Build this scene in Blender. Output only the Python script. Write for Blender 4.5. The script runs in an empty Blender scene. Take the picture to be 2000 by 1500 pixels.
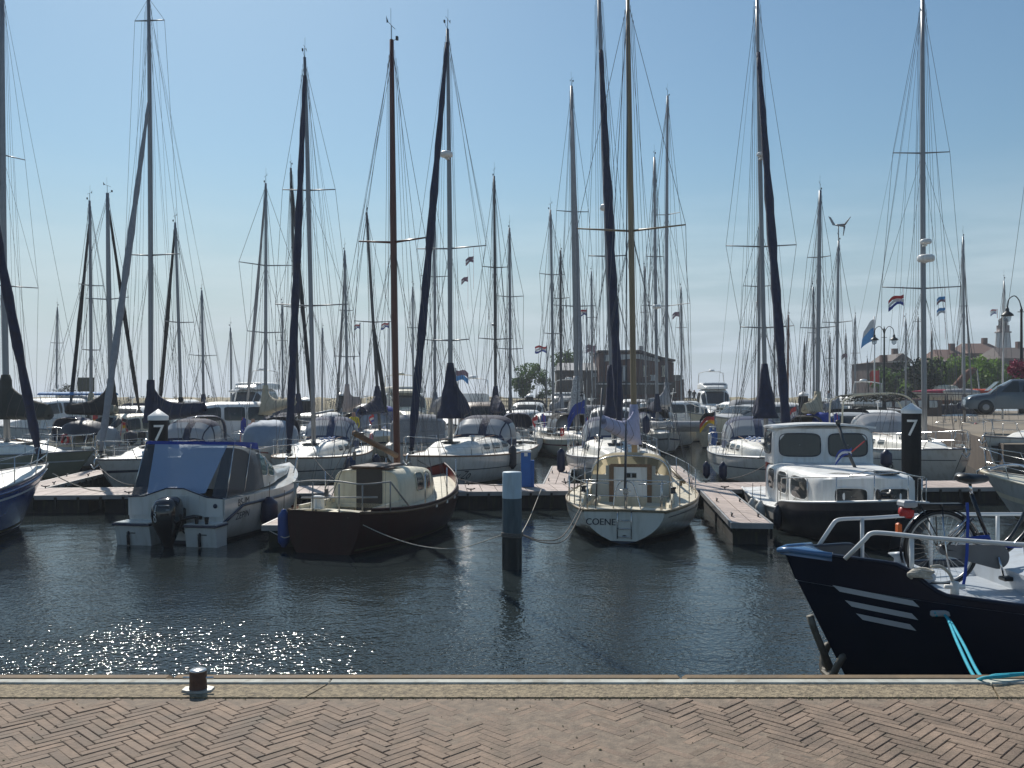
import bpy, bmesh, math, random
from mathutils import Vector, Matrix
random.seed(7)
sc = bpy.context.scene
# ---------------- camera, sky, sun, exposure ----------------
F, H, HY = 1800.0, 3.2, 775.0          # focal length in photo pixels, eye height over water, horizon row
cam = bpy.data.objects.new('camera', bpy.data.cameras.new('camera'))
sc.collection.objects.link(cam)
cam.location = (0, 0, H); cam.rotation_euler = (math.radians(90), 0, 0)
cam.data.sensor_width = 36; cam.data.lens = 36*F/2000; cam.data.shift_y = (HY-750)/2000
cam.data.clip_start = .1; cam.data.clip_end = 9000
sc.camera = cam
SUN_EL, SUN_AZ = 43.0, -20.0           # azimuth measured from +Y towards +X
w = bpy.data.worlds.new("World"); sc.world = w; w.use_nodes = True
nt = w.node_tree; N = nt.nodes; LK = nt.links
bg = N['Background']
sky = N.new('ShaderNodeTexSky'); sky.sky_type = 'NISHITA'; sky.sun_disc = False
sky.sun_elevation = math.radians(SUN_EL); sky.sun_rotation = math.radians(SUN_AZ)
sky.air_density = 1.35; sky.dust_density = .7; sky.ozone_density = 2.2; sky.altitude = 0
tc = N.new('ShaderNodeTexCoord'); sp = N.new('ShaderNodeSeparateXYZ'); LK.new(tc.outputs['Generated'], sp.inputs[0])
mp = N.new('ShaderNodeMapping'); mp.inputs['Scale'].default_value = (2.2, 2.2, 17); LK.new(tc.outputs['Generated'], mp.inputs[0])
nz = N.new('ShaderNodeTexNoise'); nz.inputs['Scale'].default_value = 2.3; nz.inputs['Detail'].default_value = 6
nz.inputs['Roughness'].default_value = .55; LK.new(mp.outputs[0], nz.inputs[0])
def wmath(op, a, b=None, clamp=False):
    n = N.new('ShaderNodeMath'); n.operation = op; n.use_clamp = clamp
    for i, v in enumerate((a, b)):
        if v is None: continue
        if isinstance(v, (int, float)): n.inputs[i].default_value = v
        else: LK.new(v, n.inputs[i])
    return n.outputs[0]
def wramp(v, a, b, c=0., d=1.):
    n = N.new('ShaderNodeMapRange'); n.interpolation_type = 'SMOOTHSTEP'; LK.new(v, n.inputs[0])
    for i, x in enumerate((a, b, c, d)): n.inputs[i+1].default_value = x
    return n.outputs[0]
el = sp.outputs['Z']
low = wramp(el, .26, .03)                       # cloud bank lies low over the horizon
band = wmath('MULTIPLY', low, wramp(nz.outputs[0], .36, .60, .84, 1.))
leftw = wramp(sp.outputs['X'], .45, -.35)        # paler towards the left
cc = N.new('ShaderNodeMix'); cc.data_type = 'RGBA'; LK.new(wramp(nz.outputs[0], .4, .62), cc.inputs[0])
cc.inputs[6].default_value = (4.7, 5.9, 7.0, 1); cc.inputs[7].default_value = (6.2, 7.4, 8.4, 1)
cl = N.new('ShaderNodeMix'); cl.data_type = 'RGBA'; LK.new(wmath('MULTIPLY', leftw, .55), cl.inputs[0])
LK.new(cc.outputs[2], cl.inputs[6]); cl.inputs[7].default_value = (7.2, 8.15, 8.5, 1)
tint = N.new('ShaderNodeMix'); tint.data_type = 'RGBA'; tint.blend_type = 'MULTIPLY'; tint.inputs[0].default_value = 1
LK.new(sky.outputs[0], tint.inputs[6]); tint.inputs[7].default_value = (.655, .845, .935, 1)
mx = N.new('ShaderNodeMix'); mx.data_type = 'RGBA'
LK.new(band, mx.inputs[0]); LK.new(tint.outputs[2], mx.inputs[6]); LK.new(cl.outputs[2], mx.inputs[7])
LK.new(mx.outputs[2], bg.inputs[0]); bg.inputs[1].default_value = .087
sun = bpy.data.objects.new('sun', bpy.data.lights.new('sun', 'SUN')); sc.collection.objects.link(sun)
sun.data.energy = 5.0; sun.data.angle = math.radians(.53); sun.data.color = (1, .95, .87)
se, sa = math.radians(SUN_EL), math.radians(SUN_AZ)
sd = Vector((math.sin(sa)*math.cos(se), math.cos(sa)*math.cos(se), math.sin(se)))
sun.rotation_euler = sd.to_track_quat('Z', 'Y').to_euler()
sc.view_settings.view_transform = 'Standard'; sc.view_settings.look = 'None'
sc.view_settings.exposure = 0.0; sc.view_settings.gamma = 1
sc.render.resolution_x = 1024; sc.render.resolution_y = 768
# ---------------- helpers ----------------
def WX(px, Z): return (px-1000)/F*Z
def WZ(py, Z): return H-(py-HY)/F*Z
def W(px, py, Z): return Vector((WX(px, Z), Z, WZ(py, Z)))
def lerp(a, b, t): return a+(b-a)*t
def interp(tab, x):
    if x <= tab[0][0]: return tab[0][1:]
    for p, q in zip(tab, tab[1:]):
        if x <= q[0]:
            t = (x-p[0])/(q[0]-p[0]); return tuple(lerp(a, b, t) for a, b in zip(p[1:], q[1:]))
    return tab[-1][1:]
MATS = {}
def mat(name, col, rough=.5, metal=0., var=.12, vs=3., bump=0., bs=40., spec=.5, island=0., coat=0., grime=None, alpha=None, stretch=(1, 1, 1)):
    if name in MATS: return MATS[name]
    m = bpy.data.materials.new(name); m.use_nodes = True; t = m.node_tree; n = t.nodes; l = t.links
    p = n['Principled BSDF']; p.inputs['Roughness'].default_value = rough; p.inputs['Metallic'].default_value = metal
    p.inputs['Specular IOR Level'].default_value = spec; p.inputs['Coat Weight'].default_value = coat
    c = n.new('ShaderNodeTexCoord'); mpn = n.new('ShaderNodeMapping'); mpn.inputs['Scale'].default_value = stretch
    l.new(c.outputs['Object'], mpn.inputs[0])
    no = n.new('ShaderNodeTexNoise'); no.inputs['Scale'].default_value = vs; no.inputs['Detail'].default_value = 7
    no.inputs['Roughness'].default_value = .62; l.new(mpn.outputs[0], no.inputs[0])
    r = n.new('ShaderNodeMapRange'); r.inputs[1].default_value = .3; r.inputs[2].default_value = .7
    r.inputs[3].default_value = 1-var; r.inputs[4].default_value = 1+var; l.new(no.outputs[0], r.inputs[0])
    mu = n.new('ShaderNodeMix'); mu.data_type = 'RGBA'; mu.blend_type = 'MULTIPLY'; mu.inputs[0].default_value = 1
    mu.inputs[6].default_value = (*col, 1); cr = n.new('ShaderNodeCombineColor')
    fac = r.outputs[0]
    if island:
        g = n.new('ShaderNodeNewGeometry'); r2 = n.new('ShaderNodeMapRange'); l.new(g.outputs['Random Per Island'], r2.inputs[0])
        r2.inputs[3].default_value = 1-island; r2.inputs[4].default_value = 1+island
        mm = n.new('ShaderNodeMath'); mm.operation = 'MULTIPLY'; l.new(fac, mm.inputs[0]); l.new(r2.outputs[0], mm.inputs[1]); fac = mm.outputs[0]
    for i in range(3): l.new(fac, cr.inputs[i])
    l.new(cr.outputs[0], mu.inputs[7]); out = mu.outputs[2]
    if grime:                                    # dirt runs and stains of their own shape
        gc, gs, ga = grime
        gm = n.new('ShaderNodeMapping'); gm.inputs['Scale'].default_value = (6, 6, .9); l.new(c.outputs['Object'], gm.inputs[0])
        g1 = n.new('ShaderNodeTexNoise'); g1.inputs['Scale'].default_value = gs; g1.inputs['Detail'].default_value = 8; l.new(gm.outputs[0], g1.inputs[0])
        gr = n.new('ShaderNodeMapRange'); gr.inputs[1].default_value = .5; gr.inputs[2].default_value = .75; gr.inputs[4].default_value = ga
        l.new(g1.outputs[0], gr.inputs[0]); gx = n.new('ShaderNodeMix'); gx.data_type = 'RGBA'
        l.new(gr.outputs[0], gx.inputs[0]); l.new(out, gx.inputs[6]); gx.inputs[7].default_value = (*gc, 1); out = gx.outputs[2]
    l.new(out, p.inputs['Base Color'])
    rr = n.new('ShaderNodeMapRange'); rr.inputs[3].default_value = max(rough*.8, 0.02); rr.inputs[4].default_value = min(rough*1.25, 1)
    l.new(no.outputs[0], rr.inputs[0]); l.new(rr.outputs[0], p.inputs['Roughness'])
    if bump:
        b = n.new('ShaderNodeTexNoise'); b.inputs['Scale'].default_value = bs; b.inputs['Detail'].default_value = 5; l.new(mpn.outputs[0], b.inputs[0])
        bn = n.new('ShaderNodeBump'); bn.inputs['Strength'].default_value = 1; bn.inputs['Distance'].default_value = bump
        l.new(b.outputs[0], bn.inputs['Height']); l.new(bn.outputs[0], p.inputs['Normal'])
    if alpha is not None: p.inputs['Alpha'].default_value = alpha
    MATS[name] = m; return m
GEL = mat('white_gelcoat', (.62, .62, .59), .22, var=.05, vs=1.5, coat=.4, grime=((.36, .33, .26), 1.2, .5))
GREYHULL = mat('greyed_gelcoat', (.42, .43, .41), .3, var=.08, grime=((.2, .2, .17), 1.2, .6))
DECK = mat('white_deck', (.78, .76, .70), .5, var=.09, vs=6, bump=.002, bs=120, grime=((.42, .38, .3), .7, .55))
CREAM = mat('cream_paint', (.66, .61, .47), .42, var=.08, vs=4, grime=((.35, .28, .17), 1.0, .5))
NAVYH = mat('navy_hull', (.006, .010, .02), .18, var=.2, coat=.5)
BLUEH = mat('royal_blue_hull', (.012, .05, .2), .2, var=.12, coat=.5, grime=((.1, .12, .16), 1.5, .35))
MAROON = mat('maroon_paint', (.034, .0075, .007), .42, var=.2, spec=.22, grime=((.03, .02, .015), 1, .4))
MAROON2 = mat('red_bulwark', (.16, .022, .018), .4, var=.15)
ANTIF = mat('antifouling', (.02, .03, .05), .7, var=.2)
NAVYC = mat('navy_canvas', (.012, .018, .05), .8, var=.4, vs=6, bump=.03, bs=7, grime=((.04, .05, .09), 1.2, .6))
NAVYC2 = mat('faded_navy_canvas', (.03, .05, .11), .8, var=.25, vs=8, bump=.01, bs=10)
BLUEC = mat('bright_blue_canvas', (.01, .04, .28), .7, var=.2, vs=9, bump=.008, bs=12)
LILAC = mat('faded_lilac_canvas', (.38, .38, .52), .85, var=.16, vs=7, bump=.05, bs=6)
GREYC = mat('grey_canvas', (.26, .27, .29), .85, var=.14, vs=6, bump=.015, bs=8)
BEIGEC = mat('beige_canvas', (.42, .37, .27), .85, var=.15, vs=6, bump=.012, bs=9)
GREENC = mat('dark_green_canvas', (.03, .035, .03), .85, var=.25, vs=6, bump=.02, bs=7)
BLACKC = mat('black_canvas', (.012, .013, .016), .85, var=.2, bump=.012, bs=9)
SILVER = mat('crumpled_silver_cover', (.4, .4, .4), .5, var=.75, vs=14, bump=.03, bs=10)
ALU = mat('mast_aluminium', (.24, .25, .265), .4, .5, var=.1, vs=2)
ALUW = mat('white_mast', (.6, .6, .58), .4, var=.1, vs=2)
DARKM = mat('dark_mast', (.06, .065, .07), .5, .2, var=.2)
WOODM = mat('varnished_mast', (.11, .032, .018), .35, var=.3, vs=2, stretch=(6, 6, .5))
WOODL = mat('oak_mast', (.24, .18, .105), .45, var=.25, vs=2, stretch=(6, 6, .5))
TEAK = mat('weathered_teak', (.2, .12, .07), .6, var=.3, vs=3, stretch=(1, 6, 6))
STEEL = mat('stainless_steel', (.55, .55, .54), .22, .9, var=.1)
WIRE = mat('rigging_wire', (.10, .10, .11), .45, .5, var=.1)
ROPE = mat('grey_rope', (.16, .14, .12), .9, var=.3, vs=40)
ROPEW = mat('pale_rope', (.45, .42, .36), .9, var=.3, vs=40)
BLACK = mat('black_plastic', (.012, .013, .015), .35, var=.2)
RUBBER = mat('dark_rubber', (.015, .02, .035), .5, var=.3, vs=8)
NAVYF = mat('navy_vinyl_fender', (.008, .014, .05), .35, var=.2)
WHITEF = mat('white_vinyl_fender', (.5, .5, .47), .4, var=.15)
RED = mat('red_plastic', (.4, .02, .02), .4, var=.15)
YEL = mat('yellow_plastic', (.75, .5, .02), .5, var=.12)
STRIPE = mat('navy_stripe', (.02, .03, .06), .3)
STRIPW = mat('pale_stripe', (.42, .46, .5), .35, var=.1)
WHITEP = mat('white_paint', (.76, .76, .74), .4, var=.06, grime=((.4, .36, .28), 1.2, .5))
BLUEP = mat('blue_box_paint', (.02, .12, .4), .4, var=.12)
GREYP = mat('grey_paint', (.3, .32, .34), .5, var=.1)
BROWNP = mat('brown_cabin_paint', (.07, .035, .022), .5, var=.25)
DKTXT = mat('dark_lettering', (.015, .018, .03), .5)
LTTXT = mat('white_lettering', (.75, .75, .72), .5)
ORNG = mat('orange_plastic', (.6, .12, .02), .45)
def thin_cloth(name, col, tr=.45):
    m = mat(name, col, .85, var=.1, vs=6, bump=.008, bs=9); t = m.node_tree; n = t.nodes; l = t.links; o = n['Material Output']
    tl = n.new('ShaderNodeBsdfTranslucent'); tl.inputs[0].default_value = (*col, 1); mx_ = n.new('ShaderNodeMixShader'); mx_.inputs[0].default_value = tr
    l.new(n['Principled BSDF'].outputs[0], mx_.inputs[1]); l.new(tl.outputs[0], mx_.inputs[2]); l.new(mx_.outputs[0], o.inputs[0]); return m
CREAMT = thin_cloth('thin_cream_canvas', (.6, .52, .36))
def glassmat(name, col, tr=.25, rough=.06):
    m = bpy.data.materials.new(name); m.use_nodes = True; t = m.node_tree; n = t.nodes; l = t.links
    p = n['Principled BSDF']; p.inputs['Base Color'].default_value = (*col, 1); p.inputs['Roughness'].default_value = rough
    p.inputs['Specular IOR Level'].default_value = .6
    tb = n.new('ShaderNodeBsdfTransparent'); tb.inputs[0].default_value = (.8, .85, .88, 1); mxs = n.new('ShaderNodeMixShader'); mxs.inputs[0].default_value = tr
    no = n.new('ShaderNodeTexNoise'); no.inputs['Scale'].default_value = 2.2 if tr < .3 else 1.6; no.inputs['Detail'].default_value = 4
    tcn = n.new('ShaderNodeTexCoord'); l.new(tcn.outputs['Object'], no.inputs[0])
    b = n.new('ShaderNodeBump'); b.inputs['Distance'].default_value = .09 if name == 'bluish_vinyl' else (.03 if tr > .3 else .004); l.new(no.outputs[0], b.inputs['Height']); l.new(b.outputs[0], p.inputs['Normal'])
    l.new(p.outputs[0], mxs.inputs[1]); l.new(tb.outputs[0], mxs.inputs[2]); l.new(mxs.outputs[0], n['Material Output'].inputs[0])
    MATS[name] = m; return m
GLASS = glassmat('tinted_window', (.02, .025, .028), .12)
GLASSB = glassmat('dusty_window', (.03, .03, .03), .08, .08)
VINYL = glassmat('clear_vinyl', (.42, .45, .5), .6, .16)
VINYLB = glassmat('bluish_vinyl', (.33, .45, .66), .3, .13)
MESHC = glassmat('dark_mesh_panel', (.02, .03, .05), .25, .5)
TEALG = glassmat('teal_window', (.04, .12, .12), .1)

class MB:
    def __init__(s): s.v = []; s.f = []; s.m = []; s.sm = []
    def add(s, vs, fs, mi=0, smooth=False):
        o = len(s.v); s.v += [tuple(v) for v in vs]
        for f in fs: s.f.append(tuple(o+i for i in f)); s.m.append(mi); s.sm.append(smooth)
        return s
    def box(s, c, d, mi=0, rz=0, M=None, bev=0.):
        x, y, z = d[0]/2, d[1]/2, d[2]/2
        if bev:
            b = bev; P = []
            for (zz, i) in ((-z, b), (-z+b, 0), (z-b, 0), (z, b)):
                P += [(-x+i, -y+i, zz), (x-i, -y+i, zz), (x-i, y-i, zz), (-x+i, y-i, zz)]
            fs = [(3, 2, 1, 0), (12, 13, 14, 15)]
            for r in range(3):
                for k in range(4): a = r*4+k; bb = r*4+(k+1) % 4; fs.append((a, bb, bb+4, a+4))
        else:
            P = [(i, j, k) for k in (-z, z) for j in (-y, y) for i in (-x, x)]
            fs = [(0, 2, 3, 1), (4, 5, 7, 6), (0, 1, 5, 4), (2, 6, 7, 3), (0, 4, 6, 2), (1, 3, 7, 5)]
        R = Matrix.Rotation(rz, 3, 'Z') if M is None else M
        c = Vector(c); s.add([R @ Vector(p)+c for p in P], fs, mi); return s
    def tube(s, path, r, seg=8, mi=0, cap=True, ell=None):
        P = [Vector(p) for p in path]; n = len(P)
        if n < 2: return s
        R = r if isinstance(r, (list, tuple)) else [r]*n
        T = [(P[min(i+1, n-1)]-P[max(i-1, 0)]).normalized() for i in range(n)]
        up = Vector((0, 0, 1)) if abs(T[0].z) < .9 else Vector((1, 0, 0))
        u = T[0].cross(up).normalized(); vs = []
        for i in range(n):
            u = (u-T[i]*u.dot(T[i])).normalized(); vv = T[i].cross(u)
            for k in range(seg):
                a = 2*math.pi*k/seg; e = ell or 1
                vs.append(P[i]+u*math.cos(a)*R[i]+vv*math.sin(a)*R[i]*e)
        fs = [(i*seg+k, i*seg+(k+1) % seg, (i+1)*seg+(k+1) % seg, (i+1)*seg+k) for i in range(n-1) for k in range(seg)]
        if cap and seg > 2: fs += [tuple(range(seg))[::-1], tuple((n-1)*seg+k for k in range(seg))]
        s.add(vs, fs, mi, seg > 4); return s
    def wire(s, a, b, r=.006, seg=4): return s.tube([a, b], r, seg, cap=False)
    def loft(s, rings, mi=0, closed=True, cap=True, smooth=True):
        n = len(rings[0]); vs = [p for r in rings for p in r]; m = n if closed else n-1
        fs = [(i*n+k, i*n+(k+1) % n, (i+1)*n+(k+1) % n, (i+1)*n+k) for i in range(len(rings)-1) for k in range(m)]
        s.add(vs, fs, mi, smooth)
        if cap:
            o = len(rings)-1
            s.add(rings[0], [tuple(range(n))[::-1]], mi); s.add(rings[o], [tuple(range(n))], mi)
        return s
    def lathe(s, prof, c=(0, 0, 0), seg=16, mi=0, M=None):
        c = Vector(c); rings = []
        for r, z in prof:
            ring = [Vector((r*math.cos(2*math.pi*k/seg), r*math.sin(2*math.pi*k/seg), z)) for k in range(seg)]
            rings.append([(M @ p if M else p)+c for p in ring])
        return s.loft(rings, mi)
    def surf(s, fn, us, vs_, mi=0, thick=0, off=0, smooth=True, outw=False):
        """patch of surface fn(u,v)->(point); off along normal"""
        def nrm(u, v):
            e = 1e-3; a = Vector(fn(u+e, v))-Vector(fn(u-e, v)); b = Vector(fn(u, v+e))-Vector(fn(u, v-e)); c = a.cross(b)
            c = c.normalized() if c.length > 1e-12 else Vector((0, 0, 1))
            if outw:
                q = Vector(fn(u, v)); lo = Vector(fn(u, .0)); ref = Vector((0, q.y, (q.z-lo.z)+.05)) if abs(c.x) < .85 else Vector((1 if u > .5 else -1, 0, 0))
                if c.dot(ref) < 0: c = -c
            return c
        A = []; Bk = []
        for u in us:
            for v in vs_:
                p = Vector(fn(u, v)); q = nrm(u, v) if (off or thick) else Vector((0, 0, 0)); A.append(p+q*off); Bk.append(p+q*(off-thick))
        m = len(vs_); nn = len(us)
        fs = [(i*m+k, (i+1)*m+k, (i+1)*m+k+1, i*m+k+1) for i in range(nn-1) for k in range(m-1)]
        s.add(A, fs, mi, smooth)
        if thick:
            s.add(Bk, [f[::-1] for f in fs], mi, smooth)
            B = [i*m for i in range(nn)]+[(nn-1)*m+k for k in range(1, m)]+[i*m+m-1 for i in range(nn-2, -1, -1)]+[k for k in range(m-2, 0, -1)]
            s.add([A[i] for i in B]+[Bk[i] for i in B], [(i, (i+1) % len(B), (i+1) % len(B)+len(B), i+len(B)) for i in range(len(B))], mi)
        return s
    def build(s, name, mats, parent=None, loc=None, label=None):
        if not isinstance(mats, (list, tuple)): mats = [mats]
        me = bpy.data.meshes.new(name); me.from_pydata(s.v, [], s.f)
        for m in mats: me.materials.append(m)
        me.polygons.foreach_set('material_index', s.m); me.polygons.foreach_set('use_smooth', s.sm); me.update()
        o = bpy.data.objects.new(name, me); sc.collection.objects.link(o)
        if parent is not None: o.parent = parent
        if loc is not None: o.location = loc
        if label: o['label'] = label
        return o
def tag(o, label=None, cat=None, group=None, kind=None):
    if label: o['label'] = label
    if cat: o['category'] = cat
    if group: o['group'] = group
    if kind: o['kind'] = kind
    return o
def thing(name, label, cat, loc=(0, 0, 0), rz=0., group=None):
    o = bpy.data.objects.new(name, None); sc.collection.objects.link(o); o.location = loc; o.rotation_euler = (0, 0, rz)
    o.empty_display_size = .3
    return tag(o, label, cat, group)
def copy_tree(o, parent=None):
    c = o.copy(); sc.collection.objects.link(c)
    if parent is not None: c.parent = parent
    for ch in list(o.children): copy_tree(ch, c)
    return c
def arc(c, r, a0, a1, n, f):
    return [f(c, r, a0+(a1-a0)*i/n) for i in range(n+1)]
def smoothpath(pts, n=6):
    """Catmull-Rom through pts"""
    P = [Vector(p) for p in pts]; P = [P[0]*2-P[1]]+P+[P[-1]*2-P[-2]]; out = []
    for i in range(1, len(P)-2):
        for k in range(n):
            t = k/n; a, b, c, d = P[i-1:i+3]
            out.append(.5*((2*b)+(c-a)*t+(2*a-5*b+4*c-d)*t*t+(3*b-a-3*c+d)*t**3))
    out.append(P[-2]); return out
def sag(a, b, s, n=10):
    a = Vector(a); b = Vector(b); return [a.lerp(b, i/n)-Vector((0, 0, s*4*(i/n)*(1-i/n))) for i in range(n+1)]
def text_pts(txt, size, shear=0.):
    cu = bpy.data.curves.new('lettering', 'FONT'); cu.body = txt; cu.size = size; cu.shear = shear; cu.extrude = 0; cu.resolution_u = 3
    ob = bpy.data.objects.new('lettering', cu); sc.collection.objects.link(ob)
    dg = bpy.context.evaluated_depsgraph_get(); me = bpy.data.meshes.new_from_object(ob.evaluated_get(dg))
    bm = bmesh.new(); bm.from_mesh(me); xs = [v.co.x for v in bm.verts]; x = min(xs); step = size*.09
    while x < max(xs):
        bmesh.ops.bisect_plane(bm, geom=bm.verts[:]+bm.edges[:]+bm.faces[:], plane_co=(x, 0, 0), plane_no=(1, 0, 0)); x += step
    bm.to_mesh(me); bm.free()
    vs = [v.co.copy() for v in me.vertices]; fs = [tuple(p.vertices) for p in me.polygons]
    bpy.data.objects.remove(ob); bpy.data.curves.remove(cu); bpy.data.meshes.remove(me)
    xs = [v.x for v in vs]; ys = [v.y for v in vs]; cx, cy = (min(xs)+max(xs))/2, (min(ys)+max(ys))/2
    return [(v.x-cx, v.y-cy) for v in vs], fs
def lettering(txt, size, fn, m, parent, shear=0., name='lettering', bold=0.):
    """fn(x, y) -> 3D point of the surface the letters sit on"""
    vs, fs = text_pts(txt, size, shear); mb = MB(); mb.add([fn(x, y) for x, y in vs], fs)
    if bold:
        mb.add([fn(x+bold, y) for x, y in vs], fs)
    return mb.build(name, m, parent)
# ---------------- setting: water, quay, paving, land ----------------
def water_material():
    m = bpy.data.materials.new('harbour_water'); m.use_nodes = True; t = m.node_tree; n = t.nodes; l = t.links
    p = n['Principled BSDF']; p.inputs['Base Color'].default_value = (.020, .027, .028, 1); p.inputs['Roughness'].default_value = .07
    p.inputs['IOR'].default_value = 1.33
    c = n.new('ShaderNodeTexCoord')
    def noise(sc_, st, d, rot=0.):
        mpn = n.new('ShaderNodeMapping'); mpn.inputs['Scale'].default_value = st; mpn.inputs['Rotation'].default_value = (0, 0, rot)
        l.new(c.outputs['Object'], mpn.inputs[0])
        q = n.new('ShaderNodeTexNoise'); q.inputs['Scale'].default_value = sc_; q.inputs['Detail'].default_value = d; q.inputs['Roughness'].default_value = .5
        l.new(mpn.outputs[0], q.inputs[0]); return q.outputs[0]
    def bump(h, dist, prev=None, st=None):
        b = n.new('ShaderNodeBump'); b.inputs['Distance'].default_value = dist; b.inputs['Strength'].default_value = 1
        l.new(h, b.inputs['Height'])
        if prev: l.new(prev, b.inputs['Normal'])
        if st: l.new(st, b.inputs['Strength'])
        return b.outputs[0]
    patch = noise(.16, (1, 1, 1), 2)
    pr = n.new('ShaderNodeMapRange'); pr.inputs[1].default_value = .35; pr.inputs[2].default_value = .65; pr.inputs[3].default_value = .45; pr.inputs[4].default_value = 1
    l.new(patch, pr.inputs[0])
    sy = n.new('ShaderNodeSeparateXYZ'); l.new(c.outputs['Object'], sy.inputs[0]); lee = n.new('ShaderNodeMapRange'); lee.interpolation_type = 'SMOOTHSTEP'
    l.new(sy.outputs['Y'], lee.inputs[0])
    for k_, v_ in enumerate((10., 20., .42, .16)): lee.inputs[k_+1].default_value = v_
    def M2(op, a, b):
        q = n.new('ShaderNodeMath'); q.operation = op
        for i_, v_ in enumerate((a, b)):
            if isinstance(v_, (int, float)): q.inputs[i_].default_value = v_
            else: l.new(v_, q.inputs[i_])
        return q.outputs[0]
    ux = M2('DIVIDE', M2('ADD', sy.outputs['X'], 4.5), 3.6); uy = M2('DIVIDE', M2('ADD', sy.outputs['Y'], -10.0), 3.9)
    dd = M2('ADD', M2('MULTIPLY', ux, ux), M2('MULTIPLY', uy, uy)); gust = n.new('ShaderNodeMapRange'); gust.interpolation_type = 'SMOOTHSTEP'; l.new(dd, gust.inputs[0])
    for k_, v_ in enumerate((.0, 1.5, 1.45, 0.)): gust.inputs[k_+1].default_value = v_
    gn = n.new('ShaderNodeMapRange'); l.new(noise(.9, (1, 1.6, 1), 2), gn.inputs[0])
    for k_, v_ in enumerate((.35, .6, .62, 1.1)): gn.inputs[k_+1].default_value = v_
    amp = M2('MAXIMUM', lee.outputs[0], M2('MULTIPLY', gust.outputs[0], gn.outputs[0]))                      # a puff of wind ruffles the corner by the quay, the rest lies in the lee
    class _O: pass
    wm = _O(); wm.outputs = [M2('MULTIPLY', pr.outputs[0], amp)]; pr = wm
    b1 = bump(noise(1.3, (1, 1.15, 1), 1, .3), .02)
    b2 = bump(noise(7.5, (1, 1.1, 1), 1, -.4), .042, b1, pr.outputs[0])
    b3 = bump(noise(15, (1, 1, 1), 1, .9), .034, b2, pr.outputs[0])
    l.new(b3, p.inputs['Normal']); return m
mb = MB(); mb.add([(-2500, -60, 0), (2500, -60, 0), (2500, 3000, 0), (-2500, 3000, 0)], [(0, 1, 2, 3)])
tag(mb.build('water', water_material()), 'dark rippled harbour water with sun glitter near the quay', kind='structure')
QZ = 1.55; QE = 5.43                              # quay top and outer edge
CONC = mat('aggregate_concrete', (.25, .20, .13), .95, var=.7, vs=34, bump=.012, bs=80)
CONCW = mat('pale_edge_strip', (.42, .42, .37), .8, var=.3, vs=5, grime=((.2, .17, .12), 2.5, .8))
RUST = mat('rusty_timber_edge', (.16, .11, .06), .8, var=.35, vs=6, bump=.004)
QWALL = mat('quay_wall_steel', (.05, .045, .04), .8, var=.4, vs=3, bump=.02, bs=8)
BRICK = mat('clinker_brick', (.212, .153, .111), .88, var=.36, vs=5, bump=.005, bs=60, island=.14, grime=((.13, .10, .07), 1.6, .9))
JOINT = mat('sandy_joints', (.20, .155, .115), .95, var=.4, vs=18, bump=.004, bs=80)
MOSS = mat('joint_moss', (.13, .12, .055), .95, var=.4, vs=30)
mb = MB(); L0, L1 = -14., 16.
mb.box(((L0+L1)/2, (QE+.07-6)/2-.2, QZ/2-.65), (L1-L0, QE+.07+6-.05, QZ+1.0), 0)
q = mb.build('quay_wall', QWALL); tag(q, 'dark quay wall below the paved edge', kind='structure')
mb = MB()                                         # sub-base of the paving
mb.box(((L0+L1)/2, (5.06-6)/2, QZ-.0575), (L1-L0, 5.06+6, .1))
tag(mb.build('pavement_bed', JOINT), 'sandy bed in the joints of the paving', kind='structure')
mb = MB(); xs = []; x = L0
rnd = random.Random(3)
joints = [-8.1, -4.35, -1.11, 2.7, 6.4, 10.2]
e = [L0]+joints+[L1]
for a, b in zip(e, e[1:]):
    for (x0, x1) in ((a+.006, b-.006),):
        sk = .05
        P = []
        for z in (QZ-.3, QZ):
            P += [(x0-sk*.5, 5.065, z), (x1-sk*.5, 5.065, z), (x1+sk, 5.285, z), (x0+sk, 5.285, z)]
        mb.add(P, [(3, 2, 1, 0), (4, 5, 6, 7), (0, 1, 5, 4), (1, 2, 6, 5), (2, 3, 7, 6), (3, 0, 4, 7)])
tag(mb.build('kerb_beam', CONC), 'rough aggregate concrete edge beam of the quay', kind='structure')
mb = MB(); e = [L0, -8.06, -4.3, -1.05, 2.75, 6.45, 10.25, L1]
for a, b in zip(e, e[1:]): mb.box(((a+b)/2, 5.325, QZ-.14), (b-a-.004, .07, .3), bev=.006)
tag(mb.build('kerb_strip', CONCW), 'pale strip along the outer quay edge', kind='structure')
mb = MB()
for i in range(10): mb.box((L0+3*i+1.5, 5.415, QZ-.142), (2.99, .10, .3), bev=.02)
tag(mb.build('kerb_timber', RUST), 'rust brown timber along the outermost quay edge', kind='structure')
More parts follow.
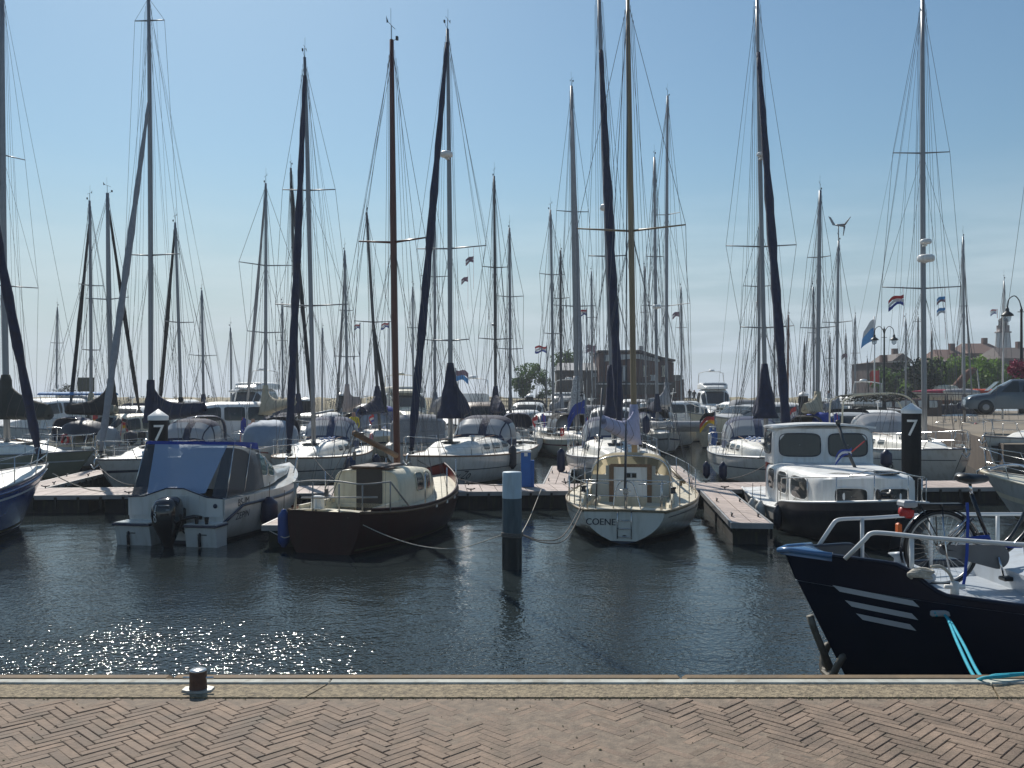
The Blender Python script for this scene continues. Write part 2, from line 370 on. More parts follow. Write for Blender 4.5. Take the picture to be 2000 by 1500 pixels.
# bricks in herringbone
mb = MB(); w_, n_ = .05, 4
def brick(cx, cy, dx, dy, ang):
    if not (-4.6 < cx < 5.2 and 1.6 < cy < 4.985): return
    g = .0036; z = QZ-.004+rnd.uniform(-.002, .002)+.004*math.sin(cx*1.7+cy*2.3); tilt = Matrix.Rotation(rnd.uniform(-.012, .012), 3, 'X') @ Matrix.Rotation(rnd.uniform(-.012, .012), 3, 'Y')
    R = tilt @ Matrix.Rotation(ang+rnd.uniform(-.012, .012), 3, 'Z'); a, b, h, bv = dx/2-g/2, dy/2-g/2, .03, .003
    P = [R @ Vector(p)+Vector((cx+rnd.uniform(-.001, .001), cy, z)) for p in
         [(-a, -b, -h), (a, -b, -h), (a, b, -h), (-a, b, -h), (-a, -b, -bv), (a, -b, -bv), (a, b, -bv), (-a, b, -bv), (-a+bv, -b+bv, 0), (a-bv, -b+bv, 0), (a-bv, b-bv, 0), (-a+bv, b-bv, 0)]]
    mb.add(P, [(8, 9, 10, 11)]+[(k, (k+1) % 4, (k+1) % 4+4, k+4) for k in range(4)]+[(k+4, (k+1) % 4+4, (k+1) % 4+8, k+8) for k in range(4)])
c45 = math.cos(math.pi/4)
def rot(u, v): return ((u-v)*c45, (u+v)*c45)
for i in range(-95, 150):
    for k in range(-24, 26):
        u, v = i+8*k+2, i+.5; cx, cy = rot(u*w_, v*w_)
        brick(cx, cy, .2, w_, math.pi/4) if cy < 4.99 else None
        u, v = i+.5, i-7+8*k+2; cx, cy = rot(u*w_, v*w_)
        if cy < 4.99: brick(cx, cy, w_, .2, math.pi/4)
tag(mb.build('pavement', BRICK), 'brown clinker paving laid in herringbone', kind='structure')
mb = MB()                                         # moss and grit in some joints
for k in range(620):
    if k < 260: x, y = rnd.uniform(-4, 4.5), rnd.uniform(5.035, 5.06)
    else: x, y = rnd.uniform(-4, 4.5), rnd.uniform(2.8, 5.0)
    r = rnd.uniform(.002, .009); n = 6
    mb.add([(x, y, QZ+.001)]+[(x+r*rnd.uniform(.5, 1.3)*math.cos(j*1.047), y+r*rnd.uniform(.4, 1)*math.sin(j*1.047), QZ-.004) for j in range(n)],
           [(0, 1+j, 1+(j+1) % n) for j in range(n)])
tag(mb.build('moss', MOSS), 'small tufts of moss in the paving joints', 'moss', kind='stuff')
# paving farther behind and beside the camera
mb = MB(); mb.box((-9.3, -.5, QZ-.015), (9.3, 11.0, .02)); mb.box((10.7, -.5, QZ-.015), (10.9, 11.0, .02)); mb.box((.3, -2.2, QZ-.015), (9.8, 7.5, .02))
tag(mb.build('pavement_beyond', BRICK), 'more brown paving round the quay', kind='structure')
# far land on the right (town quay), breakwater, pier
LAND = mat('tan_town_paving', (.2, .165, .12), .9, var=.2, vs=.6, bump=.01, bs=5)
LWALL = mat('town_quay_wall', (.09, .07, .055), .85, var=.35, vs=2)
edge = [(60, 31), (17.6, 33), (22, 45), (27, 62), (33, 85), (38, 104), (60, 112), (150, 130), (500, 300), (700, 300), (700, 31)]
mb = MB(); zt = 1.5
mb.add([(x, y, zt) for x, y in edge], [tuple(range(len(edge)))], 0)
mb.add([(x, y, z) for z in (-1, zt) for x, y in edge], [(i, (i+1) % len(edge), (i+1) % len(edge)+len(edge), i+len(edge)) for i in range(len(edge))], 1)
tag(mb.build('town_quay', [LAND, LWALL]), 'tan paved town quay at right', kind='structure')
DUNE = mat('dry_grass_bank', (.26, .22, .13), .95, var=.5, vs=.35, bump=.15, bs=1.2)
mb = MB(); us = [i/150 for i in range(151)]; prof = [(-9, -1), (-6, .6), (-3, 2.2), (0, 2.95), (4, 3.1), (9, 2.9), (20, 2)]
rings = []
for u in us:
    x = -140+u*190; y0 = 155-.05*x; j = rnd.uniform(.92, 1.06)
    rings.append([(x, y0+a, b*j if b > 1 else b) for a, b in prof])
mb.loft(rings, closed=False, cap=False)
tag(mb.build('breakwater_bank', DUNE), 'low sandy breakwater bank with dry grass along the horizon', kind='structure')
def leaf_clump(mb, c, r, n, size, rng, flat=.8):
    for k in range(n):
        d = Vector((rng.gauss(0, 1), rng.gauss(0, 1), rng.gauss(0, 1)*flat)).normalized()*r*rng.uniform(.35, 1)**.6
        p = Vector(c)+d; a = Vector((rng.uniform(-1, 1), rng.uniform(-1, 1), rng.uniform(-1, 1))).normalized(); b = a.cross(Vector((rng.uniform(-1, 1), rng.uniform(-1, 1), rng.uniform(-1, 1)))).normalized()
        s = size*rng.uniform(.6, 1.3); mb.add([p-a*s, p+b*s*.6, p+a*s, p-b*s*.6], [(0, 1, 2, 3)])
def leafmat(name, col):
    m = mat(name, col, .7, var=.35, vs=1.2, island=.35); t = m.node_tree; n = t.nodes; l = t.links
    tl = n.new('ShaderNodeBsdfTranslucent'); tl.inputs[0].default_value = (col[0]*1.1, col[1]*1.15, col[2], 1); mx_ = n.new('ShaderNodeMixShader'); mx_.inputs[0].default_value = .4
    l.new(n['Principled BSDF'].outputs[0], mx_.inputs[1]); l.new(tl.outputs[0], mx_.inputs[2]); l.new(mx_.outputs[0], n['Material Output'].inputs[0]); return m
LEAF = leafmat('green_leaves', (.065, .12, .03)); LEAF2 = leafmat('lime_leaves', (.12, .2, .04))
LEAF3 = mat('dry_shrub_leaves', (.12, .11, .05), .8, var=.3, vs=1.2, island=.35)
BARK = mat('bark', (.09, .07, .05), .9, var=.3)
mb = MB()
for k in range(170):
    x = rnd.uniform(-115, 30); leaf_clump(mb, (x, 153-.05*x+rnd.uniform(-5, 2), rnd.uniform(1.6, 2.9)), rnd.uniform(.3, .8), 14, .16, rnd)
tag(mb.build('bank_shrubs', LEAF3), 'low dry shrubs growing on the breakwater bank', 'shrubs', kind='stuff')
def tree(label, x, y, z0, h, cr, ch, n, leaf=LEAF, name='tree', seed=1, lumps=14, group='trees round the harbour'):
    rng = random.Random(seed); t = thing(name, label, 'tree', (x, y, z0), 0, group)
    mb = MB(); th = h-ch*.6
    mb.tube([(0, 0, -.1), (.05, 0, th*.5), (0, .04, th)], [.045*h*.5, .035*h*.5, .025*h*.5], 7)
    mb.build('trunk', BARK, t); cl = MB(); lb = MB()
    for k in range(lumps):
        a = rng.uniform(0, 6.28); rr = cr*rng.uniform(.15, .75); c = (rr*math.cos(a), rr*math.sin(a), h-ch/2+rng.uniform(-.38, .38)*ch)
        lb.tube([(0, 0, th*.8), (c[0]*.5, c[1]*.5, (th*.9+c[2])/2), c], [.02*h*.4, .012*h*.4, .004*h*.4], 5)
        leaf_clump(cl, c, cr*rng.uniform(.28, .45), int(n*1.8)//lumps, cr*.075, rng)
    lb.build('limb', BARK, t); cl.build('crown', leaf, t); return t
# ---------------- boats ----------------
class Hull:
    def __init__(s, L, B, fs, fm, fb, tw=.7, rb=.12, rs=0., dr=.4, zk0=-.1, sm=.42, q=.55, zkb=-.1, bul=2.1, vee=0.):
        s.L, s.B, s.fs, s.fm, s.fb, s.tw, s.rb, s.rs, s.dr, s.zk0, s.sm, s.q, s.zkb, s.bul, s.vee = L, B, fs, fm, fb, tw, rb, rs, dr, zk0, sm, q, zkb, bul, vee
    def b(s, t):
        if t > s.sm: u = (t-s.sm)/(1-s.sm); return s.B/2*max(0, 1-u**s.bul)+.012
        u = (s.sm-t)/s.sm; return s.B/2*(1-(1-s.tw)*u**2)
    def zs(s, t):
        m = .36
        return s.fm+(s.fb-s.fm)*((t-m)/(1-m))**2 if t > m else s.fm+(s.fs-s.fm)*((m-t)/m)**2
    def zk(s, t):
        if t < .35: u = t/.35; u = u*u*(3-2*u); return lerp(s.zk0, -s.dr, u)
        if t > .72: u = (t-.72)/.28; return lerp(-s.dr, s.zkb, u*u)
        return -s.dr
    def P(s, t, z, side=1):
        """hull surface point at station t (0 stern..1 bow), height z"""
        zs, zk = s.zs(t), s.zk(t); f = min(max((zs-z)/(zs-zk), 0), 1)
        bow = max(0, (t-.6)/.4)
        p = lerp(2.6, 1.5, bow); q = lerp(s.q, .9, bow); st = s.vee*max(0, 1-t/.3); p = lerp(p, 1.55, st); q = lerp(q, .8, st); y = s.b(t)*max(0, 1-f**p)**q
        x = -s.L/2+s.L*t
        g = (zs-z)
        x -= s.rb*s.L*max(0, (t-.55)/.45)**3*g/max(s.fb, .1)
        x += s.rs*max(0, (.3-t)/.3)**1.5*g/max(s.fs, .1)
        return Vector((x, side*y, z))
    def shell(s, mb, n=26, boot=.07, na=7, nb=4, cock=None, mi=(0, 1, 2)):
        T = [i/n for i in range(n+1)]; rings = []
        for t in T:
            zs, zk = s.zs(t), s.zk(t); zb = boot if boot > zk+.02 else zk+.01
            zl = [zs+(zb-zs)*i/na for i in range(na+1)]+[zb+(zk-zb)*(i/nb) for i in range(1, nb+1)]
            rings.append((t, zl))
        m = na+nb+1
        for side in (1, -1):
            vs = []; fs = []; fb_ = []
            for t, zl in rings: vs += [s.P(t, z, side) for z in zl]
            for i in range(n):
                for k in range(m-1):
                    f = (i*m+k, (i+1)*m+k, (i+1)*m+k+1, i*m+k+1); f = f if side > 0 else f[::-1]
                    (fs if k < na else fb_).append(f)
            o = len(mb.v); mb.add(vs, fs, mi[0], True)
            for f in fb_: mb.f.append(tuple(o+j for j in f)); mb.m.append(mi[1]); mb.sm.append(True)
        t, zl = rings[0]
        for k in range(m-1):
            a, b = zl[k], zl[k+1]; mb.add([s.P(0, a, 1), s.P(0, a, -1), s.P(0, b, -1), s.P(0, b, 1)], [(3, 2, 1, 0)], mi[0] if k < na else mi[1])
    def deck(s, mb, n=26, cock=None, inset=.0, drop=0., camber=.05, mi=0):
        """cock=(t0,t1,halfwidth,depth): an open well"""
        T = [i/n for i in range(n+1)]
        if cock: T = sorted(set([t for t in T if min(abs(t-cock[0]), abs(t-cock[1])) > .012]+[cock[0], cock[1]]))
        def row(t):
            b = max(s.b(t)-inset, .005); cw = min(cock[2], b*.8) if cock else b*.45
            ys = [-b, -(b+cw)/2, -cw, -cw/2, 0, cw/2, cw, (b+cw)/2, b]; x = s.P(t, s.zs(t)).x
            return [Vector((x, y, s.zs(t)-drop+camber*(1-(y/b)**2)*min(1, b))) for y in ys]
        R = [row(t) for t in T]; vs = [p for r in R for p in r]; fs = []
        for i in range(len(T)-1):
            inc = cock and T[i] >= cock[0]-1e-6 and T[i+1] <= cock[1]+1e-6
            for k in range(8):
                if inc and 2 <= k <= 5: continue
                fs.append((i*9+k, i*9+k+1, (i+1)*9+k+1, (i+1)*9+k))
        mb.add(vs, fs, mi, False)
    def rail(s, mb, r=.022, off=0., n=30, mi=0, t0=0., t1=1., dz=0., ell=1., sides=(1, -1)):
        for side in sides:
            pts = []
            for i in range(n+1):
                t = t0+(t1-t0)*i/n; p = s.P(t, s.zs(t)+dz if dz < 0 else s.zs(t), side); p.z = s.zs(t)+dz; p.y += side*off; pts.append(p)
            mb.tube(pts, r, 5, mi, ell=ell)
    def line(s, z0, z1, t0=0.02, t1=.99, off=.004, n=30):
        """thin painted band on both sides, heights given as fractions of the sheer height"""
        mb = MB()
        for side in (1, -1):
            a = []; b = []
            for i in range(n+1):
                t = t0+(t1-t0)*i/n; zs = s.zs(t); p = s.P(t, zs*z0, side); q = s.P(t, zs*z1, side); p.y += side*off; q.y += side*off
                if t > .97: p.x += off*2; q.x += off*2
                a.append(p); b.append(q)
            m = n+1; fs = [(i, i+1, m+i+1, m+i) for i in range(n)]
            mb.add(a+b, fs if side > 0 else [f[::-1] for f in fs])
        return mb
def house(tab, ea=.5, eb=.5, n=14):
    """loft of rounded cross-sections along x; tab rows: x, halfwidth, height, z0"""
    x0, x1 = tab[0][0], tab[-1][0]
    def fn(u, v):
        x = lerp(x0, x1, u); wd, h, z0 = interp(tab, x); a = math.pi*min(max(v, 0), 1); c, sn = math.cos(a), max(math.sin(a), 0)
        return Vector((x, math.copysign(abs(c)**ea, c)*wd, z0+h*sn**eb))
    return fn
def house_mesh(mb, fn, tab, mi=0, nv=16, extra=0):
    x0, x1 = tab[0][0], tab[-1][0]; us = []
    for p, q in zip(tab, tab[1:]):
        for k in range(1+extra): us.append((lerp(p[0], q[0], k/(1+extra))-x0)/(x1-x0))
    us.append(1.)
    rings = [[fn(u, v/nv) for v in range(nv+1)] for u in us]
    mb.loft(rings, mi, closed=False, cap=False); mb.add(rings[0], [tuple(range(nv+1))], mi); mb.add(rings[-1], [tuple(range(nv+1))[::-1]], mi)
SCUM = mat('green_brown_scum', (.09, .085, .045), .8, var=.5, vs=12)
def vh(h, eb): return math.asin(min(1, max(h, 1e-4)**(1/eb)))/math.pi
def hside(fn, eb, sg):
    return lambda u, h: fn(u, vh(h, eb) if sg > 0 else 1-vh(h, eb))
def sidewin(fn, eb, u0, u1, h0, h1, parent, m=None, sides=(1, -1), off=.012, rim=None, name='window', rnd_=.4):
    for sg in sides:
        g = hside(fn, eb, sg); n = 18; pts = []
        for k in range(n):
            t = 2*math.pi*k/n; c, s_ = math.cos(t), math.sin(t)
            pts.append((lerp(u0, u1, .5+.5*math.copysign(abs(c)**rnd_, c)), lerp(h0, h1, .5+.5*math.copysign(abs(s_)**rnd_, s_))))
        C = ((u0+u1)/2, (h0+h1)/2); mb = MB()
        rings = [[g(lerp(C[0], u, f), lerp(C[1], h, f))+Vector((0, sg*off, off*.3)) for u, h in pts] for f in (.02, .35, .7, 1)]
        mb.loft(rings, cap=False); w_ = mb.build(name, m or GLASS, parent)
        if rim: mb = MB(); mb.tube(rings[-1]+rings[-1][:1], .012, 5); mb.build('window_frame', rim, w_)
def win(fn, u0, u1, v0, v1, parent, m=None, name='window', n=4, off=.008, both=True, thick=.012):
    for (a, b) in (((v0, v1), (1-v1, 1-v0)) if both else ((v0, v1),)):
        mb = MB(); nn = n
        mb.surf(fn, [lerp(u0, u1, i/nn) for i in range(nn+1)], [lerp(a, b, i/nn) for i in range(nn+1)], 0, 0)
        # push outwards from the loft axis
        vs = []
        for (x, y, z) in mb.v:
            d = Vector((0, y, .25*(z-mb.v[0][2]))); d = d.normalized() if d.length > 1e-6 else Vector((0, 0, 1)); vs.append((x, y+d.y*off, z+max(d.z, 0)*off))
        mb.v = vs; mb.build(name, m or GLASS, parent)
VINYLC = glassmat('whitish_clear_vinyl', (.34, .36, .38), .12, .2)
def fender(P, col=NAVYF, label='', r=.12, l=.55, group='fenders hanging from the boats', rope=.4):
    root = thing('fender', label, 'fender', P, 0, group)
    mb = MB(); prof = [(.001, -l/2), (r*.35, -l/2+.01), (r*.5, -l/2+.05), (r*.95, -l/2+.12), (r, -l/2+.18), (r, l/2-.18), (r*.95, l/2-.12), (r*.5, l/2-.05), (r*.35, l/2), (.001, l/2+.01)]
    mb.lathe(prof, seg=12); mb.build('body', col, root)
    mb = MB(); mb.tube([(0, 0, l/2), (0.01, 0, l/2+rope)], .008, 4); mb.build('lanyard', ROPE, root)
    return root
def windex(mb, p, s=1.):
    p = Vector(p); mb.wire(p, p+Vector((0, 0, .35*s)), .008*s)
    mb.wire(p+Vector((-.3*s, 0, .36*s)), p+Vector((.25*s, .02, .36*s)), .008*s)
    mb.add([p+Vector((-.3*s, 0, .3*s)), p+Vector((-.18*s, 0, .36*s)), p+Vector((-.32*s, 0, .47*s))], [(0, 1, 2)])
    mb.wire(p+Vector((.03, 0, 0)), p+Vector((.3*s, 0, .12*s)), .007*s); mb.box(p+Vector((.32*s, 0, .16*s)), (.07*s, .05*s, .09*s))
    mb.wire(p+Vector((-.04, 0, 0)), p+Vector((-.05, 0, .75*s)), .0045*s)
def flagmesh(mb, p, w_, h_, rows, dirx=(1, 0, 0), droop=.25, thick=.004, wav=.06):
    """p hoist top; rows = material index of each horizontal band"""
    p = Vector(p); d = Vector(dirx).normalized(); nrm = Vector((-d.y, d.x, 0)); n = 7
    for k, mi in enumerate(rows):
        za, zb = -h_*k/len(rows), -h_*(k+1)/len(rows); A = []; B = []
        for i in range(n+1):
            u = i/n; o = nrm*(wav*math.sin(u*6.5)*w_*2.4)+d*(u*w_*.9)+Vector((0, 0, -droop*w_*u*u-.07*w_*math.sin(u*7+k)))
            A.append(p+o+Vector((0, 0, za))); B.append(p+o+Vector((0, 0, zb+.06*h_*math.sin(u*4))) if k == len(rows)-1 else p+o+Vector((0, 0, zb)))
        mb.add(A+B, [(i, i+1, n+2+i, n+1+i) for i in range(n)], mi)
FR = mat('flag_red', (.5, .05, .05), .8); FW = mat('flag_white', (.65, .65, .65), .8); FB = mat('flag_blue', (.03, .06, .3), .8)
FY = mat('flag_gold', (.7, .45, .03), .8); FK = mat('flag_black', (.02, .02, .02), .8); FLB = mat('flag_light_blue', (.12, .36, .7), .8)
FG = mat('faded_pennant', (.3, .2, .24), .8)
FLAGM = [FR, FW, FB, FK, FY, FLB, FG]
NL, DE = (0, 1, 2), (3, 0, 4)
def sailboat(label, bow, mast, top, L=10., B=3.2, name='sailboat', fb=(.95, .9, 1.25), tw=.75, hull=None, deckm=None, bootm=None, stripe=None,
             cab=True, cabh=.42, mastm=None, mr=.085, spr=(), furl=None, cover=None, hood=None, det=2, rail=True, group='sailing yachts in the marina',
             wires=True, hatch=True, line=None, radar=None, backstay=True, hullkw=None, cock=True, boomang=None, cat='sailboat', flags=(), bs_=True, fw=.5, ww=1., tilt=None, zboom=None, gear=True):
    hull = hull or GEL; deckm = deckm or DECK; bootm = bootm or ANTIF; mastm = mastm or ALU
    Pb = Vector((WX(*bow), bow[1], 0)); Pm = Vector((WX(*mast), mast[1], 0)); d = (Pb-Pm).normalized(); th = math.atan2(d.y, d.x)
    org = Pb-d*(L/2); root = thing(name, label, cat, org, th, group)
    Mi = (Matrix.Translation(org) @ Matrix.Rotation(th, 4, 'Z')).inverted()
    Lc = lambda p: Mi @ Vector(p)
    xm = Lc(Pm).x; Zm = mast[1]; px = Zm/F
    kw = dict(tw=tw); kw.update(hullkw or {})
    hu = Hull(L, B, *fb, **kw); S = lambda t: hu.zs(t); tm = (xm+L/2)/L
    c0, c1, cw = .06, .30, B*.27
    ck = (c0, c1, cw) if (cock and det >= 2) else None
    n = 26 if det >= 2 else 16
    mb = MB(); hu.shell(mb, n=n, na=7 if det >= 2 else 4, nb=3 if det >= 2 else 1); mb.build('hull', [hull, bootm], root)
    if det >= 1: hu.line(.135 if det >= 2 else .15, .075, .01, .97, off=.003).build('waterline_scum', SCUM, root)
    mb = MB(); hu.deck(mb, n=n, cock=ck)
    if ck:                                         # cockpit well with benches
        x0, x1 = hu.P(c0, S(c0)).x, hu.P(c1, S(c1)).x; z = S(.2); f = z-.45; bz = z-.08
        for sg in (1, -1):
            mb.add([(x0, sg*cw, z+.05), (x1, sg*cw, z+.05), (x1, sg*cw, bz), (x0, sg*cw, bz)], [(0, 1, 2, 3)])
            mb.add([(x0, sg*cw, bz), (x1, sg*cw, bz), (x1, sg*cw*.45, bz), (x0, sg*cw*.45, bz)], [(0, 1, 2, 3)])
            mb.add([(x0, sg*cw*.45, bz), (x1, sg*cw*.45, bz), (x1, sg*cw*.45, f), (x0, sg*cw*.45, f)], [(0, 1, 2, 3)])
        mb.add([(x0, -cw*.45, f), (x1, -cw*.45, f), (x1, cw*.45, f), (x0, cw*.45, f)], [(0, 1, 2, 3)])
        for x in (x0, x1): mb.add([(x, -cw, z+.05), (x, cw, z+.05), (x, cw, f), (x, -cw, f)], [(0, 1, 2, 3)])
    mb.build('deck', deckm, root)
    if det >= 2:
        mb = MB(); hu.rail(mb, .02, 0, ell=1.6); mb.build('toe_rail', TEAK if line == 'teak' else ALU, root)
    if stripe: hu.line(*stripe[1:3]).build('stripe', stripe[0], root)
    mz = S(tm)
    if cab:
        xa, xb = -L/2+.31*L, -L/2+.82*L; wc = B*.3; z = lambda x: S((x+L/2)/L)+.02
        xc = lerp(xa, xb, .55); xd = lerp(xa, xb, .82)
        tab = [(xa, wc*1.02, cabh, z(xa)), (xa+.05, wc*1.03, cabh+.03, z(xa)), (lerp(xa, xc, .5), wc*1.02, cabh+.02, z(xa)), (xc, wc*.9, cabh*.95, z(xc)), (xd, wc*.55, cabh*.55, z(xd)), (xb, wc*.25, .02, z(xb))]
        fn = house(tab, .45, .55); mb = MB(); house_mesh(mb, fn, tab, extra=2 if det >= 2 else 0); mb.build('coachroof', deckm, root)
        if det >= 1:
            for (a, b) in (((.07, .2), (.25, .38), (.43, .53)) if det >= 2 else ((.08, .45),)): sidewin(fn, .55, a, b, .3, .72, root, GLASS, off=.014)
        if det >= 2 and hatch:
            hx = lerp(xa, xb, .66); hz = fn((hx-xa)/(xb-xa), .5).z
            mb = MB(); mb.box((hx, 0, hz+.03), (.55, .55, .05), bev=.015); hh = mb.build('hatch', GLASS, root)
            mb = MB(); mb.box((xa+.5, 0, fn(.1, .5).z+.03), (.9, .62, .06), bev=.02); mb.build('companion_hatch', deckm, root)
            mb = MB()
            for sg in (1, -1): mb.tube([(lerp(xa, xb, q), sg*wc*.62, fn(q, .5).z+.02+(.06 if .1 < q < .5 else 0)) for q in (.1, .12, .3, .5, .52)], .014, 5)
            mb.build('grab_rail', TEAK, root)
        mz = fn(min(max((xm-xa)/(xb-xa), 0), 1), .5).z if xa < xm < xb else S(tm)
    # mast
    T = Lc(W(top[0], top[1], Zm)); base = Vector((xm, 0, mz-.05)); Tz = T.z
    if tilt is not None: T = Vector((xm+tilt, T.y, T.z))
    seg = 10 if det >= 2 else 6
    bend = lambda u: base.lerp(T, u)+Vector((-.0045*math.sin(u*math.pi)*(Tz), 0, 0))
    mb = MB(); mb.tube([bend(i/8) for i in range(9)], [mr*(1 if i < 6 else 1-.12*(i-5)) for i in range(9)], seg, ell=1.25)
    M_ = mb.build('mast', mastm, root)
    at = lambda z: bend((z-base.z)/(Tz-base.z))
    wr = max(.0052, .00021*min(Zm, 55))*ww
    tips = []
    for (py, xl, xr) in sorted(spr, key=lambda s: -s[0]):
        z = WZ(py, Zm); c = at(z); hw = abs(xr-xl)/2*px; tp = []
        for sg in (1, -1):
            q = Vector((c.x-.12*hw, c.y+sg*hw, z+.06*hw)); mbs = MB(); mbs.tube([c, q], [.032, .02], 5 if det >= 2 else 4); mbs.build('spreader', mastm, root); tp.append(q)
        tips.append(tp)
    ft = Tz if not furl else None
    if wires:
        mb = MB(); h0 = Tz-.15; bt = tm-.03
        for k, sg in enumerate((1, -1)):
            ch = hu.P(bt, S(bt), sg); ch.y *= .93; pts = [ch]+[tp[k] for tp in tips]+[at(h0)]
            for a, b in zip(pts, pts[1:]): mb.wire(a, b, wr)
            for j, tp in enumerate(tips):
                zr = tp[k].z; mb.wire(at(zr-.05), ch+Vector((.35 if j % 2 else -.35, 0, 0)) if j == 0 else tips[j-1][k], wr*.9)
                if det >= 1: mb.wire(tp[k].lerp(at(zr), .5), Vector((ch.x+.2, ch.y*.75, ch.z)), wr*.7)
            if tips and det >= 1: mb.wire(at(tips[0][0].z-.1), ch+Vector((.45, 0, 0)), wr*.9)
        if backstay:
            st = Vector((-L/2+.08, 0, S(0)+.1)); mb.wire(T, st+Vector((0, 0, 0)), wr)
            if det >= 1: mb.wire(at(Tz-.2), (-L/2+.3, B*tw*.3, S(0)), wr*.7)
        for sg in (1, -1):
            if det >= 1 and len(tips) > 1: mb.wire(at(tips[-1][0].z-.15), hu.P(bt+.05, S(bt), sg)*.92+Vector((0, 0, .08*S(bt))), wr*.8)
            if det >= 2: mb.wire(at(tips[0][0].z if tips else Tz*.5), hu.P(bt-.07, S(bt), sg)*.94+Vector((0, 0, .06*S(bt))), wr*.8); mb.wire(at(h0-.4), hu.P(.1, S(.1), sg)*.9+Vector((0, 0, .1)), wr*.6)
        for k in range(6 if det >= 2 else 3):                     # halyards
            y = (-1)**k*(mr*1.6+.045*k); mb.wire(at(h0-.1*k)+Vector((.02, y*.4, 0)), base+Vector((.1+.05*k, y*1.7, .5)), wr*.8)
        if boomang is None: mb.wire(at(h0-.3), Vector((-L/2+.4, .1, S(0)+1.6)), wr*.7)
        mb.build('rigging', WIRE, root)
    bowp = Vector((L/2-.12, 0, S(1)+.03))
    if furl:
        fm_, fr = furl[0], furl[1]; frac = furl[2] if len(furl) > 2 else .97; fz = base.z+(Tz-base.z)*frac; a = at(fz)+Vector((mr, 0, 0))
        b = bowp+Vector((-.15, 0, .12)) if len(furl) < 4 else Lc(W(*furl[3]))
        mb = MB(); nn = 26 if det >= 2 else 8; pts = []; rr = []
        for i in range(nn+1):
            u = i/nn; p = a.lerp(b, u); p.z -= .1*math.sin(u*3.14); pts.append(p); rr.append(fr*(.55+.6*min(u*2.5, 1))*(1+.13*math.sin(i*2.1)+.06*math.sin(i*5.3))*(1 if u < .93 else .6))
        mb.tube(pts, rr, 8 if det >= 2 else 5); mb.build('furled_sail', fm_, root)
        mb = MB(); mb.lathe([(.03, -.1), (.1, -.08), (.1, -.02), (.04, 0), (.04, .08), (.1, .1), (.1, .14), (.02, .15)], b+Vector((0, 0, -.02)), 10); mb.build('furling_drum', BLACK, root)
        mb = MB(); mb.wire(a, at(min(Tz, fz+.5)), wr*1.3); mb.wire(b, bowp, wr*1.6); mb.build('forestay', WIRE, root)
    elif wires:
        mb = MB(); mb.wire(T, bowp, wr); mb.build('forestay', WIRE, root)
    # boom and its sail cover
    zb = (mz+1.05 if det >= 1 else mz+.9) if zboom is None else zboom
    if cover:
        cm, bl, h0, h1, wb = (list(cover)+[None]*5)[:5]; bl = bl or L*.36; h0 = h0 or 1.4; h1 = h1 or .38; wb = wb or .24
        if boomang is not None:
            e = Lc(W(*boomang)) if len(boomang) == 3 else None
        else: e = None
        s0 = Vector((at(zb).x-.12, at(zb).y, zb)); e = e or s0+Vector((-bl, 0, .12)); dd = (e-s0); side = Vector((-dd.y, dd.x, 0)).normalized()
        mb = MB(); mb.tube([s0, e], .06, 8); mb.build('boom', mastm, root)
        rings = []; nn = 16 if det >= 2 else 7; rg = random.Random(int(abs(xm)*1000)+len(label))
        ts = [-.035]+[i/nn*.97 for i in range(nn+1)]
        for i, u in enumerate(ts):
            hh = h1*(1-.45*max(u, 0))+(h0-h1)*math.exp(-max(u, 0)*bl*1.6/max(.35, 1)); ww_ = wb*(1-.45*max(u, 0)); c = s0.lerp(e, u); k = 14; rr = []
            tall = hh > h1*1.8
            for j in range(k):
                a = 2*math.pi*j/k; sx = math.cos(a); sz = math.sin(a)
                jit = 1+rg.uniform(-.13, .13)
                wz = ww_*(1 if sz < 0 else (1-sz*(.7 if tall else .55)))
                rr.append(c+side*(sx*wz*jit)+Vector((0, 0, (sz*hh if sz > 0 else sz*.16)*(.96+.06*jit))))
            rings.append(rr)
        mb.loft(rings); 
        if det >= 1:
            nn2 = 8; zt = zb+h0+.12   # sleeve round the mast
            mb.tube([at(lerp(zb-.15, zt, i/nn2)) for i in range(nn2+1)], [lerp(wb*1.1, mr*1.45, (i/nn2)**.8)*(1+rg.uniform(-.1, .1)) for i in range(nn2+1)], 10)
        sc_ = mb.build('sail_cover', cm, root)
        if det >= 1:
            for u in (.3, .5, .68, .84):
                i_ = min(len(rings)-2, max(1, int(u*(len(rings)-1)))); rr = rings[i_]; cc_ = sum(rr, Vector())/len(rr); lb = MB(); lb.tube([cc_+(p-cc_)*1.02 for p in rr+rr[:1]], .006, 4); lb.build('lashing', ROPE, sc_)
    elif det >= 1 and cover is not False:
        mb = MB(); s0 = Vector((at(zb).x-.1, 0, zb)); mb.tube([s0, s0+Vector((-L*.34, 0, .1))], .05, 6); mb.build('boom', mastm, root)
    if hood:
        hm = hood; x1 = -L/2+.31*L+.75; x0 = x1-1.55; z = S(.3)+.12
        tab = [(x0, B*.31, .98+cabh*.5, z), (x0+.35, B*.315, 1.03+cabh*.5, z), (x0+.8, B*.31, .95+cabh*.5, z), (x1-.25, B*.29, .62+cabh*.5, z), (x1, B*.28, cabh*.9, z)]
        fn = house(tab, .5, .5); mb = MB()
        us = [i/10 for i in range(11)]
        mb.surf(fn, us, [i/18 for i in range(19)], thick=.012); hd = mb.build('sprayhood', hm, root)
        for v0, v1, u0, u1 in ((.02, .2, .06, .5), (.03, .24, .56, .93), (.27, .47, .58, .96), (.5, .73, .58, .96), (.76, .97, .56, .93), (.8, .98, .06, .5)):
            mb = MB(); mb.surf(fn, [lerp(u0, u1, i/6) for i in range(7)], [lerp(v0, v1, i/6) for i in range(7)], off=.018, outw=True); mb.build('clear_panel', VINYLC, hd)
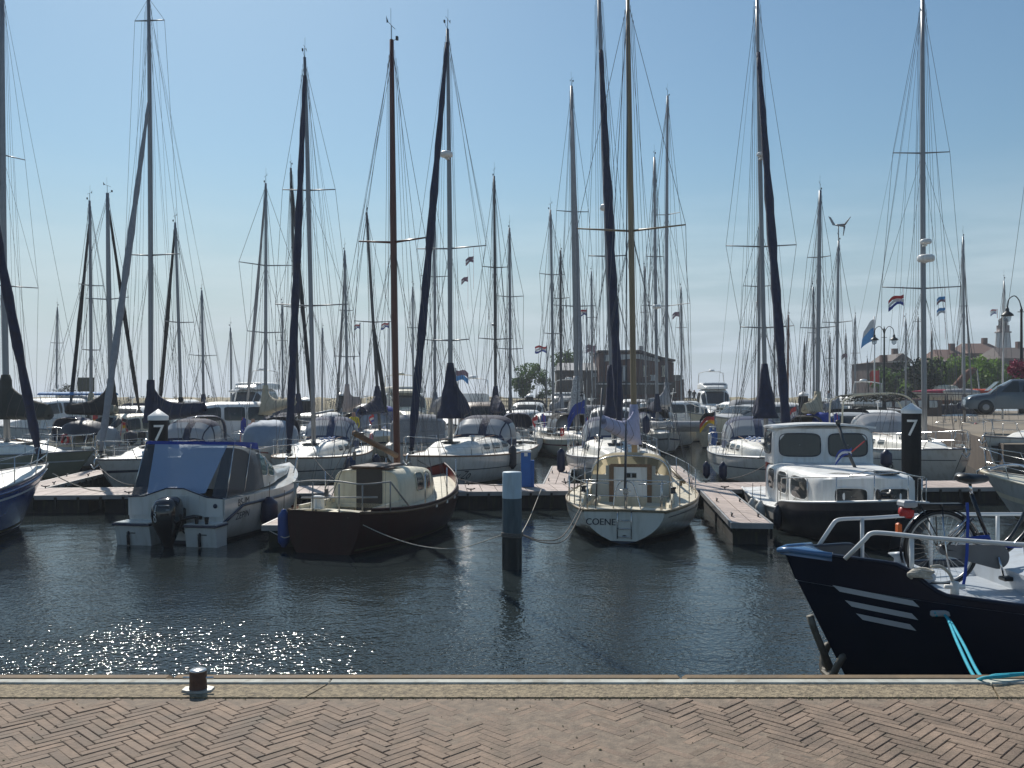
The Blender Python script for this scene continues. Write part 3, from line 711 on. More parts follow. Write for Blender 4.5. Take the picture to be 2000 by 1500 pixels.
        mb = MB(); mb.tube([fn(.01, v/12) for v in range(13)], .014, 5); mb.build('frame', STEEL, hd)
    if rail and det >= 1:
        mb = MB(); h = .6; r = .013 if det >= 2 else .018
        for sg in (1, -1):                        # pulpit
            pts = [hu.P(.87, S(.87), sg), hu.P(.9, S(.9), sg)+Vector((0, 0, h)), hu.P(.97, S(.97), sg)+Vector((.05, 0, h+.02)), Vector((L/2+.05, 0, S(1)+h+.03))]
            mb.tube([pts[0]]+smoothpath(pts[1:], 3), r, 5); mb.tube([hu.P(.965, S(.965), sg), hu.P(.975, S(.975), sg)+Vector((.05, 0, h))], r, 5)
            mb.tube([hu.P(.88, S(.88), sg)+Vector((0, 0, h*.5)), hu.P(.97, S(.97), sg)+Vector((.02, 0, h*.5))], r*.8, 4)
        mb.build('pulpit', STEEL, root)
        for sg in (1, -1):
            mb = MB(); pts = [hu.P(.0, S(0), sg)+Vector((.05, -sg*.08, 0))]; q = pts[0]+Vector((0, 0, h)); q2 = hu.P(.12, S(.12), sg)+Vector((0, -sg*.05, h)); mb.tube([pts[0], q, q2, q2-Vector((0, 0, h))], r, 5)
            mb.tube([q, Vector((q.x, q.y*.4, q.z))], r, 5); mb.build('pushpit', STEEL, root)
        st = [.22, .36, .5, .63, .76] if det >= 2 else [.35, .6]
        for sg in (1, -1):
            wl = MB()
            prev = [hu.P(.12, S(.12), sg)+Vector((0, -sg*.05, h)), hu.P(.12, S(.12), sg)+Vector((0, -sg*.05, h*.5))]
            for t in st+[.9]:
                b = hu.P(t, S(t), sg)+Vector((0, -sg*.05, 0)); tp = b+Vector((0, 0, h))
                if t != .9:
                    sm = MB(); sm.tube([b, tp], r, 5); sm.build('stanchion', STEEL, root)
                cur = [tp, b+Vector((0, 0, h*.5))]
                for a, c in zip(prev, cur): wl.wire(a, c, .005 if det >= 2 else .008)
                prev = cur
            wl.build('lifeline', STEEL, root)
    if det >= 1 and gear:                          # loose gear on deck: life buoy, ensign, vents, coiled sheets, outboard
        rg = random.Random(len(label)*31+int(L*100)); sg = rg.choice((1, -1)); bq = hu.P(.07, S(.07), sg)+Vector((0, -sg*.1, .38))
        mb = MB(); R_ = .2; mb.tube([bq+Vector((R_*math.cos(a), .02*sg, R_*math.sin(a))) for a in [i*.42-1.2 for i in range(13)]], .055, 7); mb.build('life_buoy', rg.choice([YEL, RED, WHITEF, WHITEF, ORNG]), root)
        if rg.random() < .6:
            mb = MB(); b0 = Vector((-L/2+.05, -sg*B*tw*.3, S(0))); b1_ = b0+Vector((-.35, 0, 1.25)); mb.tube([b0, b1_], .014, 4); flagmesh(mb, b1_, .62, .42, rg.choice([NL, NL, DE, (2, 2), (0, 1)]), dirx=(-1, .25*sg, 0), droop=.75, wav=.09); fm2 = mb.build('ensign', FLAGM, root)
        mb = MB()
        for k in range(3 if det >= 2 else 1):
            c = Vector((xm-.3-.35*k, sg*(.25+.12*k), mz+.03)); mb.tube([c+Vector((.13*math.cos(a*.7), .1*math.sin(a*.7), .012*a)) for a in range(14)], .016, 5)
        mb.build('coiled_line', rg.choice([ROPEW, BLUEP, ROPE, RED]), root)
        mb = MB(); c = Vector((xm-.75, -sg*B*.16, mz+.02)); mb.lathe([(.07, -.05), (.06, .08), (.09, .16), (.11, .2), (.05, .24), (.001, .25)], c, 10); mb.build('deck_vent', STEEL, root)
        if det >= 2:
            for w_s in (1, -1):
                mb = MB(); mb.lathe([(.09, 0), (.075, .04), (.06, .1), (.085, .13), (.08, .15), (.001, .16)], hu.P(.26, S(.26), w_s)*1+Vector((0, -w_s*.42, .2)), 12); mb.build('winch', BLACK, root)
            mb = MB(); mb.box((L/2-.35, 0, S(.97)+.12), (.5, .12, .08)); mb.tube([(L/2-.1, 0, S(1)+.1), (L/2+.12, 0, S(1)-.02), (L/2+.1, 0, S(1)-.3)], .025, 6); mb.tube([(L/2+.1, -.14, S(1)-.14), (L/2+.13, 0, S(1)-.3), (L/2+.1, .14, S(1)-.14)], .022, 5); mb.build('anchor', STEEL, root)
        if rg.random() < .35:
            mb = MB(); c = Vector((-L/2+.0, sg*B*tw*.25, S(0)+.45)); mb.box(c, (.3, .24, .34), bev=.06); mb.tube([c, c-Vector((.05, 0, .8))], .045, 6); mb.build('small_outboard', rg.choice([BLACK, GREYP, WHITEP]), root)
    mb = MB(); windex(mb, T, 1 if det >= 1 else 1.1); mb.build('wind_vane', BLACK, root)
    if radar:
        for rz_ in radar:
            c = at(WZ(rz_[0], Zm))+Vector((.28, 0, 0)); s_ = rz_[1] if len(rz_) > 1 else 1.
            mb = MB(); mb.lathe([(.01, .14*s_), (.2*s_, .13*s_), (.27*s_, .08*s_), (.28*s_, -.04*s_), (.24*s_, -.09*s_), (.05, -.11*s_)], c, 14); mb.box(c-Vector((.15, 0, .12)), (.3, .12, .05)); mb.build('radar_dome', WHITEP, root)
    for (px_, py_, rows, s_) in flags:
        P = Lc(W(px_, py_, Zm)); mb = MB(); flagmesh(mb, P, .55*s_, .36*s_, rows, dirx=(Mi.to_3x3() @ Vector((-1, .2, 0))), droop=.35); mb.wire(P+Vector((0, 0, .3)), P-Vector((0, 0, 1.2)), .004)
        mb.build('flag', FLAGM, root)
    return dict(root=root, Lc=Lc, hu=hu, S=S, at=at, base=base, T=T, L=L, B=B, M=Mi.inverted(), wr=wr, mz=mz, xm=xm)
def motorboat(label, px, Z, hdg, L, B, fb=(.8, .85, 1.15), zt=2.4, fly=False, hull=None, deckm=None, arch=False, name='motor_cruiser', group='motor boats in the marina', wd=None, canopy=None, hullkw=None, stripe=None, mastpole=True, det=1, winm=None):
    """hdg: world heading of the bow in degrees (90 = away from the camera)"""
    root = thing(name, label, 'motorboat', (WX(px, Z), Z, 0), math.radians(hdg), group); hull = hull or GEL; deckm = deckm or WHITEP
    hu = Hull(L, B, *fb, tw=.88, q=.4, **(hullkw or {})); S = hu.zs
    mb = MB(); hu.shell(mb, n=18, na=5, nb=2); mb.build('hull', [hull, ANTIF], root)
    mb = MB(); hu.deck(mb, n=18); mb.build('deck', DECK, root)
    mb = MB(); hu.rail(mb, .035, .01, dz=-.06); mb.build('rubbing_strake', NAVYC if stripe else GREYP, root)
    z0 = S(.5)-.02; h1 = zt-z0; wc = B*.4; x = lambda t: -L/2+L*t; xa, xb = x(.18), x(.82)
    tab = [(xa, wc, h1*.96, z0), (xa+.1, wc, h1, z0), (x(.45), wc, h1, z0), (x(.55), wc*.97, h1*.93, z0), (x(.66), wc*.85, h1*.42, z0), (x(.75), wc*.65, h1*.3, z0), (x(.88), wc*.25, .03, z0+.05)]
    fn = house(tab, .38, .42); mb = MB(); house_mesh(mb, fn, tab, extra=1); ho = mb.build('cabin', deckm, root)
    LT = (x(.88)-xa); U = lambda t: (x(t)-xa)/LT
    for a, b in ((.20, .30), (.315, .42), (.435, .54)): sidewin(fn, .42, U(a), U(b), .5, .86, ho, winm or GLASS, off=.02, rnd_=.25)
    for v0, v1 in ((.22, .4), (.42, .58), (.6, .78)):                # windscreen
        m2 = MB(); m2.surf(fn, [U(.56)+(U(.65)-U(.56))*i/3 for i in range(4)], [lerp(v0, v1, i/4) for i in range(5)], off=.025, outw=True); m2.build('windscreen', winm or GLASS, ho)
    # aft bulkhead door and windows
    for yy, ww_, nm in ((-wc*.5, wc*.5, 'window'), (wc*.5, wc*.5, 'window'), (0, wc*.42, 'door')):
        m2 = MB(); hh = h1*.42 if nm == 'window' else h1*.8; m2.box((xa-.012, yy, z0+h1*(.66 if nm == 'window' else .48)), (.02, ww_, hh)); m2.build(nm, winm or GLASS, ho)
    if canopy:
        zc = zt+(.9 if fly else 0.05); xx = x(.05); t2 = [(xx, B*.4, zc-S(0)-.15, S(0)+.1), (xx+.15, B*.4, zc-S(0), S(0)+.1), (x(.2), B*.4, zc-S(0)+.03, S(0)+.1)]
        f2 = house(t2, .4, .4); m2 = MB(); house_mesh(m2, f2, t2); c_ = m2.build('canopy', canopy, root)
        for yy in (-B*.2, B*.2): m3 = MB(); m3.box((xx-.01, yy, S(0)+.1+(zc-S(0))*.6), (.02, B*.3, (zc-S(0))*.42)); m3.build('clear_panel', VINYL, c_)
    if fly:
        m2 = MB(); t3 = [(x(.1), wc*.9, .6, zt-.05), (x(.35), wc*.92, .62, zt-.05), (x(.5), wc*.85, .55, zt-.05), (x(.58), wc*.6, .2, zt-.08)]
        f3 = house(t3, .35, .3); house_mesh(m2, f3, t3); fb_ = m2.build('flybridge', deckm, root)
        m3 = MB(); m3.surf(f3, [.72+.07*i for i in range(4)], [.2+.1*i for i in range(7)], off=.025, outw=True); m3.build('windscreen', GLASS, fb_)
        m2 = MB()
        for sg in (1, -1): m2.tube([(x(.15), sg*wc*.85, zt+.5), (x(.12), sg*wc*.8, zt+1.5), (x(.2), sg*wc*.5, zt+1.62), (x(.2), 0, zt+1.64)], .04, 6)
        m2.lathe([(.01, .2), (.25, .17), (.3, .05), (.28, 0)], (x(.2), 0, zt+1.64), 12); m2.build('radar_arch', deckm, root)
    if arch or (not fly and mastpole):
        m2 = MB(); m2.tube([(x(.35), 0, zt-.05), (x(.33), 0, zt+.9)], .03, 6); m2.wire((x(.33), -.35, zt+.6), (x(.33), .35, zt+.6), .015); m2.wire((x(.33), .3, zt+.6), (x(.33), .3, zt+1.9), .01)
        m2.lathe([(.01, .1), (.17, .08), (.2, 0), (.05, -.05)], (x(.36), 0, zt+.5), 10); m2.build('signal_mast', deckm, root)
    m2 = MB(); hr = .6; r = .016+.0002*Z
    for sg in (1, -1):
        pts = [hu.P(t, S(t), sg)+Vector((0, -sg*.06, hr*(1 if t > .4 else 0))) for t in (.38, .45, .6, .75, .88, .96)]+[Vector((L/2, 0, S(1)+hr))]
        m2.tube(pts, r, 5)
        for t in (.5, .62, .75, .88): b = hu.P(t, S(t), sg)+Vector((0, -sg*.06, 0)); m2.tube([b, b+Vector((0, 0, hr))], r*.8, 4)
    m2.build('guard_rail', STEEL, root)
    return dict(root=root, hu=hu, S=S, fn=fn, x=x, B=B, L=L)
# ---------------- pontoons and piles ----------------
PDECK = mat('pale_pontoon_deck', (.46, .38, .34), .75, var=.14, vs=5, island=.1, bump=.002, bs=60, grime=((.22, .18, .14), .8, .5))
PEDGE = mat('pontoon_edge_metal', (.3, .3, .3), .5, .4, var=.2)
PFLOAT = mat('pontoon_float', (.02, .02, .02), .8, var=.4, vs=4, grime=((.06, .07, .03), 2, .6))
def pontoon(label, P0, P1, wd, name='pontoon', cat='pontoon', group='floating pontoons', side=1, bw=.42, floats=True):
    P0 = Vector(P0); P1 = Vector(P1); d = P1-P0; L = d.length; th = math.atan2(d.y, d.x); t = thing(name, label, cat, (P0.x, P0.y, 0), th, group)
    mb = MB(); n = max(1, int(L/bw)); rows = 2 if wd > 1 else 2
    for i in range(n):
        for j in range(rows):
            mb.box(((i+.5)*L/n, side*(j+.5)*wd/rows, .475), (L/n-.02, wd/rows-.02, .05))
    mb.build('deck_slab', PDECK, t)
    mb = MB(); y0, y1 = sorted((0, side*wd))
    mb.box((L/2, y0-.03, .44), (L+.1, .05, .12)); mb.box((L/2, y1+.03, .44), (L+.1, .05, .12)); mb.box((-.03, (y0+y1)/2, .44), (.05, wd, .12)); mb.box((L+.03, (y0+y1)/2, .44), (.05, wd, .12))
    mb.build('edge_rail', PEDGE, t)
    mb = MB(); k = max(2, int(L/2.4)); 
    for i in range(k): mb.box(((i+.5)*L/k, (y0+y1)/2, .12), (L/k*.86, wd*.94, .5), bev=.04)
    mb.box((L/2, (y0+y1)/2, .36), (L, wd*.8, .1))
    for i in range(int(L/.6)): mb.box((.3+i*.6, y0-.07, .28), (.06, .05, .34)); 
    mb.build('float', PFLOAT, t)
    for i in range(max(2, int(L/3))):
        x = 1.0+i*3
        for y in (y0+.1, y1-.1): mb = MB(); mb.tube([(x-.12, y, .58), (x-.05, y, .56), (x+.05, y, .56), (x+.12, y, .58)], .018, 5); mb.tube([(x, y, .49), (x, y, .57)], .02, 5); mb.build('cleat', BLACK, t)
    return t
pontoon('long pale pontoon crossing the whole harbour behind the front boats', (-14.6, 25.12), (-5.2, 25.9), 2.1)
pontoon('middle length of the long pontoon behind the blue pedestal and the white topped pile', (-5.15, 25.92), (5.2, 26.8), 2.1)
pontoon('right length of the long pontoon behind the white cabin cruiser', (5.25, 26.82), (16.5, 27.75), 2.1)
pontoon('narrow finger pontoon between the white sloop and the dark hulled cabin cruiser', (4.75, 19.8), (5.5, 26.7), .78, name='finger_pontoon', side=-1, group='finger pontoons')
pontoon('short finger pontoon squeezed between the outboard boat and the maroon boat', (-5.22, 19.45), (-5.05, 25.8), .72, name='finger_pontoon', side=-1, group='finger pontoons')
pontoon('finger pontoon behind, next to the navy fendered white yacht', (5.9, 28.9), (6.5, 36.), .8, name='finger_pontoon', side=1, group='finger pontoons')
pontoon('finger pontoon behind at the left, beside the green sided yacht', (-13.9, 27.4), (-14.6, 34), .9, name='finger_pontoon', side=1, group='finger pontoons')
pontoon('finger pontoon with dark edge right of the big navy hooded yacht', (1.0, 28.6), (1.6, 36), .7, name='finger_pontoon', side=-1, group='finger pontoons')
PILEM = mat('black_steel_pile', (.008, .010, .013), .6, var=.3, vs=3, spec=.2, grime=((.03, .03, .028), 1.2, .5))
PILEG = mat('weathered_grey_pile', (.075, .105, .12), .7, var=.25, vs=4, stretch=(3, 3, .6), bump=.006, bs=14, grime=((.03, .045, .045), 1.4, .7))
PILEB = mat('wet_pile_foot', (.012, .02, .022), .35, var=.3, vs=5)
PILEW = mat('pale_blue_white_band', (.46, .56, .62), .55, var=.08, vs=4, grime=((.3, .32, .3), 1.3, .5))
def wrap7(R, cx, cz, root, size=.5, az=-90, txt='7'):
    a0 = math.radians(az)
    lettering(txt, size, lambda x, y: Vector(((R+.004)*math.cos(a0+(x+cx)/R), (R+.004)*math.sin(a0+(x+cx)/R), cz+y)), LTTXT, root, name='numeral')
def pile7(label, px, Z, R, top, h7=.62, cx=0):
    t = thing('mooring_pile', label, 'mooring pile', (WX(px, Z), Z, 0), 0, 'black mooring piles with white cone caps')
    mb = MB(); mb.lathe([(R, -1.5), (R, top-.26)], seg=28); mb.build('shaft', PILEM, t)
    mb = MB(); mb.lathe([(R*1.07, top-.30), (R*1.07, top-.19), (R*1.0, top-.175), (R*.05, top), (.001, top)], seg=28); mb.build('cap', WHITEP, t)
    return t
az = math.degrees(math.atan2(-26.3, -WX(1780, 26.3)))
t = pile7('tall black pile with white cone cap and number 7 in front of the right pontoon', 1780, 26.3, .262, WZ(787, 26.3)); wrap7(.262, .03, WZ(835, 26.3), t, .66, az)
az = math.degrees(math.atan2(-24.9, -WX(309, 24.9)))
t = pile7('black pile with white cone cap and number 7 behind the outboard boat canopy', 309, 24.9, .25, WZ(799, 24.9)); wrap7(.25, .02, WZ(845, 24.9), t, .62, az)
t = pile7('black pile with white cap standing in the background behind the blue tarpaulin', 1569, 55, .28, WZ(764, 55))
t = pile7('distant thin pile with white cap left of the round trees', 1035, 80, .3, WZ(768, 80))
t = pile7('distant dark pile before the sandy bank left of the drooping navy sail cover', 665, 80, .3, WZ(766, 80))
t = pile7('dark distant pile just right of the blue furled sail at the sandy bank', 598, 70, .5, WZ(775, 70))
Zp = 17.2; R = .182
t = thing('mooring_pile', 'grey wooden mooring pile with broad white top standing alone in the open water', 'mooring pile', (WX(1000, Zp), Zp, 0))
wob = lambda z: 0
mb = MB(); mb.lathe([(R*1.02, -1.2), (R*1.02, .62)], seg=26); mb.build('wet_foot', PILEB, t)
mb = MB(); mb.lathe([(R*1.0, .62), (R, .9), (R*.985, 1.31)], seg=26); mb.build('shaft', PILEG, t)
mb = MB(); mb.lathe([(R*1.0, 1.312), (R*.985, 1.7), (R*.98, 1.785), (R*.93, 1.80), (.001, 1.805)], seg=26); mb.build('white_top', PILEW, t)
mb = MB()
for z in (.60, .63, .66): mb.tube([(1.05*R*math.cos(a*.5236), 1.05*R*math.sin(a*.5236), z+.01*math.sin(a)) for a in range(13)], .014, 5)
mb.build('rope_loop', ROPE, t)
def rope(label, pts, r=.012, m=None, group='mooring lines', n=8):
    mb = MB(); mb.tube(smoothpath(pts, n), r, 5); return tag(mb.build('mooring_line', m or ROPE), label, 'rope', group)
pc = Vector((WX(1000, Zp), Zp, .62))
# ---------------- front row: white sloop seen from astern ----------------
S_ = sailboat('white sloop seen from astern with cream spray hood and COENE on its transom', (1253, 27.76), (1240, 24.3), (1226, -8), 7.8, 3.25, fb=(.70, .72, 1.2), tw=.54, hull=mat('aged_cream_gelcoat', (.55, .53, .46), .25, var=.06, vs=1.5, coat=.3, grime=((.3, .27, .2), 1.2, .6)), deckm=mat('cream_white_deck', (.62, .56, .43), .55, var=.1, vs=6, bump=.002, bs=120, grime=((.36, .3, .2), 1., .6)), zboom=2.1,
    stripe=None, cabh=.46, mastm=WOODL, mr=.078, spr=((452, 1121, 1330),), cover=(LILAC, 3.2, .78, .26, .17), boomang=(1176, 822, 21.3), det=2, gear=False, hullkw=dict(zk0=.0, rs=-.12, q=.5, vee=.62), line='teak', backstay=False, ww=1.25)
r, hu, L = S_['root'], S_['hu'], 7.8
mb = MB(); hu.rail(mb, .03, .0, ell=1.2); mb.tube([hu.P(0, hu.zs(0), 1)+Vector((0, 0, .01)), hu.P(0, hu.zs(0), 0)+Vector((-.03, 0, .03)), hu.P(0, hu.zs(0), -1)+Vector((0, 0, .01))], .03, 6); mb.build('rubbing_strake', WOODL, r)
hu.line(.82, .79, .03, .98).build('cove_line', STRIPE, r)
lettering('COENE', .2, lambda x, y: Vector((-3.9-.12*(.23-y)/.7-.012, .50-x, .47+y)), DKTXT, r, bold=.006)
xa = -3.9+.31*7.8
tab = [(xa-.02, .95, .66, 1.1), (xa+.35, .98, .73, 1.1), (xa+.75, .9, .6, 1.12), (xa+1.15, .8, .12, 1.14)]
fn = house(tab, .62, .6); mb = MB(); mb.surf(fn, [i/10 for i in range(11)], [i/20 for i in range(21)]); hd = mb.build('spray_hood', CREAMT, r)
for v0, v1 in ((.06, .22), (.29, .42), (.44, .56), (.58, .71), (.78, .94)):
    mb = MB(); mb.surf(fn, [.5+.1*i for i in range(5)] if .25 < v0 < .7 else [.1+.16*i for i in range(5)], [lerp(v0, v1, i/5) for i in range(6)], off=.012); mb.surf(fn, [.5+.1*i for i in range(5)] if .25 < v0 < .7 else [.1+.16*i for i in range(5)], [lerp(v0, v1, i/5) for i in range(6)], off=-.025); mb.build('clear_panel', VINYL, hd)
mb = MB(); mb.tube([fn(.0, v/14) for v in range(15)], .02, 6); mb.build('hood_frame', STEEL, hd)
CRG = mat('creamy_white_bulkhead', (.46, .45, .40), .5, var=.08, grime=((.3, .26, .18), 1.5, .5))
mb = MB(); zt = hu.zs(.31)+.45; mb.box((xa-.03, 0, zt-.32), (.03, 1.86, .9), bev=.012); mb.box((xa-.02, 0, zt+.2), (.02, 1.2, .3)); mb.build('bulkhead', CRG, r)
mb = MB()
for s in (1, -1): mb.box((xa-.06, s*.46, zt-.12), (.04, .11, .98))
mb.box((xa-.06, 0, zt+.36), (.05, .96, .07)); mb.build('door_post', TEAK, r)
mb = MB(); mb.box((xa-.055, 0, zt-.14), (.03, .8, .92)); dr = mb.build('companionway_door', WHITEP, r)
mb = MB(); mb.box((xa-.075, -.02, zt+.12), (.012, .26, .13)); mb.build('vent_grille', GREYP, dr)
mb = MB(); mb.box((xa-.078, -.09, zt+.12), (.012, .1, .1)); mb.box((xa-.078, .05, zt+.12), (.012, .1, .1)); mb.build('vent', GLASS, dr)
for s in (1, -1):                                # coamings
    mb = MB(); pts = [(-3.3, s*.98), (-2.6, s*1.02), (xa, s*1.02)]
    for (a, b) in zip(pts, pts[1:]):
        z0 = .66; P = []
        for (x, y), h in ((a, .14 if a[0] < -3 else .3), (b, .3)): P += [(x, y-.03*s, z0), (x, y+.03*s, z0), (x, y+.02*s, z0+h), (x, y-.02*s, z0+h)]
        mb.add(P, [(0, 3, 2, 1), (4, 5, 6, 7), (0, 1, 5, 4), (1, 2, 6, 5), (2, 3, 7, 6), (3, 0, 4, 7)])
    mb.build('coaming', CREAM, r)
for s in (1, -1):
    mb = MB(); mb.lathe([(.075, 0), (.06, .03), (.05, .08), (.075, .12), (.07, .14), (.001, .145)], (-2.45, s*1.04, .97), 12); mb.build('winch', BLACK, r)
mb = MB(); r5 = .014                              # boarding ladder, steering frame, push pit bars
for y in (.13, -.17): mb.tube([(-3.93, y, .72), (-4.02, y, .6), (-4.02, y, .12)], r5, 6)
for z in (.16, .34, .52): mb.tube([(-4.02, .13, z), (-4.02, -.17, z)], r5, 5)
mb.build('boarding_ladder', STEEL, r)
mb = MB(); mb.lathe([(.001, 0), (.07, .005), (.07, .02), (.001, .025)], (-3.97, -.02, .13), 14, M=Matrix.Rotation(-math.pi/2, 3, 'Y')); mb.build('exhaust_flange', BLACK, r)
mb = MB(); mb.tube(smoothpath([(-3.75, .24, .74), (-3.7, .2, 1.1), (-3.68, .1, 1.32), (-3.68, -.06, 1.34), (-3.68, -.2, 1.26), (-3.7, -.3, .95), (-3.75, -.36, .74)], 5), .016, 6)
mb.tube([(-3.72, -.04, .7), (-3.7, -.03, 1.32)], .025, 6); mb.box((-3.7, -.03, 1.12), (.09, .11, .16), bev=.02); mb.tube([(-3.7, .12, 1.15), (-3.7, -.15, 1.13)], .012, 5); mb.build('wind_steering_gear', STEEL, r)
mb = MB(); mb.tube([(-3.7, -.03, .95), (-2.9, 0, 1.05)], .02, 6); mb.build('tiller', TEAK, r)
mb = MB(); mb.tube([(-3.45, 1.02, .72), (-3.5, .98, 1.33), (-3.72, .82, 1.36), (-3.72, -.82, 1.36), (-3.5, -.98, 1.33), (-3.45, -1.02, .72)], .014, 6); mb.tube([(-3.5, .98, 1.02), (-3.76, .7, 1.02), (-3.76, -.7, 1.02), (-3.5, -.98, 1.02)], .011, 5)
for y in (.82, -.82): mb.tube([(-3.72, y, .72), (-3.72, y, 1.36)], .013, 5)
mb.build('stern_rail', STEEL, r)
mb = MB(); T_ = S_['T']
for y in (.62, -.05, -.02): mb.wire((-3.85, y, .74), T_+Vector((0, 0, -.1)), .008)
mb.tube([(-3.8, .62, .8), (-3.6, .5, 3.4)], .018, 5); mb.tube([(-3.82, -.02, 1.2), (-3.62, -.03, 2.6)], .022, 5); mb.build('twin_backstay', WIRE, r)
Wd = S_['M']
mb = MB(); mb.tube([(-.2, -1.28, 1.02), (3.1, -.55, 1.45)], .045, 8)
mb.box((.2, -1.2, .98), (.06, .06, .18)); mb.box((1.8, -.85, 1.15), (.06, .06, .3)); mb.build('spinnaker_pole', WOODL, r)
mb = MB(); mb.tube([(-2.9, .7, .62), (-2.9, .72, .75), (-2.3, .7, .8)], .06, 8); mb.build('cushion', BEIGEC, r)
rope('pair of dark mooring lines sagging from the white sloop to the lone pile', [pc+Vector((.18, .05, 0)), (WX(1060, 18.3), 18.3, WZ(1056, 18.3)), (WX(1100, 19), 19, WZ(1046, 19)), Wd @ Vector((-3.6, .95, .78))], .012)
rope('second dark mooring line from the white sloop to the lone pile, sagging a bit deeper', [pc+Vector((.18, .0, 0)), (WX(1062, 18.2), 18.2, WZ(1060, 18.2)), (WX(1106, 18.9), 18.9, WZ(1052, 18.9)), Wd @ Vector((-3.62, .9, .76))], .012)
rope('thin pale line from the lone pile up to the pontoon', [pc+Vector((.17, .08, 0)), (WX(1035, 22), 22, WZ(1010, 22)), (WX(1057, 26.4), 26.4, .55)], .009, ROPEW)
# ---------------- front row: maroon wooden boat ----------------
S_ = sailboat('maroon hulled wooden sailing boat with cream cabin and brown varnished mast', (868, 25.43), (777, 22.4), (765, 78), 6.9, 2.65, fb=(.86, .72, 1.1), tw=.62, hull=MAROON, bootm=MAROON,
    deckm=CREAM, cab=False, mastm=WOODM, mr=.078, spr=((474, 700, 841),), det=2, gear=False, hullkw=dict(zk0=-.3, rs=-.05, q=.52, bul=2.6), line='teak', cover=False, rail=False, ww=1.15)
r, hu = S_['root'], S_['hu']
def bulwark(hu, h, t0, t1, mats, parent, th=.035, n=24, cap=.028, name='bulwark', rake=0.):
    mb = MB()
    for sg in (1, -1):
        A = []; Bq = []
        for i in range(n+1):
            t = t0+(t1-t0)*i/n; p = hu.P(t, hu.zs(t), sg); hh = h(t); fl = .0*hh; rk = rake*hh*max(0, (t-.93)/.07)
            A.append([p+Vector((0, 0, -.02)), Vector((p.x+rk, p.y+sg*fl, p.z+hh))]); Bq.append([Vector((p.x-.01, p.y-sg*th, p.z-.02)), Vector((p.x-.01+rk, p.y+sg*(fl-th), p.z+hh))])
        m = n+1; vs = [q for a in A for q in a]; fs = [(2*i, 2*i+2, 2*i+3, 2*i+1) for i in range(n)]
        mb.add(vs, fs if sg > 0 else [f[::-1] for f in fs], 0, True)
        vs = [q for a in Bq for q in a]; mb.add(vs, fs if sg < 0 else [f[::-1] for f in fs], 1, True)
        mb.tube([(a[1]+b[1])/2 for a, b in zip(A, Bq)], cap, 5, 2)
    return mb.build(name, mats, parent)
bulwark(hu, lambda t: .07+.2*max(0, (t-.5)/.5)**1.5, .05, 1., [MAROON, MAROON2, MAROON], r)
mb = MB()
for t in (.42, .52, .62): p = hu.P(t, hu.zs(t)*.93, -1); mb.box(p+Vector((0, -.01, .02)), (.07, .03, .06))
mb.build('scupper_plate', WHITEP, r)
hu.line(.86, .80, .03, .98, off=.03).build('rubbing_strake', MAROON, r)
xa = -1.45; z0 = .70
tab = [(xa, .80, .84, z0), (xa+.05, .82, .86, z0), (.1, .84, .84, z0), (.75, .72, .74, z0+.03), (1.25, .55, .5, z0+.1), (1.6, .4, .08, z0+.2)]
fn = house(tab, .3, .42); mb = MB(); house_mesh(mb, fn, tab, extra=2); cb = mb.build('cabin', CREAM, r)
for a, b in ((.30, .44), (.48, .62)): sidewin(fn, .42, a, b, .36, .86, cb, GLASS, off=.015, rim=CREAM)
mb = MB(); mb.box((xa-.03, -.08, 1.1), (.03, .62, .95)); mb.build('door', mat('dark_door_cloth', (.055, .05, .047), .9, var=.2), r)
mb = MB(); mb.box((xa+.5, -.05, 1.62), (1.2, .8, .05), bev=.02); mb.box((xa+.15, -.05, 1.59), (.35, 1.0, .04)); mb.build('sliding_hatch', BROWNP, r)
mb = MB(); mb.tube([fn(0, v/14) for v in range(15)], .022, 6); mb.build('cabin_edge', CREAM, r)
mb = MB(); mb.box((xa-.02, 0, z0+.06), (.05, 2.0, .1)); 
for s in (1, -1): mb.box((-2.15, s*.86, z0+.1), (1.5, .05, .2))
mb.build('coaming', CREAM, r)
mb = MB(); q = [(-3.3, .75), (-3.35, .3), (-3.35, -.3), (-3.3, -.8), (-2.6, -1.1)]
mb.tube(smoothpath([(x, y, 1.42+(.05 if abs(y) < .5 else 0)) for x, y in [(-2.9, .95)]+q], 5), .018, 6)
for x, y in q+[(-2.9, .95)]: mb.tube([(x, y, .8), (x, y, 1.42)], .016, 5)
mb.tube([(-2.6, -1.1, 1.42), (-1.7, -1.15, .8)], .02, 6); mb.tube([(-3.3, .6, 1.1), (-2.9, -.95, 1.12)], .02, 6); mb.build('stern_rail', mat('galvanised_tube', (.3, .3, .29), .5, .5, var=.15), r)
mb = MB(); mb.box((-3.05, .35, .98), (.16, .22, .3), bev=.03); mb.tube([(-3.1, .35, 1.1), (-3.15, .35, .6)], .03, 6); mb.build('small_outboard', WHITEP, r)
mb = MB(); Lc = S_['Lc']; a = Vector((S_['xm']-.1, 0, 1.78)); b = Lc(W(692, 846, 20.2)); mb.tube([a, b], [.07, .065], 8); mb.build('boom', TEAK, r)
mb = MB(); mb.wire(b, (-3.2, .1, 1.3), .012); mb.wire(b+Vector((.1, 0, 0)), (-2.9, .15, 1.0), .012); mb.box(b-Vector((0, 0, .5)), (.06, .05, .18)); mb.box((-3.1, .12, 1.2), (.07, .06, .16)); mb.build('main_sheet', ROPE, r)
for t in (.35, .55, .75):
    for sg in (1, -1): mb = MB(); p = hu.P(t, hu.zs(t), sg); mb.tube([p-Vector((0, .06*sg, 0)), p+Vector((0, -.06*sg, .75))], .016, 5); mb.build('stanchion', STEEL, r)
Wd = S_['M']
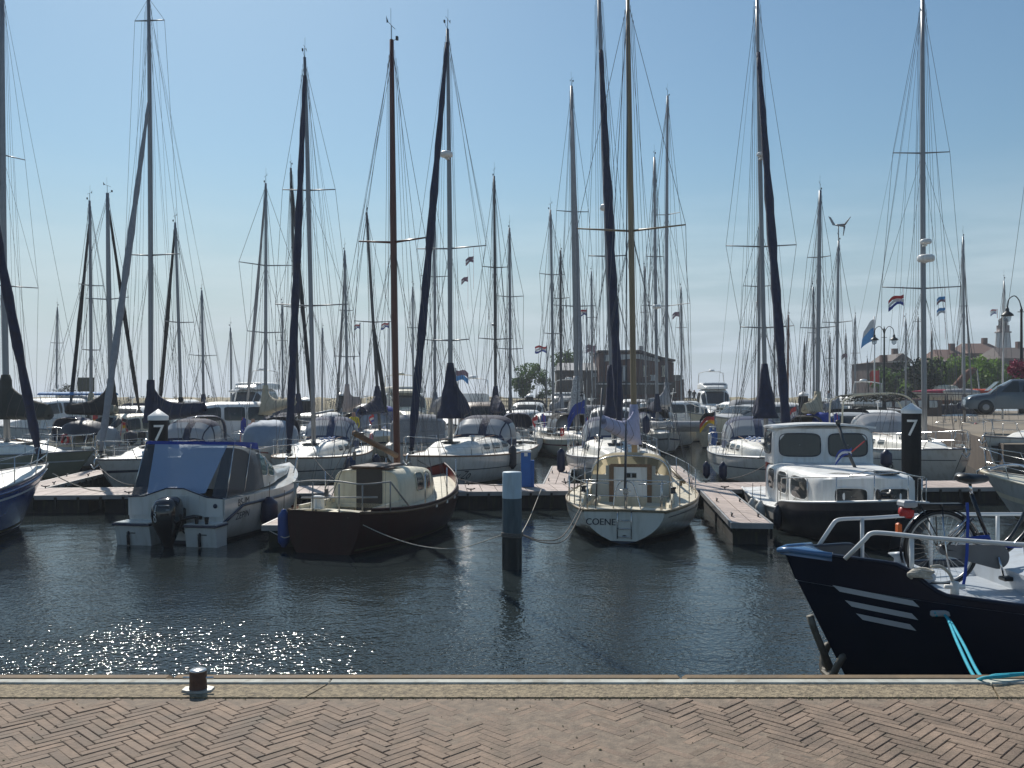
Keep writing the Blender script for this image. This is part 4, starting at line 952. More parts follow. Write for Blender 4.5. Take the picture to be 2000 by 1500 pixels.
fender(Wd @ Vector((-3.3, 1.0, .45)), mat('blue_fender', (.02, .06, .22), .4), 'tall blue fender at the stern corner of the maroon boat', .13, .8)
rope('pale line sagging from the maroon boat stern to the lone pile', [Wd @ Vector((-3.45, -.55, .75)), (WX(760, 18.6), 18.6, WZ(1048, 18.6)), (WX(830, 18), 18, WZ(1068, 18)), (WX(900, 17.6), 17.6, WZ(1070, 17.6)), pc+Vector((-.18, 0, 0))], .010, ROPEW)
# ---------------- left edge: blue yacht ----------------
S_ = sailboat('royal blue yacht with white deck cut off by the left edge of the photo', (93, 23.4), (-95, 20.6), (-100, -60), 9.4, 3.1, fb=(1.05, 1.05, 1.5), hull=BLUEH, deckm=DECK, stripe=(STRIPW, .80, .76), furl=(NAVYC, .095, .95),
    mr=.09, spr=((360, -210, 20), (120, -190, 5)), hood=NAVYC, gear=False, hullkw=dict(bul=2.5, rb=.10), fw=.6)
mb = MB(); hu = S_['hu']; hu.rail(mb, .035, .02, dz=-.12); mb.build('rubbing_strake', BLUEH, S_['root'])
# ---------------- front row: white motorboat with outboard ----------------
root = thing('motorboat', 'white motorboat with blue canopy and big black outboard, stern to the quay', 'motorboat', (WX(353, 20.2)+.47, 20.2+2.8, 0), math.radians(79.5), 'motor boats in the marina')
hu = Hull(5.9, 2.42, .98, .98, 1.36, tw=.95, rb=.1, q=.38, zk0=-.2, sm=.4, bul=2.4); S = hu.zs
mb = MB(); hu.shell(mb, n=24, na=8); mb.build('hull', [GEL, ANTIF], root)
mb = MB(); hu.deck(mb, cock=(.02, .45, .95)); x0, x1 = -2.83, -.3
for sg in (1, -1): mb.add([(x0, sg*.95, 1), (x1, sg*.95, 1), (x1, sg*.95, .45), (x0, sg*.95, .45)], [(0, 1, 2, 3)])
mb.add([(x0, -.95, .45), (x1, -.95, .45), (x1, .95, .45), (x0, .95, .45)], [(0, 1, 2, 3)]); mb.box((x0+.1, 0, .7), (.3, 1.9, .5)); mb.build('deck', GEL, root)
mb = MB()                                        # stern: raised moulding with arch and two bathing platforms
for y0_, y1_ in ((.36, 1.17), (-1.17, -.46)):
    mb = MB(); ym, wy = (y0_+y1_)/2, abs(y1_-y0_)
    P = [(-2.9, y0_, -.2), (-2.9, y1_, -.2), (-3.28, y1_, -.2), (-3.28, y0_, -.2), (-2.9, y0_, .5), (-2.9, y1_, .5), (-3.42, y1_, .5), (-3.42, y0_, .5)]
    mb.add(P, [(0, 1, 2, 3), (7, 6, 5, 4), (0, 4, 5, 1), (1, 5, 6, 2), (2, 6, 7, 3), (3, 7, 4, 0)]); mb.build('bathing_platform', GEL, root)
mb = MB(); y = [-1.12, -.75, -.5, -.2, .2, .5, .75, 1.12]; z = [1.0, 1.02, 1.1, 1.2, 1.2, 1.1, 1.02, 1.0]
A = [(-2.985, a, b) for a, b in zip(y, z)]; Bq = [(-2.9, a, b) for a, b in zip(y, z)]; C_ = [(-2.985, a, .6) for a in y]
n = 8; mb.add(A+Bq+C_, [(i, i+1, n+i+1, n+i) for i in range(7)]+[(2*n+i, 2*n+i+1, i+1, i) for i in range(7)]); mb.box((-2.93, .0, .78), (.14, 1.15, .55)); 
mb.build('transom_moulding', GEL, root)
mb = MB(); mb.tube([(-2.99, a, b+.005) for a, b in zip(y, z)], .014, 5); mb.build('canopy_piping', NAVYC, root)
mb = MB()
for y0_, y1_ in ((.36, 1.2), (-1.2, -.46)): mb.box((-3.18, (y0_+y1_)/2, .455), (.53, abs(y1_-y0_)+.02, .055), bev=.012)
hu_p = [hu.P(t, lerp(.47, S(t)*.80, min(1, max(0, (t-.0)/.13)))) for t in [i/24 for i in range(25)]]
for sg in (1, -1): mb.tube([Vector((p.x, sg*(p.y+.015), p.z)) for p in hu_p], .035, 6)
mb.build('rubbing_strake', STRIPE, root)
for s in (-.72, -.95):
    mb = MB(); mb.lathe([(.035, 0), (.05, .15), (.052, .16), (.001, .16)], (-3.36, s, .49), 10); mb.build('fishing_rod_holder', BLACK, root)
mb = MB(); mb.lathe([(.001, .0), (.05, .0), (.05, .01), (.001, .012)], (-2.992, -.95, .84), 12, M=Matrix.Rotation(-math.pi/2, 3, 'Y')); mb.build('filler_cap', STRIPE, root)
for yy in (-.8, .86): mb = MB(); mb.tube([(-3.36, yy, .3), (-3.40, yy, .22), (-3.38, yy, .02)], .035, 6); mb.tube([(-3.38, yy-.16, .27), (-3.38, yy+.05, .27)], .012, 5); mb.build('trim_tab_ram', BLACK, root)
# outboard
ob = Vector((-3.45, -.12, 0)); rings = []
for z, a, b, dx in ((-.4, .05, .04, .02), (.05, .13, .07, 0), (.2, .2, .13, 0), (.35, .27, .19, -.02), (.5, .33, .24, -.04), (.7, .36, .27, -.05), (.88, .35, .26, -.04), (1.0, .3, .22, -.01), (1.06, .2, .14, .02), (1.075, .05, .04, .03)):
    rings.append([ob+Vector((dx+math.copysign(abs(math.cos(t))**.7, math.cos(t))*a, math.copysign(abs(math.sin(t))**.7, math.sin(t))*b, z)) for t in [2*math.pi*k/20 for k in range(20)]])
mb = MB(); mb.loft(rings); eng = mb.build('outboard_engine', mat('glossy_black_cowl', (.008, .01, .013), .14, coat=.6, var=.1), root)
mb = MB(); mb.box(ob+Vector((.3, 0, .55)), (.3, .3, .5), bev=.03); mb.tube([ob+Vector((.1, -.2, .58)), (-3.1, -.5, .62), (-2.98, -.62, .58)], .045, 6); mb.tube(smoothpath([ob+Vector((.1, -.22, .42)), (-3.3, -.45, .28), (-3.1, -.6, .45)], 5), .02, 5); mb.build('engine_bracket', BLACK, eng)
mb = MB()
for z, y0_, y1_ in ((.93, -.22, .02), (.84, -.23, .0)): mb.box(ob+Vector((-.345, (y0_+y1_)/2, z)), (.03, abs(y1_-y0_), .018))
mb.build('cowl_trim', GREYP, eng)
for k, c in enumerate('150'):
    vs, fs = text_pts(c, .17); mb = MB(); zc = .88-.12*k
    def fq(x, y):
        yy = .06-x*.9; a_, b_, dx_ = interp([(.5, .33, .24, -.04), (.7, .36, .27, -.05), (.88, .35, .26, -.04), (1.0, .3, .22, -.01)], zc+y)
        return ob+Vector((dx_-a_*max(0, 1-(abs(yy)/b_)**2.857)**.35-.014, yy+.004, zc+y))
    mb.add([fq(x, y) for x, y in vs], fs); mb.build('numeral', LTTXT, eng)
# canopy
_cA = [(-2.82, 1.13, 1.0), (-2.35, 1.04, 2.2), (-.35, .98, 2.12), (-.2, 1.1, 1.08)]
def quad(mb, a, b, c, d, mi=0, n=6, bulge=0., nv=None):
    a, b, c, d = map(Vector, (a, b, c, d)); N_ = (b-a).cross(d-a).normalized()
    vs = []; rg = random.Random(5)
    for i in range(n+1):
        for j in range(n+1):
            u, v = i/n, j/n; vs.append(a.lerp(b, u).lerp(d.lerp(c, u), v)+N_*bulge*math.sin(u*math.pi)*math.sin(v*math.pi)+N_*rg.uniform(-.004, .004))
    mb.add(vs, [(i*(n+1)+j, (i+1)*(n+1)+j, (i+1)*(n+1)+j+1, i*(n+1)+j+1) for i in range(n) for j in range(n)], mi, True)
mb = MB(); quad(mb, (-2.35, 1.06, 2.2), (-1.1, 1.0, 2.12), (-1.1, -1.0, 2.12), (-2.35, -1.06, 2.2), bulge=.06, n=10)
for s in (1, -1): quad(mb, (-2.36, s*1.06, 2.2), (-1.1, s*1.0, 2.12), (-1.08, s*1.03, 1.95), (-2.4, s*1.08, 2.14))
quad(mb, (-2.36, 1.06, 2.2), (-2.36, -1.06, 2.2), (-2.385, -1.075, 2.13), (-2.385, 1.075, 2.13)); cn = mb.build('canopy', BLUEC, root)
for s in (1, -1):
    mb = MB(); quad(mb, (-2.39, s*1.075, 2.13), (-1.08, s*1.03, 1.95), (-1.0, s*1.13, 1.06), (-2.84, s*1.14, 1.0), bulge=-.03*s)
    quad(mb, (-2.39, s*1.07, 2.13), (-2.385, s*.85, 2.13), (-2.83, s*.78, 1.02), (-2.84, s*1.13, 1.0), 0); mb.build('dark_side_panel', MESHC, cn)
mb = MB(); quad(mb, (-2.385, .85, 2.13), (-2.385, -.92, 2.13), (-2.82, -.62, 1.09), (-2.82, .78, 1.04), bulge=.05, n=10); mb.build('clear_back_panel', VINYLB, cn)
for s in (1, -1): mb = MB(); mb.tube([(-2.84, s*1.13, 1.0), (-2.38, s*1.07, 2.13)], .014, 5); mb.tube([(-2.0, s*1.12, 1.02), (-1.5, s*1.04, 2.1)], .012, 5); mb.build('canopy_frame', STEEL, cn)
# windscreen hood and cuddy
tab = [(-1.2, 1.0, .98, 1.02), (-.95, 1.0, 1.0, 1.02), (-.5, .98, .88, 1.04), (.0, .92, .55, 1.08), (.4, .82, .28, 1.12), (1.3, .66, .18, 1.18), (2.4, .25, .03, 1.28)]
fn = house(tab, .45, .5); mb = MB(); house_mesh(mb, fn, tab, extra=3); cd = mb.build('cuddy', GEL, root)
for a, b in ((.08, .18), (.2, .32)): sidewin(fn, .5, a, b, .3, .85, cd, TEALG, off=.014, rim=STEEL, name='side_screen')
for v0, v1 in ((.16, .36), (.39, .61), (.64, .84)):
    mb = MB(); mb.surf(fn, [lerp(.21, .42, i/5) for i in range(6)], [lerp(v0, v1, i/5) for i in range(6)], off=.014, outw=True); mb.build('windscreen', GLASS, cd)
mb = MB()
for s in (1, -1): mb.tube(smoothpath([(1.3, s*.85, 1.2), (1.6, s*.82, 1.62), (2.6, s*.4, 1.82), (2.95, 0, 1.85)], 4), .014, 5); mb.tube([(2.2, s*.55, 1.25), (2.25, s*.55, 1.76)], .012, 5)
mb.build('bow_rail', STEEL, root)
for txt, zz in (('BS-IM', .86), ('ZEPIN', .56)):
    vs, fs = text_pts(txt, .22); mb = MB()
    def fq(x, y):
        xx = -2.15+x; t = (xx+2.95)/5.9; p = hu.P(t, zz+y+x*.05, -1); return p+Vector((0, -.008, 0))
    mb.add([fq(x, y) for x, y in vs], fs); mb.build('registration_letters', DKTXT, root)
Wd = Matrix.Translation(root.location) @ Matrix.Rotation(root.rotation_euler.z, 4, 'Z')
fender(Wd @ Vector((-1.15, -1.33, .5)), NAVYF, 'navy teardrop fender on the white outboard boat side', .2, .7, rope=.35)
rope('pale line sagging from the finger pontoon end to the maroon boat', [(WX(515, 19.6), 19.6, .42), (WX(545, 19.2), 19.2, WZ(1046, 19.2)), (WX(562, 19), 19, WZ(1049, 19)), (WX(590, 19.4), 19.4, WZ(1030, 19.4))], .011, ROPEW)
# ---------------- front row: cabin cruiser with dark hull ----------------
hd = (Vector((7.8, 18.6, 0))-Vector((8.3, 26.9, 0))).normalized(); org = Vector((7.8, 18.6, 0))-hd*4.15; th = math.atan2(hd.y, hd.x)
root = thing('cabin_cruiser', 'white cabin cruiser with dark navy hull and rounded windows, bow towards the quay', 'motorboat', org, th, 'motor boats in the marina')
hu = Hull(8.3, 3.4, .55, .5, .93, tw=.9, rb=.07, q=.4, zk0=-.2, sm=.45, bul=2.8, dr=.5); S = hu.zs
NH2 = mat('satin_navy_hull', (.007, .011, .02), .35, var=.25, grime=((.03, .035, .04), 1.5, .5))
mb = MB(); hu.shell(mb, n=24); mb.build('hull', [NH2, NH2], root)
mb = MB(); hu.deck(mb); mb.build('deck', WHITEP, root)
hu.line(1.0, .42, .01, .60, off=.025).build('white_strake', mat('dull_white_strake', (.4, .38, .35), .5, var=.15, grime=((.2, .17, .13), 1.5, .7)), root)
bulwark(hu, lambda t: .17*min(1, max(0, (t-.56)/.06)), .56, 1., [NH2, WHITEP, WHITEP], root, cap=.03)
for sg in (1, -1): mb = MB(); hu.rail(mb, .035, .03, t1=.62, sides=(sg,)); mb.build('gunwale', WHITEP, root)
z0 = .52; tab = [(-1.9, 1.36, .96, z0), (-1, 1.38, .98, z0), (1.4, 1.26, .97, z0), (2.1, 1.08, .93, z0+.02), (2.42, .86, .88, z0+.04), (2.55, .6, .7, z0+.1)]
fn = house(tab, .24, .2); mb = MB(); house_mesh(mb, fn, tab, extra=3, nv=24); tr = mb.build('trunk_cabin', WHITEP, root)
def wpatch(fn, a, b, v0, v1, parent, m=GLASS, rim=WHITEP, off=.012, name='window'):
    """rounded window patch set on the outside of fn"""
    vs = [fn((a+b)/2, (v0+v1)/2)]; n = 20
    def outward(u, v):
        e = 1e-3; q = (Vector(fn(u+e, v))-Vector(fn(u-e, v))).cross(Vector(fn(u, v+e))-Vector(fn(u, v-e))); q = q.normalized() if q.length > 1e-12 else Vector((0, 0, 1))
        c = Vector(fn(u, v)); ref = Vector((0, c.y, .2)) if abs(q.y) > .5 else Vector((q.x*1, 0, .1)); 
        return q if q.dot(Vector((c.x*0, c.y, .3)) if abs(q.y) > abs(q.x) else Vector((1, 0, 0))) > 0 else -q
    pts = []
    for k in range(n):
        t = 2*math.pi*k/n; cx = math.copysign(abs(math.cos(t))**.4, math.cos(t)); cy = math.copysign(abs(math.sin(t))**.4, math.sin(t)); pts.append(((a+b)/2+(b-a)/2*cx, (v0+v1)/2+(v1-v0)/2*cy))
    C = ((a+b)/2, (v0+v1)/2); mb = MB(); rings = [[Vector(fn(lerp(C[0], u, f), lerp(C[1], v, f)))+outward(lerp(C[0], u, f), lerp(C[1], v, f))*off for u, v in pts] for f in (.02, .35, .7, 1)]
    mb.loft(rings, cap=False); w_ = mb.build(name, m, parent)
    mb = MB(); mb.tube(rings[-1]+rings[-1][:1], .014, 5); mb.build('window_frame', rim, w_)
LT = 4.45; U = lambda x: (x+1.9)/LT
for a, b in ((-1.5, -.75), (-.5, .35), (.65, 1.75)): sidewin(fn, .2, U(a), U(b), .30, .84, tr, GLASS, off=.02, rim=WHITEP, rnd_=.45)
mb = MB()                                        # flat front face with its wide window
front = lambda y, z: Vector((2.57-.12*(y/.9)**2*1.0, y, z))
mb.surf(lambda u, v: (lambda y: Vector((2.60-.30*abs(y/1.0)**3, y, lerp(z0, z0+.9-.07*(y/1.0)**2, v))))(lerp(-1.0, 1.0, u)), [i/14 for i in range(15)], [i/4 for i in range(5)], thick=.05); mb.build('front_panel', WHITEP, tr)
for y0_, y1_ in ((-.80, -.12), (.12, .80)):
    def ff(u, v, y0_=y0_, y1_=y1_):
        y = lerp(y0_, y1_, u); return Vector((2.625-.30*abs(y/1.0)**3, y, lerp(z0+.3, z0+.68, v)))
    mb = MB(); pts = []
    for k in range(20):
        t = 2*math.pi*k/20; pts.append(ff(.5+.5*math.copysign(abs(math.cos(t))**.45, math.cos(t)), .5+.5*math.copysign(abs(math.sin(t))**.45, math.sin(t))))
    c = ff(.5, .5); mb.loft([[c.lerp(p, f) for p in pts] for f in (.02, .6, 1)], cap=False); w_ = mb.build('window', GLASS, tr); mb = MB(); mb.tube(pts+pts[:1], .015, 5); mb.build('window_frame', WHITEP, w_)
z1 = z0+.93; zt = 2.40; WS = -1.35; tb = [(-2.3, 1.3, zt-z1, z1), (-2.2, 1.32, zt-z1+.02, z1), (-1.8, 1.32, zt-z1+.05, z1), (-1.45, 1.3, zt-z1+.02, z1), (WS, 1.26, zt-z1-.03, z1)]
fw_ = house(tb, .2, .26); mb = MB(); house_mesh(mb, fw_, tb, extra=2, nv=24); wh = mb.build('wheelhouse', WHITEP, root)
sidewin(fw_, .26, .15, .85, .25, .85, wh, GLASS, off=.02, rim=RUBBER)
def vface(y, z): return Vector((WS+.02+.16*(1-abs(y)/1.28)-(z-z1)*.10, y, z))
mb = MB(); mb.surf(lambda u, v: vface(lerp(-1.28, 1.28, u), lerp(z1-.02, zt-.03-.07*abs(lerp(-1.28, 1.28, u))**2, v)), [i/12 for i in range(13)], [i/4 for i in range(5)], thick=.06); mb.build('windscreen_frame', WHITEP, wh)
for y0_, y1_ in ((-1.13, -.1), (.1, 1.13)):
    pts = []
    for k in range(24):
        t = 2*math.pi*k/24; y = lerp(y0_, y1_, .5+.5*math.copysign(abs(math.cos(t))**.4, math.cos(t))); z = lerp(z1+.2, zt-.16, .5+.5*math.copysign(abs(math.sin(t))**.4, math.sin(t))); pts.append(vface(y, z)+Vector((.02, 0, 0)))
    c = sum(pts, Vector())/24; mb = MB(); mb.loft([[c.lerp(p, f) for p in pts] for f in (.02, .6, 1)], cap=False); w_ = mb.build('windscreen', GLASSB, wh); mb = MB(); mb.tube(pts+pts[:1], .016, 5); mb.build('window_frame', RUBBER, w_)
mb = MB(); mb.surf(lambda u, v: Vector((lerp(-2.4, WS+.12+.1*(1-abs(2*v-1)), u), lerp(-1.32, 1.32, v), zt+.02+.09*(1-(2*v-1)**2))), [i/4 for i in range(5)], [i/12 for i in range(13)], thick=.05); mb.build('roof', WHITEP, wh)
mb = MB(); mb.box((2.1, .45, z0+.99), (.5, .42, .05), bev=.015); mb.build('fore_hatch', DARKM, root)
mb = MB(); mb.tube([(.45, .3, z0+.9), (.2, .1, z0+1.5), (.0, 0.0, z0+2.0)], .04, 8); mb.tube([(.0, 0, z0+2.0), (-.02, 0, z0+2.1)], .06, 8); ms = mb.build('short_mast', DARKM, root)
mb = MB(); flagmesh(mb, (.25, .25, z0+1.45), .45, .2, (2, 1, 2), dirx=(.1, -1, 0), droop=.5); mb.tube([(.25, .2, z0+1.3), (.28, .55, z0+1.6)], .015, 5); mb.build('flag', FLAGM, root)
mb = MB(); mb.box((-2.38, -1.2, 1.4), (.12, .1, 1.75)); mb.build('folded_side_curtain', MAROON2, root)
mb = MB()
pts = [hu.P(t, S(t), -1)+Vector((0, .07, h)) for t, h in ((.6, .17), (.61, .7), (.7, .72), (.82, .72), (.93, .72))]+[Vector((4.2, 0, S(1)+.75))]+[hu.P(t, S(t), 1)+Vector((0, -.07, h)) for t, h in ((.93, .72), (.82, .72), (.7, .72), (.61, .7), (.6, .17))]
mb.tube(pts, .016, 6)
for t in (.66, .76, .86, .95):
    for sg in (1, -1): b = hu.P(t, S(t), sg)+Vector((0, -sg*.07, .15)); mb.tube([b, b+Vector((0, 0, .56))], .013, 5)
mb.build('bow_rail', STEEL, root)
mb = MB(); mb.box((3.3, 0, S(.92)+.16), (.25, .22, .22), bev=.03); mb.lathe([(.12, -.14), (.12, -.11), (.05, -.1), (.05, .1), (.12, .11), (.12, .14)], (3.3, 0, S(.92)+.3), 12, M=Matrix.Rotation(math.pi/2, 3, 'X')); mb.build('anchor_windlass', BLACK, root)
mb = MB(); mb.tube(smoothpath([(1.9, -.9, z0+.92), (2.1, -.6, z0+.97), (2.3, -.3, z0+.96), (1.9, .1, z0+1.0), (2.1, .3, z0+.99)], 6), .012, 5); mb.tube(smoothpath([(1.9, -.9, z0+.92), (1.6, -1.15, z0+.6), (.7, -1.4, .6)], 5), .01, 5); mb.build('coiled_line', ROPEW, root)
Wd = Matrix.Translation(org) @ Matrix.Rotation(th, 4, 'Z')
fender(Wd @ Vector((-.2, -1.85, .3)), WHITEF, 'dirty white fender between cabin cruiser and finger pontoon', .13, .6)
fender(Wd @ Vector((-1.2, -1.85, .25)), WHITEF, 'second grey white fender farther along the cabin cruiser side', .13, .6)
fender(Wd @ Vector((1.1, -1.72, .35)), RUBBER, 'black rubber fender at the step of the cabin cruiser gunwale', .1, .6)
# ---------------- foreground: dark barge bow with bicycle ----------------
org = Vector((2.38+5.58, 8.0, 0)); root = thing('barge', 'navy steel boat with white bow rails and three pale bow stripes, nearest the quay', 'boat', org, math.pi)
hu = Hull(11, 3.3, 1.5, 1.44, 1.64, tw=.8, rb=.075, q=.42, zk0=-.2, sm=.42, bul=3.3, dr=.6); S = hu.zs
NH3 = mat('gloss_navy_hull', (.006, .010, .024), .3, spec=.3, var=.2); CAPB = mat('blue_cap_paint', (.05, .13, .27), .2, coat=.5, var=.1); LGD = mat('pale_grey_deck_paint', (.42, .46, .5), .4, var=.08, grime=((.28, .28, .26), 1.2, .5))
mb = MB(); hu.shell(mb, n=40, na=10); mb.build('hull', [NH3, NH3], root)
mb = MB(); hu.deck(mb, n=30, drop=.03); mb.build('deck', LGD, root)
def hb(t):
    d = (1-t)*11
    if d < .64: return .235
    if d < 1.0: u = (d-.64)/.36; return lerp(.235, .03, u*u*(3-2*u))
    return .03
bulwark(hu, hb, .5, 1., [NH3, mat('dark_inner_bulwark', (.02, .028, .04), .5), NH3], root, cap=.022, n=90, rake=.43)
q = lambda t, dz=0., sg=1, i=0.: (lambda p: Vector((p.x+.1*max(0, (t-.93)/.07)*(dz > .15), p.y+sg*(.03-i), S(t)+dz)))(hu.P(t, S(t), sg))
mb = MB(); bp = [Vector((5.56, 0, S(1)+.25))]; 
L_ = [q(t, .245, 1) for t in (.996, .990, .983, .974)]; R_ = [q(t, .245, -1) for t in (.996, .990, .983, .974)]
top_ = [Vector((5.63, 0, 1.885))]+L_+R_[::-1]; bot_ = [p-Vector((0, 0, .05)) for p in top_]; ctr = Vector((5.42, 0, 1.90))
n = len(top_); mb.add(top_+bot_+[ctr], [(2*n, i, (i+1) % n) for i in range(n)]+[(i, i+n, (i+1) % n+n, (i+1) % n) for i in range(n)], 0, True); mb.tube(L_[::-1]+[Vector((5.64, 0, 1.87))]+R_, .026, 8); mb.build('bow_plate', CAPB, root)
RAILP = mat('white_rail_paint', (.6, .62, .62), .35, var=.06)
for sg in (1, -1):
    f0 = q(.967, .23, sg); top = [f0, q(.955, .42, sg, .03), q(.952, .46, sg, .05), q(.945, .475, sg, .07), q(.92, .475, sg, .08), q(.88, .49, sg, .1), q(.83, .5, sg, .12), q(.75, .5, sg, .12), q(.6, .5, sg, .12)]
    mb = MB(); mb.tube([top[0], top[1]]+smoothpath(top[1:5], 4)[1:]+top[5:], .0185, 8)
    mb.build('bow_rail', RAILP, root)
    for t in (.929, .853, .78, .70): mb = MB(); a = q(t, -.02, sg, .09); mb.tube([a, Vector((a.x, a.y, S(t)+.485))], .019, 8); mb.build('stanchion', RAILP, root)
for k, (ta, tb_, za, zb_) in enumerate(((.978, .931, 1.585, 1.535), (.974, .934, 1.465, 1.425), (.970, .937, 1.36, 1.33))):
    mb = MB(); A = []; B_ = []; hgt = .05
    for i in range(13):
        t = lerp(ta, tb_, i/12); z = lerp(za, zb_, i/12)
        p = hu.P(t, z+hgt/2, 1); o_ = .0; r_ = hu.P(t-.003, z-hgt/2, 1); A.append(p+Vector((.004, .006, 0))); B_.append(r_+Vector((.004, .006, 0)))
    mb.add(A+B_, [(i, i+1, 14+i, 13+i) for i in range(12)]); mb.build('bow_stripe', STRIPW, root)
mb = MB(); stx = lambda z: hu.P(1, z, 1).x
zA = [1.3, 1.2, 1.0, .82]; A_ = [Vector((stx(z)+.045+.02*k, 0, z)) for k, z in enumerate(zA)]; mb.tube(A_, [.035, .03, .032, .04], 8)
for sg in (1, -1): mb.tube(smoothpath([A_[-1], A_[-1]+Vector((.03, sg*.10, -.02)), A_[-1]+Vector((.0, sg*.17, .1)), A_[-1]+Vector((-.05, sg*.19, .2))], 4), [.035]*12+[.012], 6)
mb.box(A_[-1]+Vector((.0, 0, -.03)), (.12, .2, .05), bev=.012); mb.build('bow_anchor', mat('worn_galvanised', (.12, .11, .09), .6, .3, var=.5, vs=6), root)
mb = MB(); fx = hu.P(.917, 1.48, 1); mb.box(fx+Vector((0, .02, 0)), (.16, .03, .05), bev=.01); mb.build('fairlead', GREYP, root)
for t, sg in ((.90, 1), (.835, 1)): mb = MB(); a = q(t, 0, sg, .22); mb.tube([a, a+Vector((0, 0, .13))], .035, 8); mb.tube([a+Vector((-.08, 0, .09)), a+Vector((.08, 0, .09))], .02, 6); mb.build('mooring_bitt', WHITEP, root)
mb = MB()                                       # forward trunk cabin
tab = [(-1.5, 1.0, .5, 1.40), (2.6, .95, .42, 1.42), (3.45, .8, .34, 1.45), (3.72, .6, .26, 1.46)]
fn = house(tab, .3, .35); house_mesh(mb, fn, tab, extra=2, nv=20); tk = mb.build('trunk_cabin', LGD, root)
wpatch(fn, .55, .62, .05, .13, tk); wpatch(fn, .72, .79, .05, .13, tk)
mb = MB(); mb.lathe([(.12, 0), (.12, .05), (.05, .1), (.05, .16), (.1, .2), (.001, .22)], (4.55, -.1, 1.62), 12); mb.box((4.5, -.1, 1.66), (.3, .5, .1), bev=.03); mb.build('anchor_winch', LGD, root)
mb = MB(); c = q(.925, .22, 1, .05)
for k in range(5): mb.tube([c+Vector((.085*math.cos(a*.6)+.02*math.sin(k), .045*math.sin(a*.6), -.06+.012*k+.01*math.sin(a))) for a in range(12)], .012, 5)
mb.tube(smoothpath([c+Vector((-.08, 0, .02)), c+Vector((-.16, .0, .02)), c+Vector((-.25, -.02, -.06)), c+Vector((-.27, 0, -.2))], 5), .014, 5); tag(mb.build('coiled_rope', ROPEW), 'coil of white rope draped over the dark bow bulwark beside the bicycle', 'rope').matrix_world = Matrix.Translation(org) @ Matrix.Rotation(math.pi, 4, 'Z')
# turquoise warps from the fairlead to the quay
TQ = mat('turquoise_rope', (.01, .32, .42), .7, var=.25, vs=30)
Wd = Matrix.Translation(org) @ Matrix.Rotation(math.pi, 4, 'Z'); f_ = Wd @ (fx+Vector((.0, .03, 0)))
mb = MB()
mb.tube(smoothpath([f_+Vector((-.06, 0, .01)), f_+Vector((.02, -.03, -.01)), f_.lerp(Vector((WX(1870, 6.3), 6.3, WZ(1255, 6.3))), 1), Vector((WX(1903, 5.5), 5.5, QZ-.02)), Vector((WX(1925, 5.3), 5.3, QZ+.035)), Vector((WX(1990, 5.36), 5.36, QZ+.035))], 6), .011, 6)
tag(mb.build('mooring_line', TQ), 'turquoise mooring rope from the navy bow fairlead down to the quay edge, left strand', 'rope', 'turquoise mooring ropes')
mb = MB()
mb.tube(smoothpath([f_+Vector((-.05, 0, -.012)), f_+Vector((.03, -.03, -.02)), f_.lerp(Vector((WX(1880, 6.3), 6.3, WZ(1255, 6.3))), 1), Vector((WX(1916, 5.5), 5.5, QZ-.02)), Vector((WX(1945, 5.34), 5.34, QZ+.035)), Vector((WX(2020, 5.38), 5.38, QZ+.035))], 6), .011, 6)
tag(mb.build('mooring_line', TQ), 'turquoise mooring rope from the navy bow fairlead, right strand ending farther along the edge', 'rope', 'turquoise mooring ropes')
# ---------------- bicycle ----------------
BY = 7.95; bz = 1.555; wr_ = .335; bx = WX(1838, BY)
bk = thing('bicycle', 'black step-through bicycle strapped upright on the navy boat foredeck', 'bicycle', (bx, BY, bz), math.radians(3))
CHR = mat('chrome', (.6, .6, .6), .15, 1.); BLKP = mat('black_bike_paint', (.01, .012, .018), .25, coat=.4); CCG = mat('grey_chain_case', (.12, .125, .13), .45, var=.15)
def wheel(cx):
    t = MB(); c = Vector((cx, 0, wr_))
    ring = lambda r, n=40: [c+Vector((r*math.cos(2*math.pi*k/n), 0, r*math.sin(2*math.pi*k/n))) for k in range(n+1)]
    t.tube(ring(wr_-.018), .018, 8, cap=False); w_ = t.build('wheel', BLACK, bk)
    t = MB(); t.tube(ring(wr_-.04), .011, 6, cap=False); t.build('rim', mat('grey_rim', (.4, .4, .38), .35, .6), w_)
    t = MB()
    for k in range(32):
        a = 2*math.pi*k/32; a2 = a+(.35 if k % 2 else -.35); t.wire(c+Vector((.022*math.cos(a2), (.03 if k % 4 < 2 else -.03), .022*math.sin(a2))), c+Vector(((wr_-.045)*math.cos(a), 0, (wr_-.045)*math.sin(a))), .0014, 3)
    t.build('spokes', STEEL, w_)
    t = MB(); t.tube([c+Vector((0, -.045, 0)), c+Vector((0, .045, 0))], .025, 10); t.build('hub', STEEL, w_)
    return c
rc = wheel(0); fc = wheel(1.07)
t = MB(); bb = Vector((.47, 0, .27)); st = Vector((.27, 0, .80)); hd0 = Vector((.88, 0, .62)); hd1 = Vector((.82, 0, .88))
t.tube(smoothpath([hd1-Vector((.0, 0, .05)), (.70, 0, .55), (.56, 0, .38), (.38, 0, .36)], 7), .018, 8); t.tube(smoothpath([hd0+Vector((-.01, 0, 0)), (.72, 0, .43), (.58, 0, .31), bb], 7), .021, 8)
t.tube([bb, st], .018, 8); t.tube([hd0, hd1], .022, 8)
for y in (.05, -.05): t.tube([(0, y, wr_), (.27, y*.5, .60)], .009, 6); t.tube([(0, y, wr_), bb+Vector((0, y*.6, 0))], .01, 6); t.tube([hd0+Vector((0, y*.7, -.02)), (.99, y*1.1, .5), (1.07, y*1.1, wr_)], .012, 6)
t.build('frame', BLKP, bk)
t = MB(); t.tube([st, (.255, 0, .90)], .014, 8); t.build('seat_post', CHR, bk)
t = MB(); rings = []
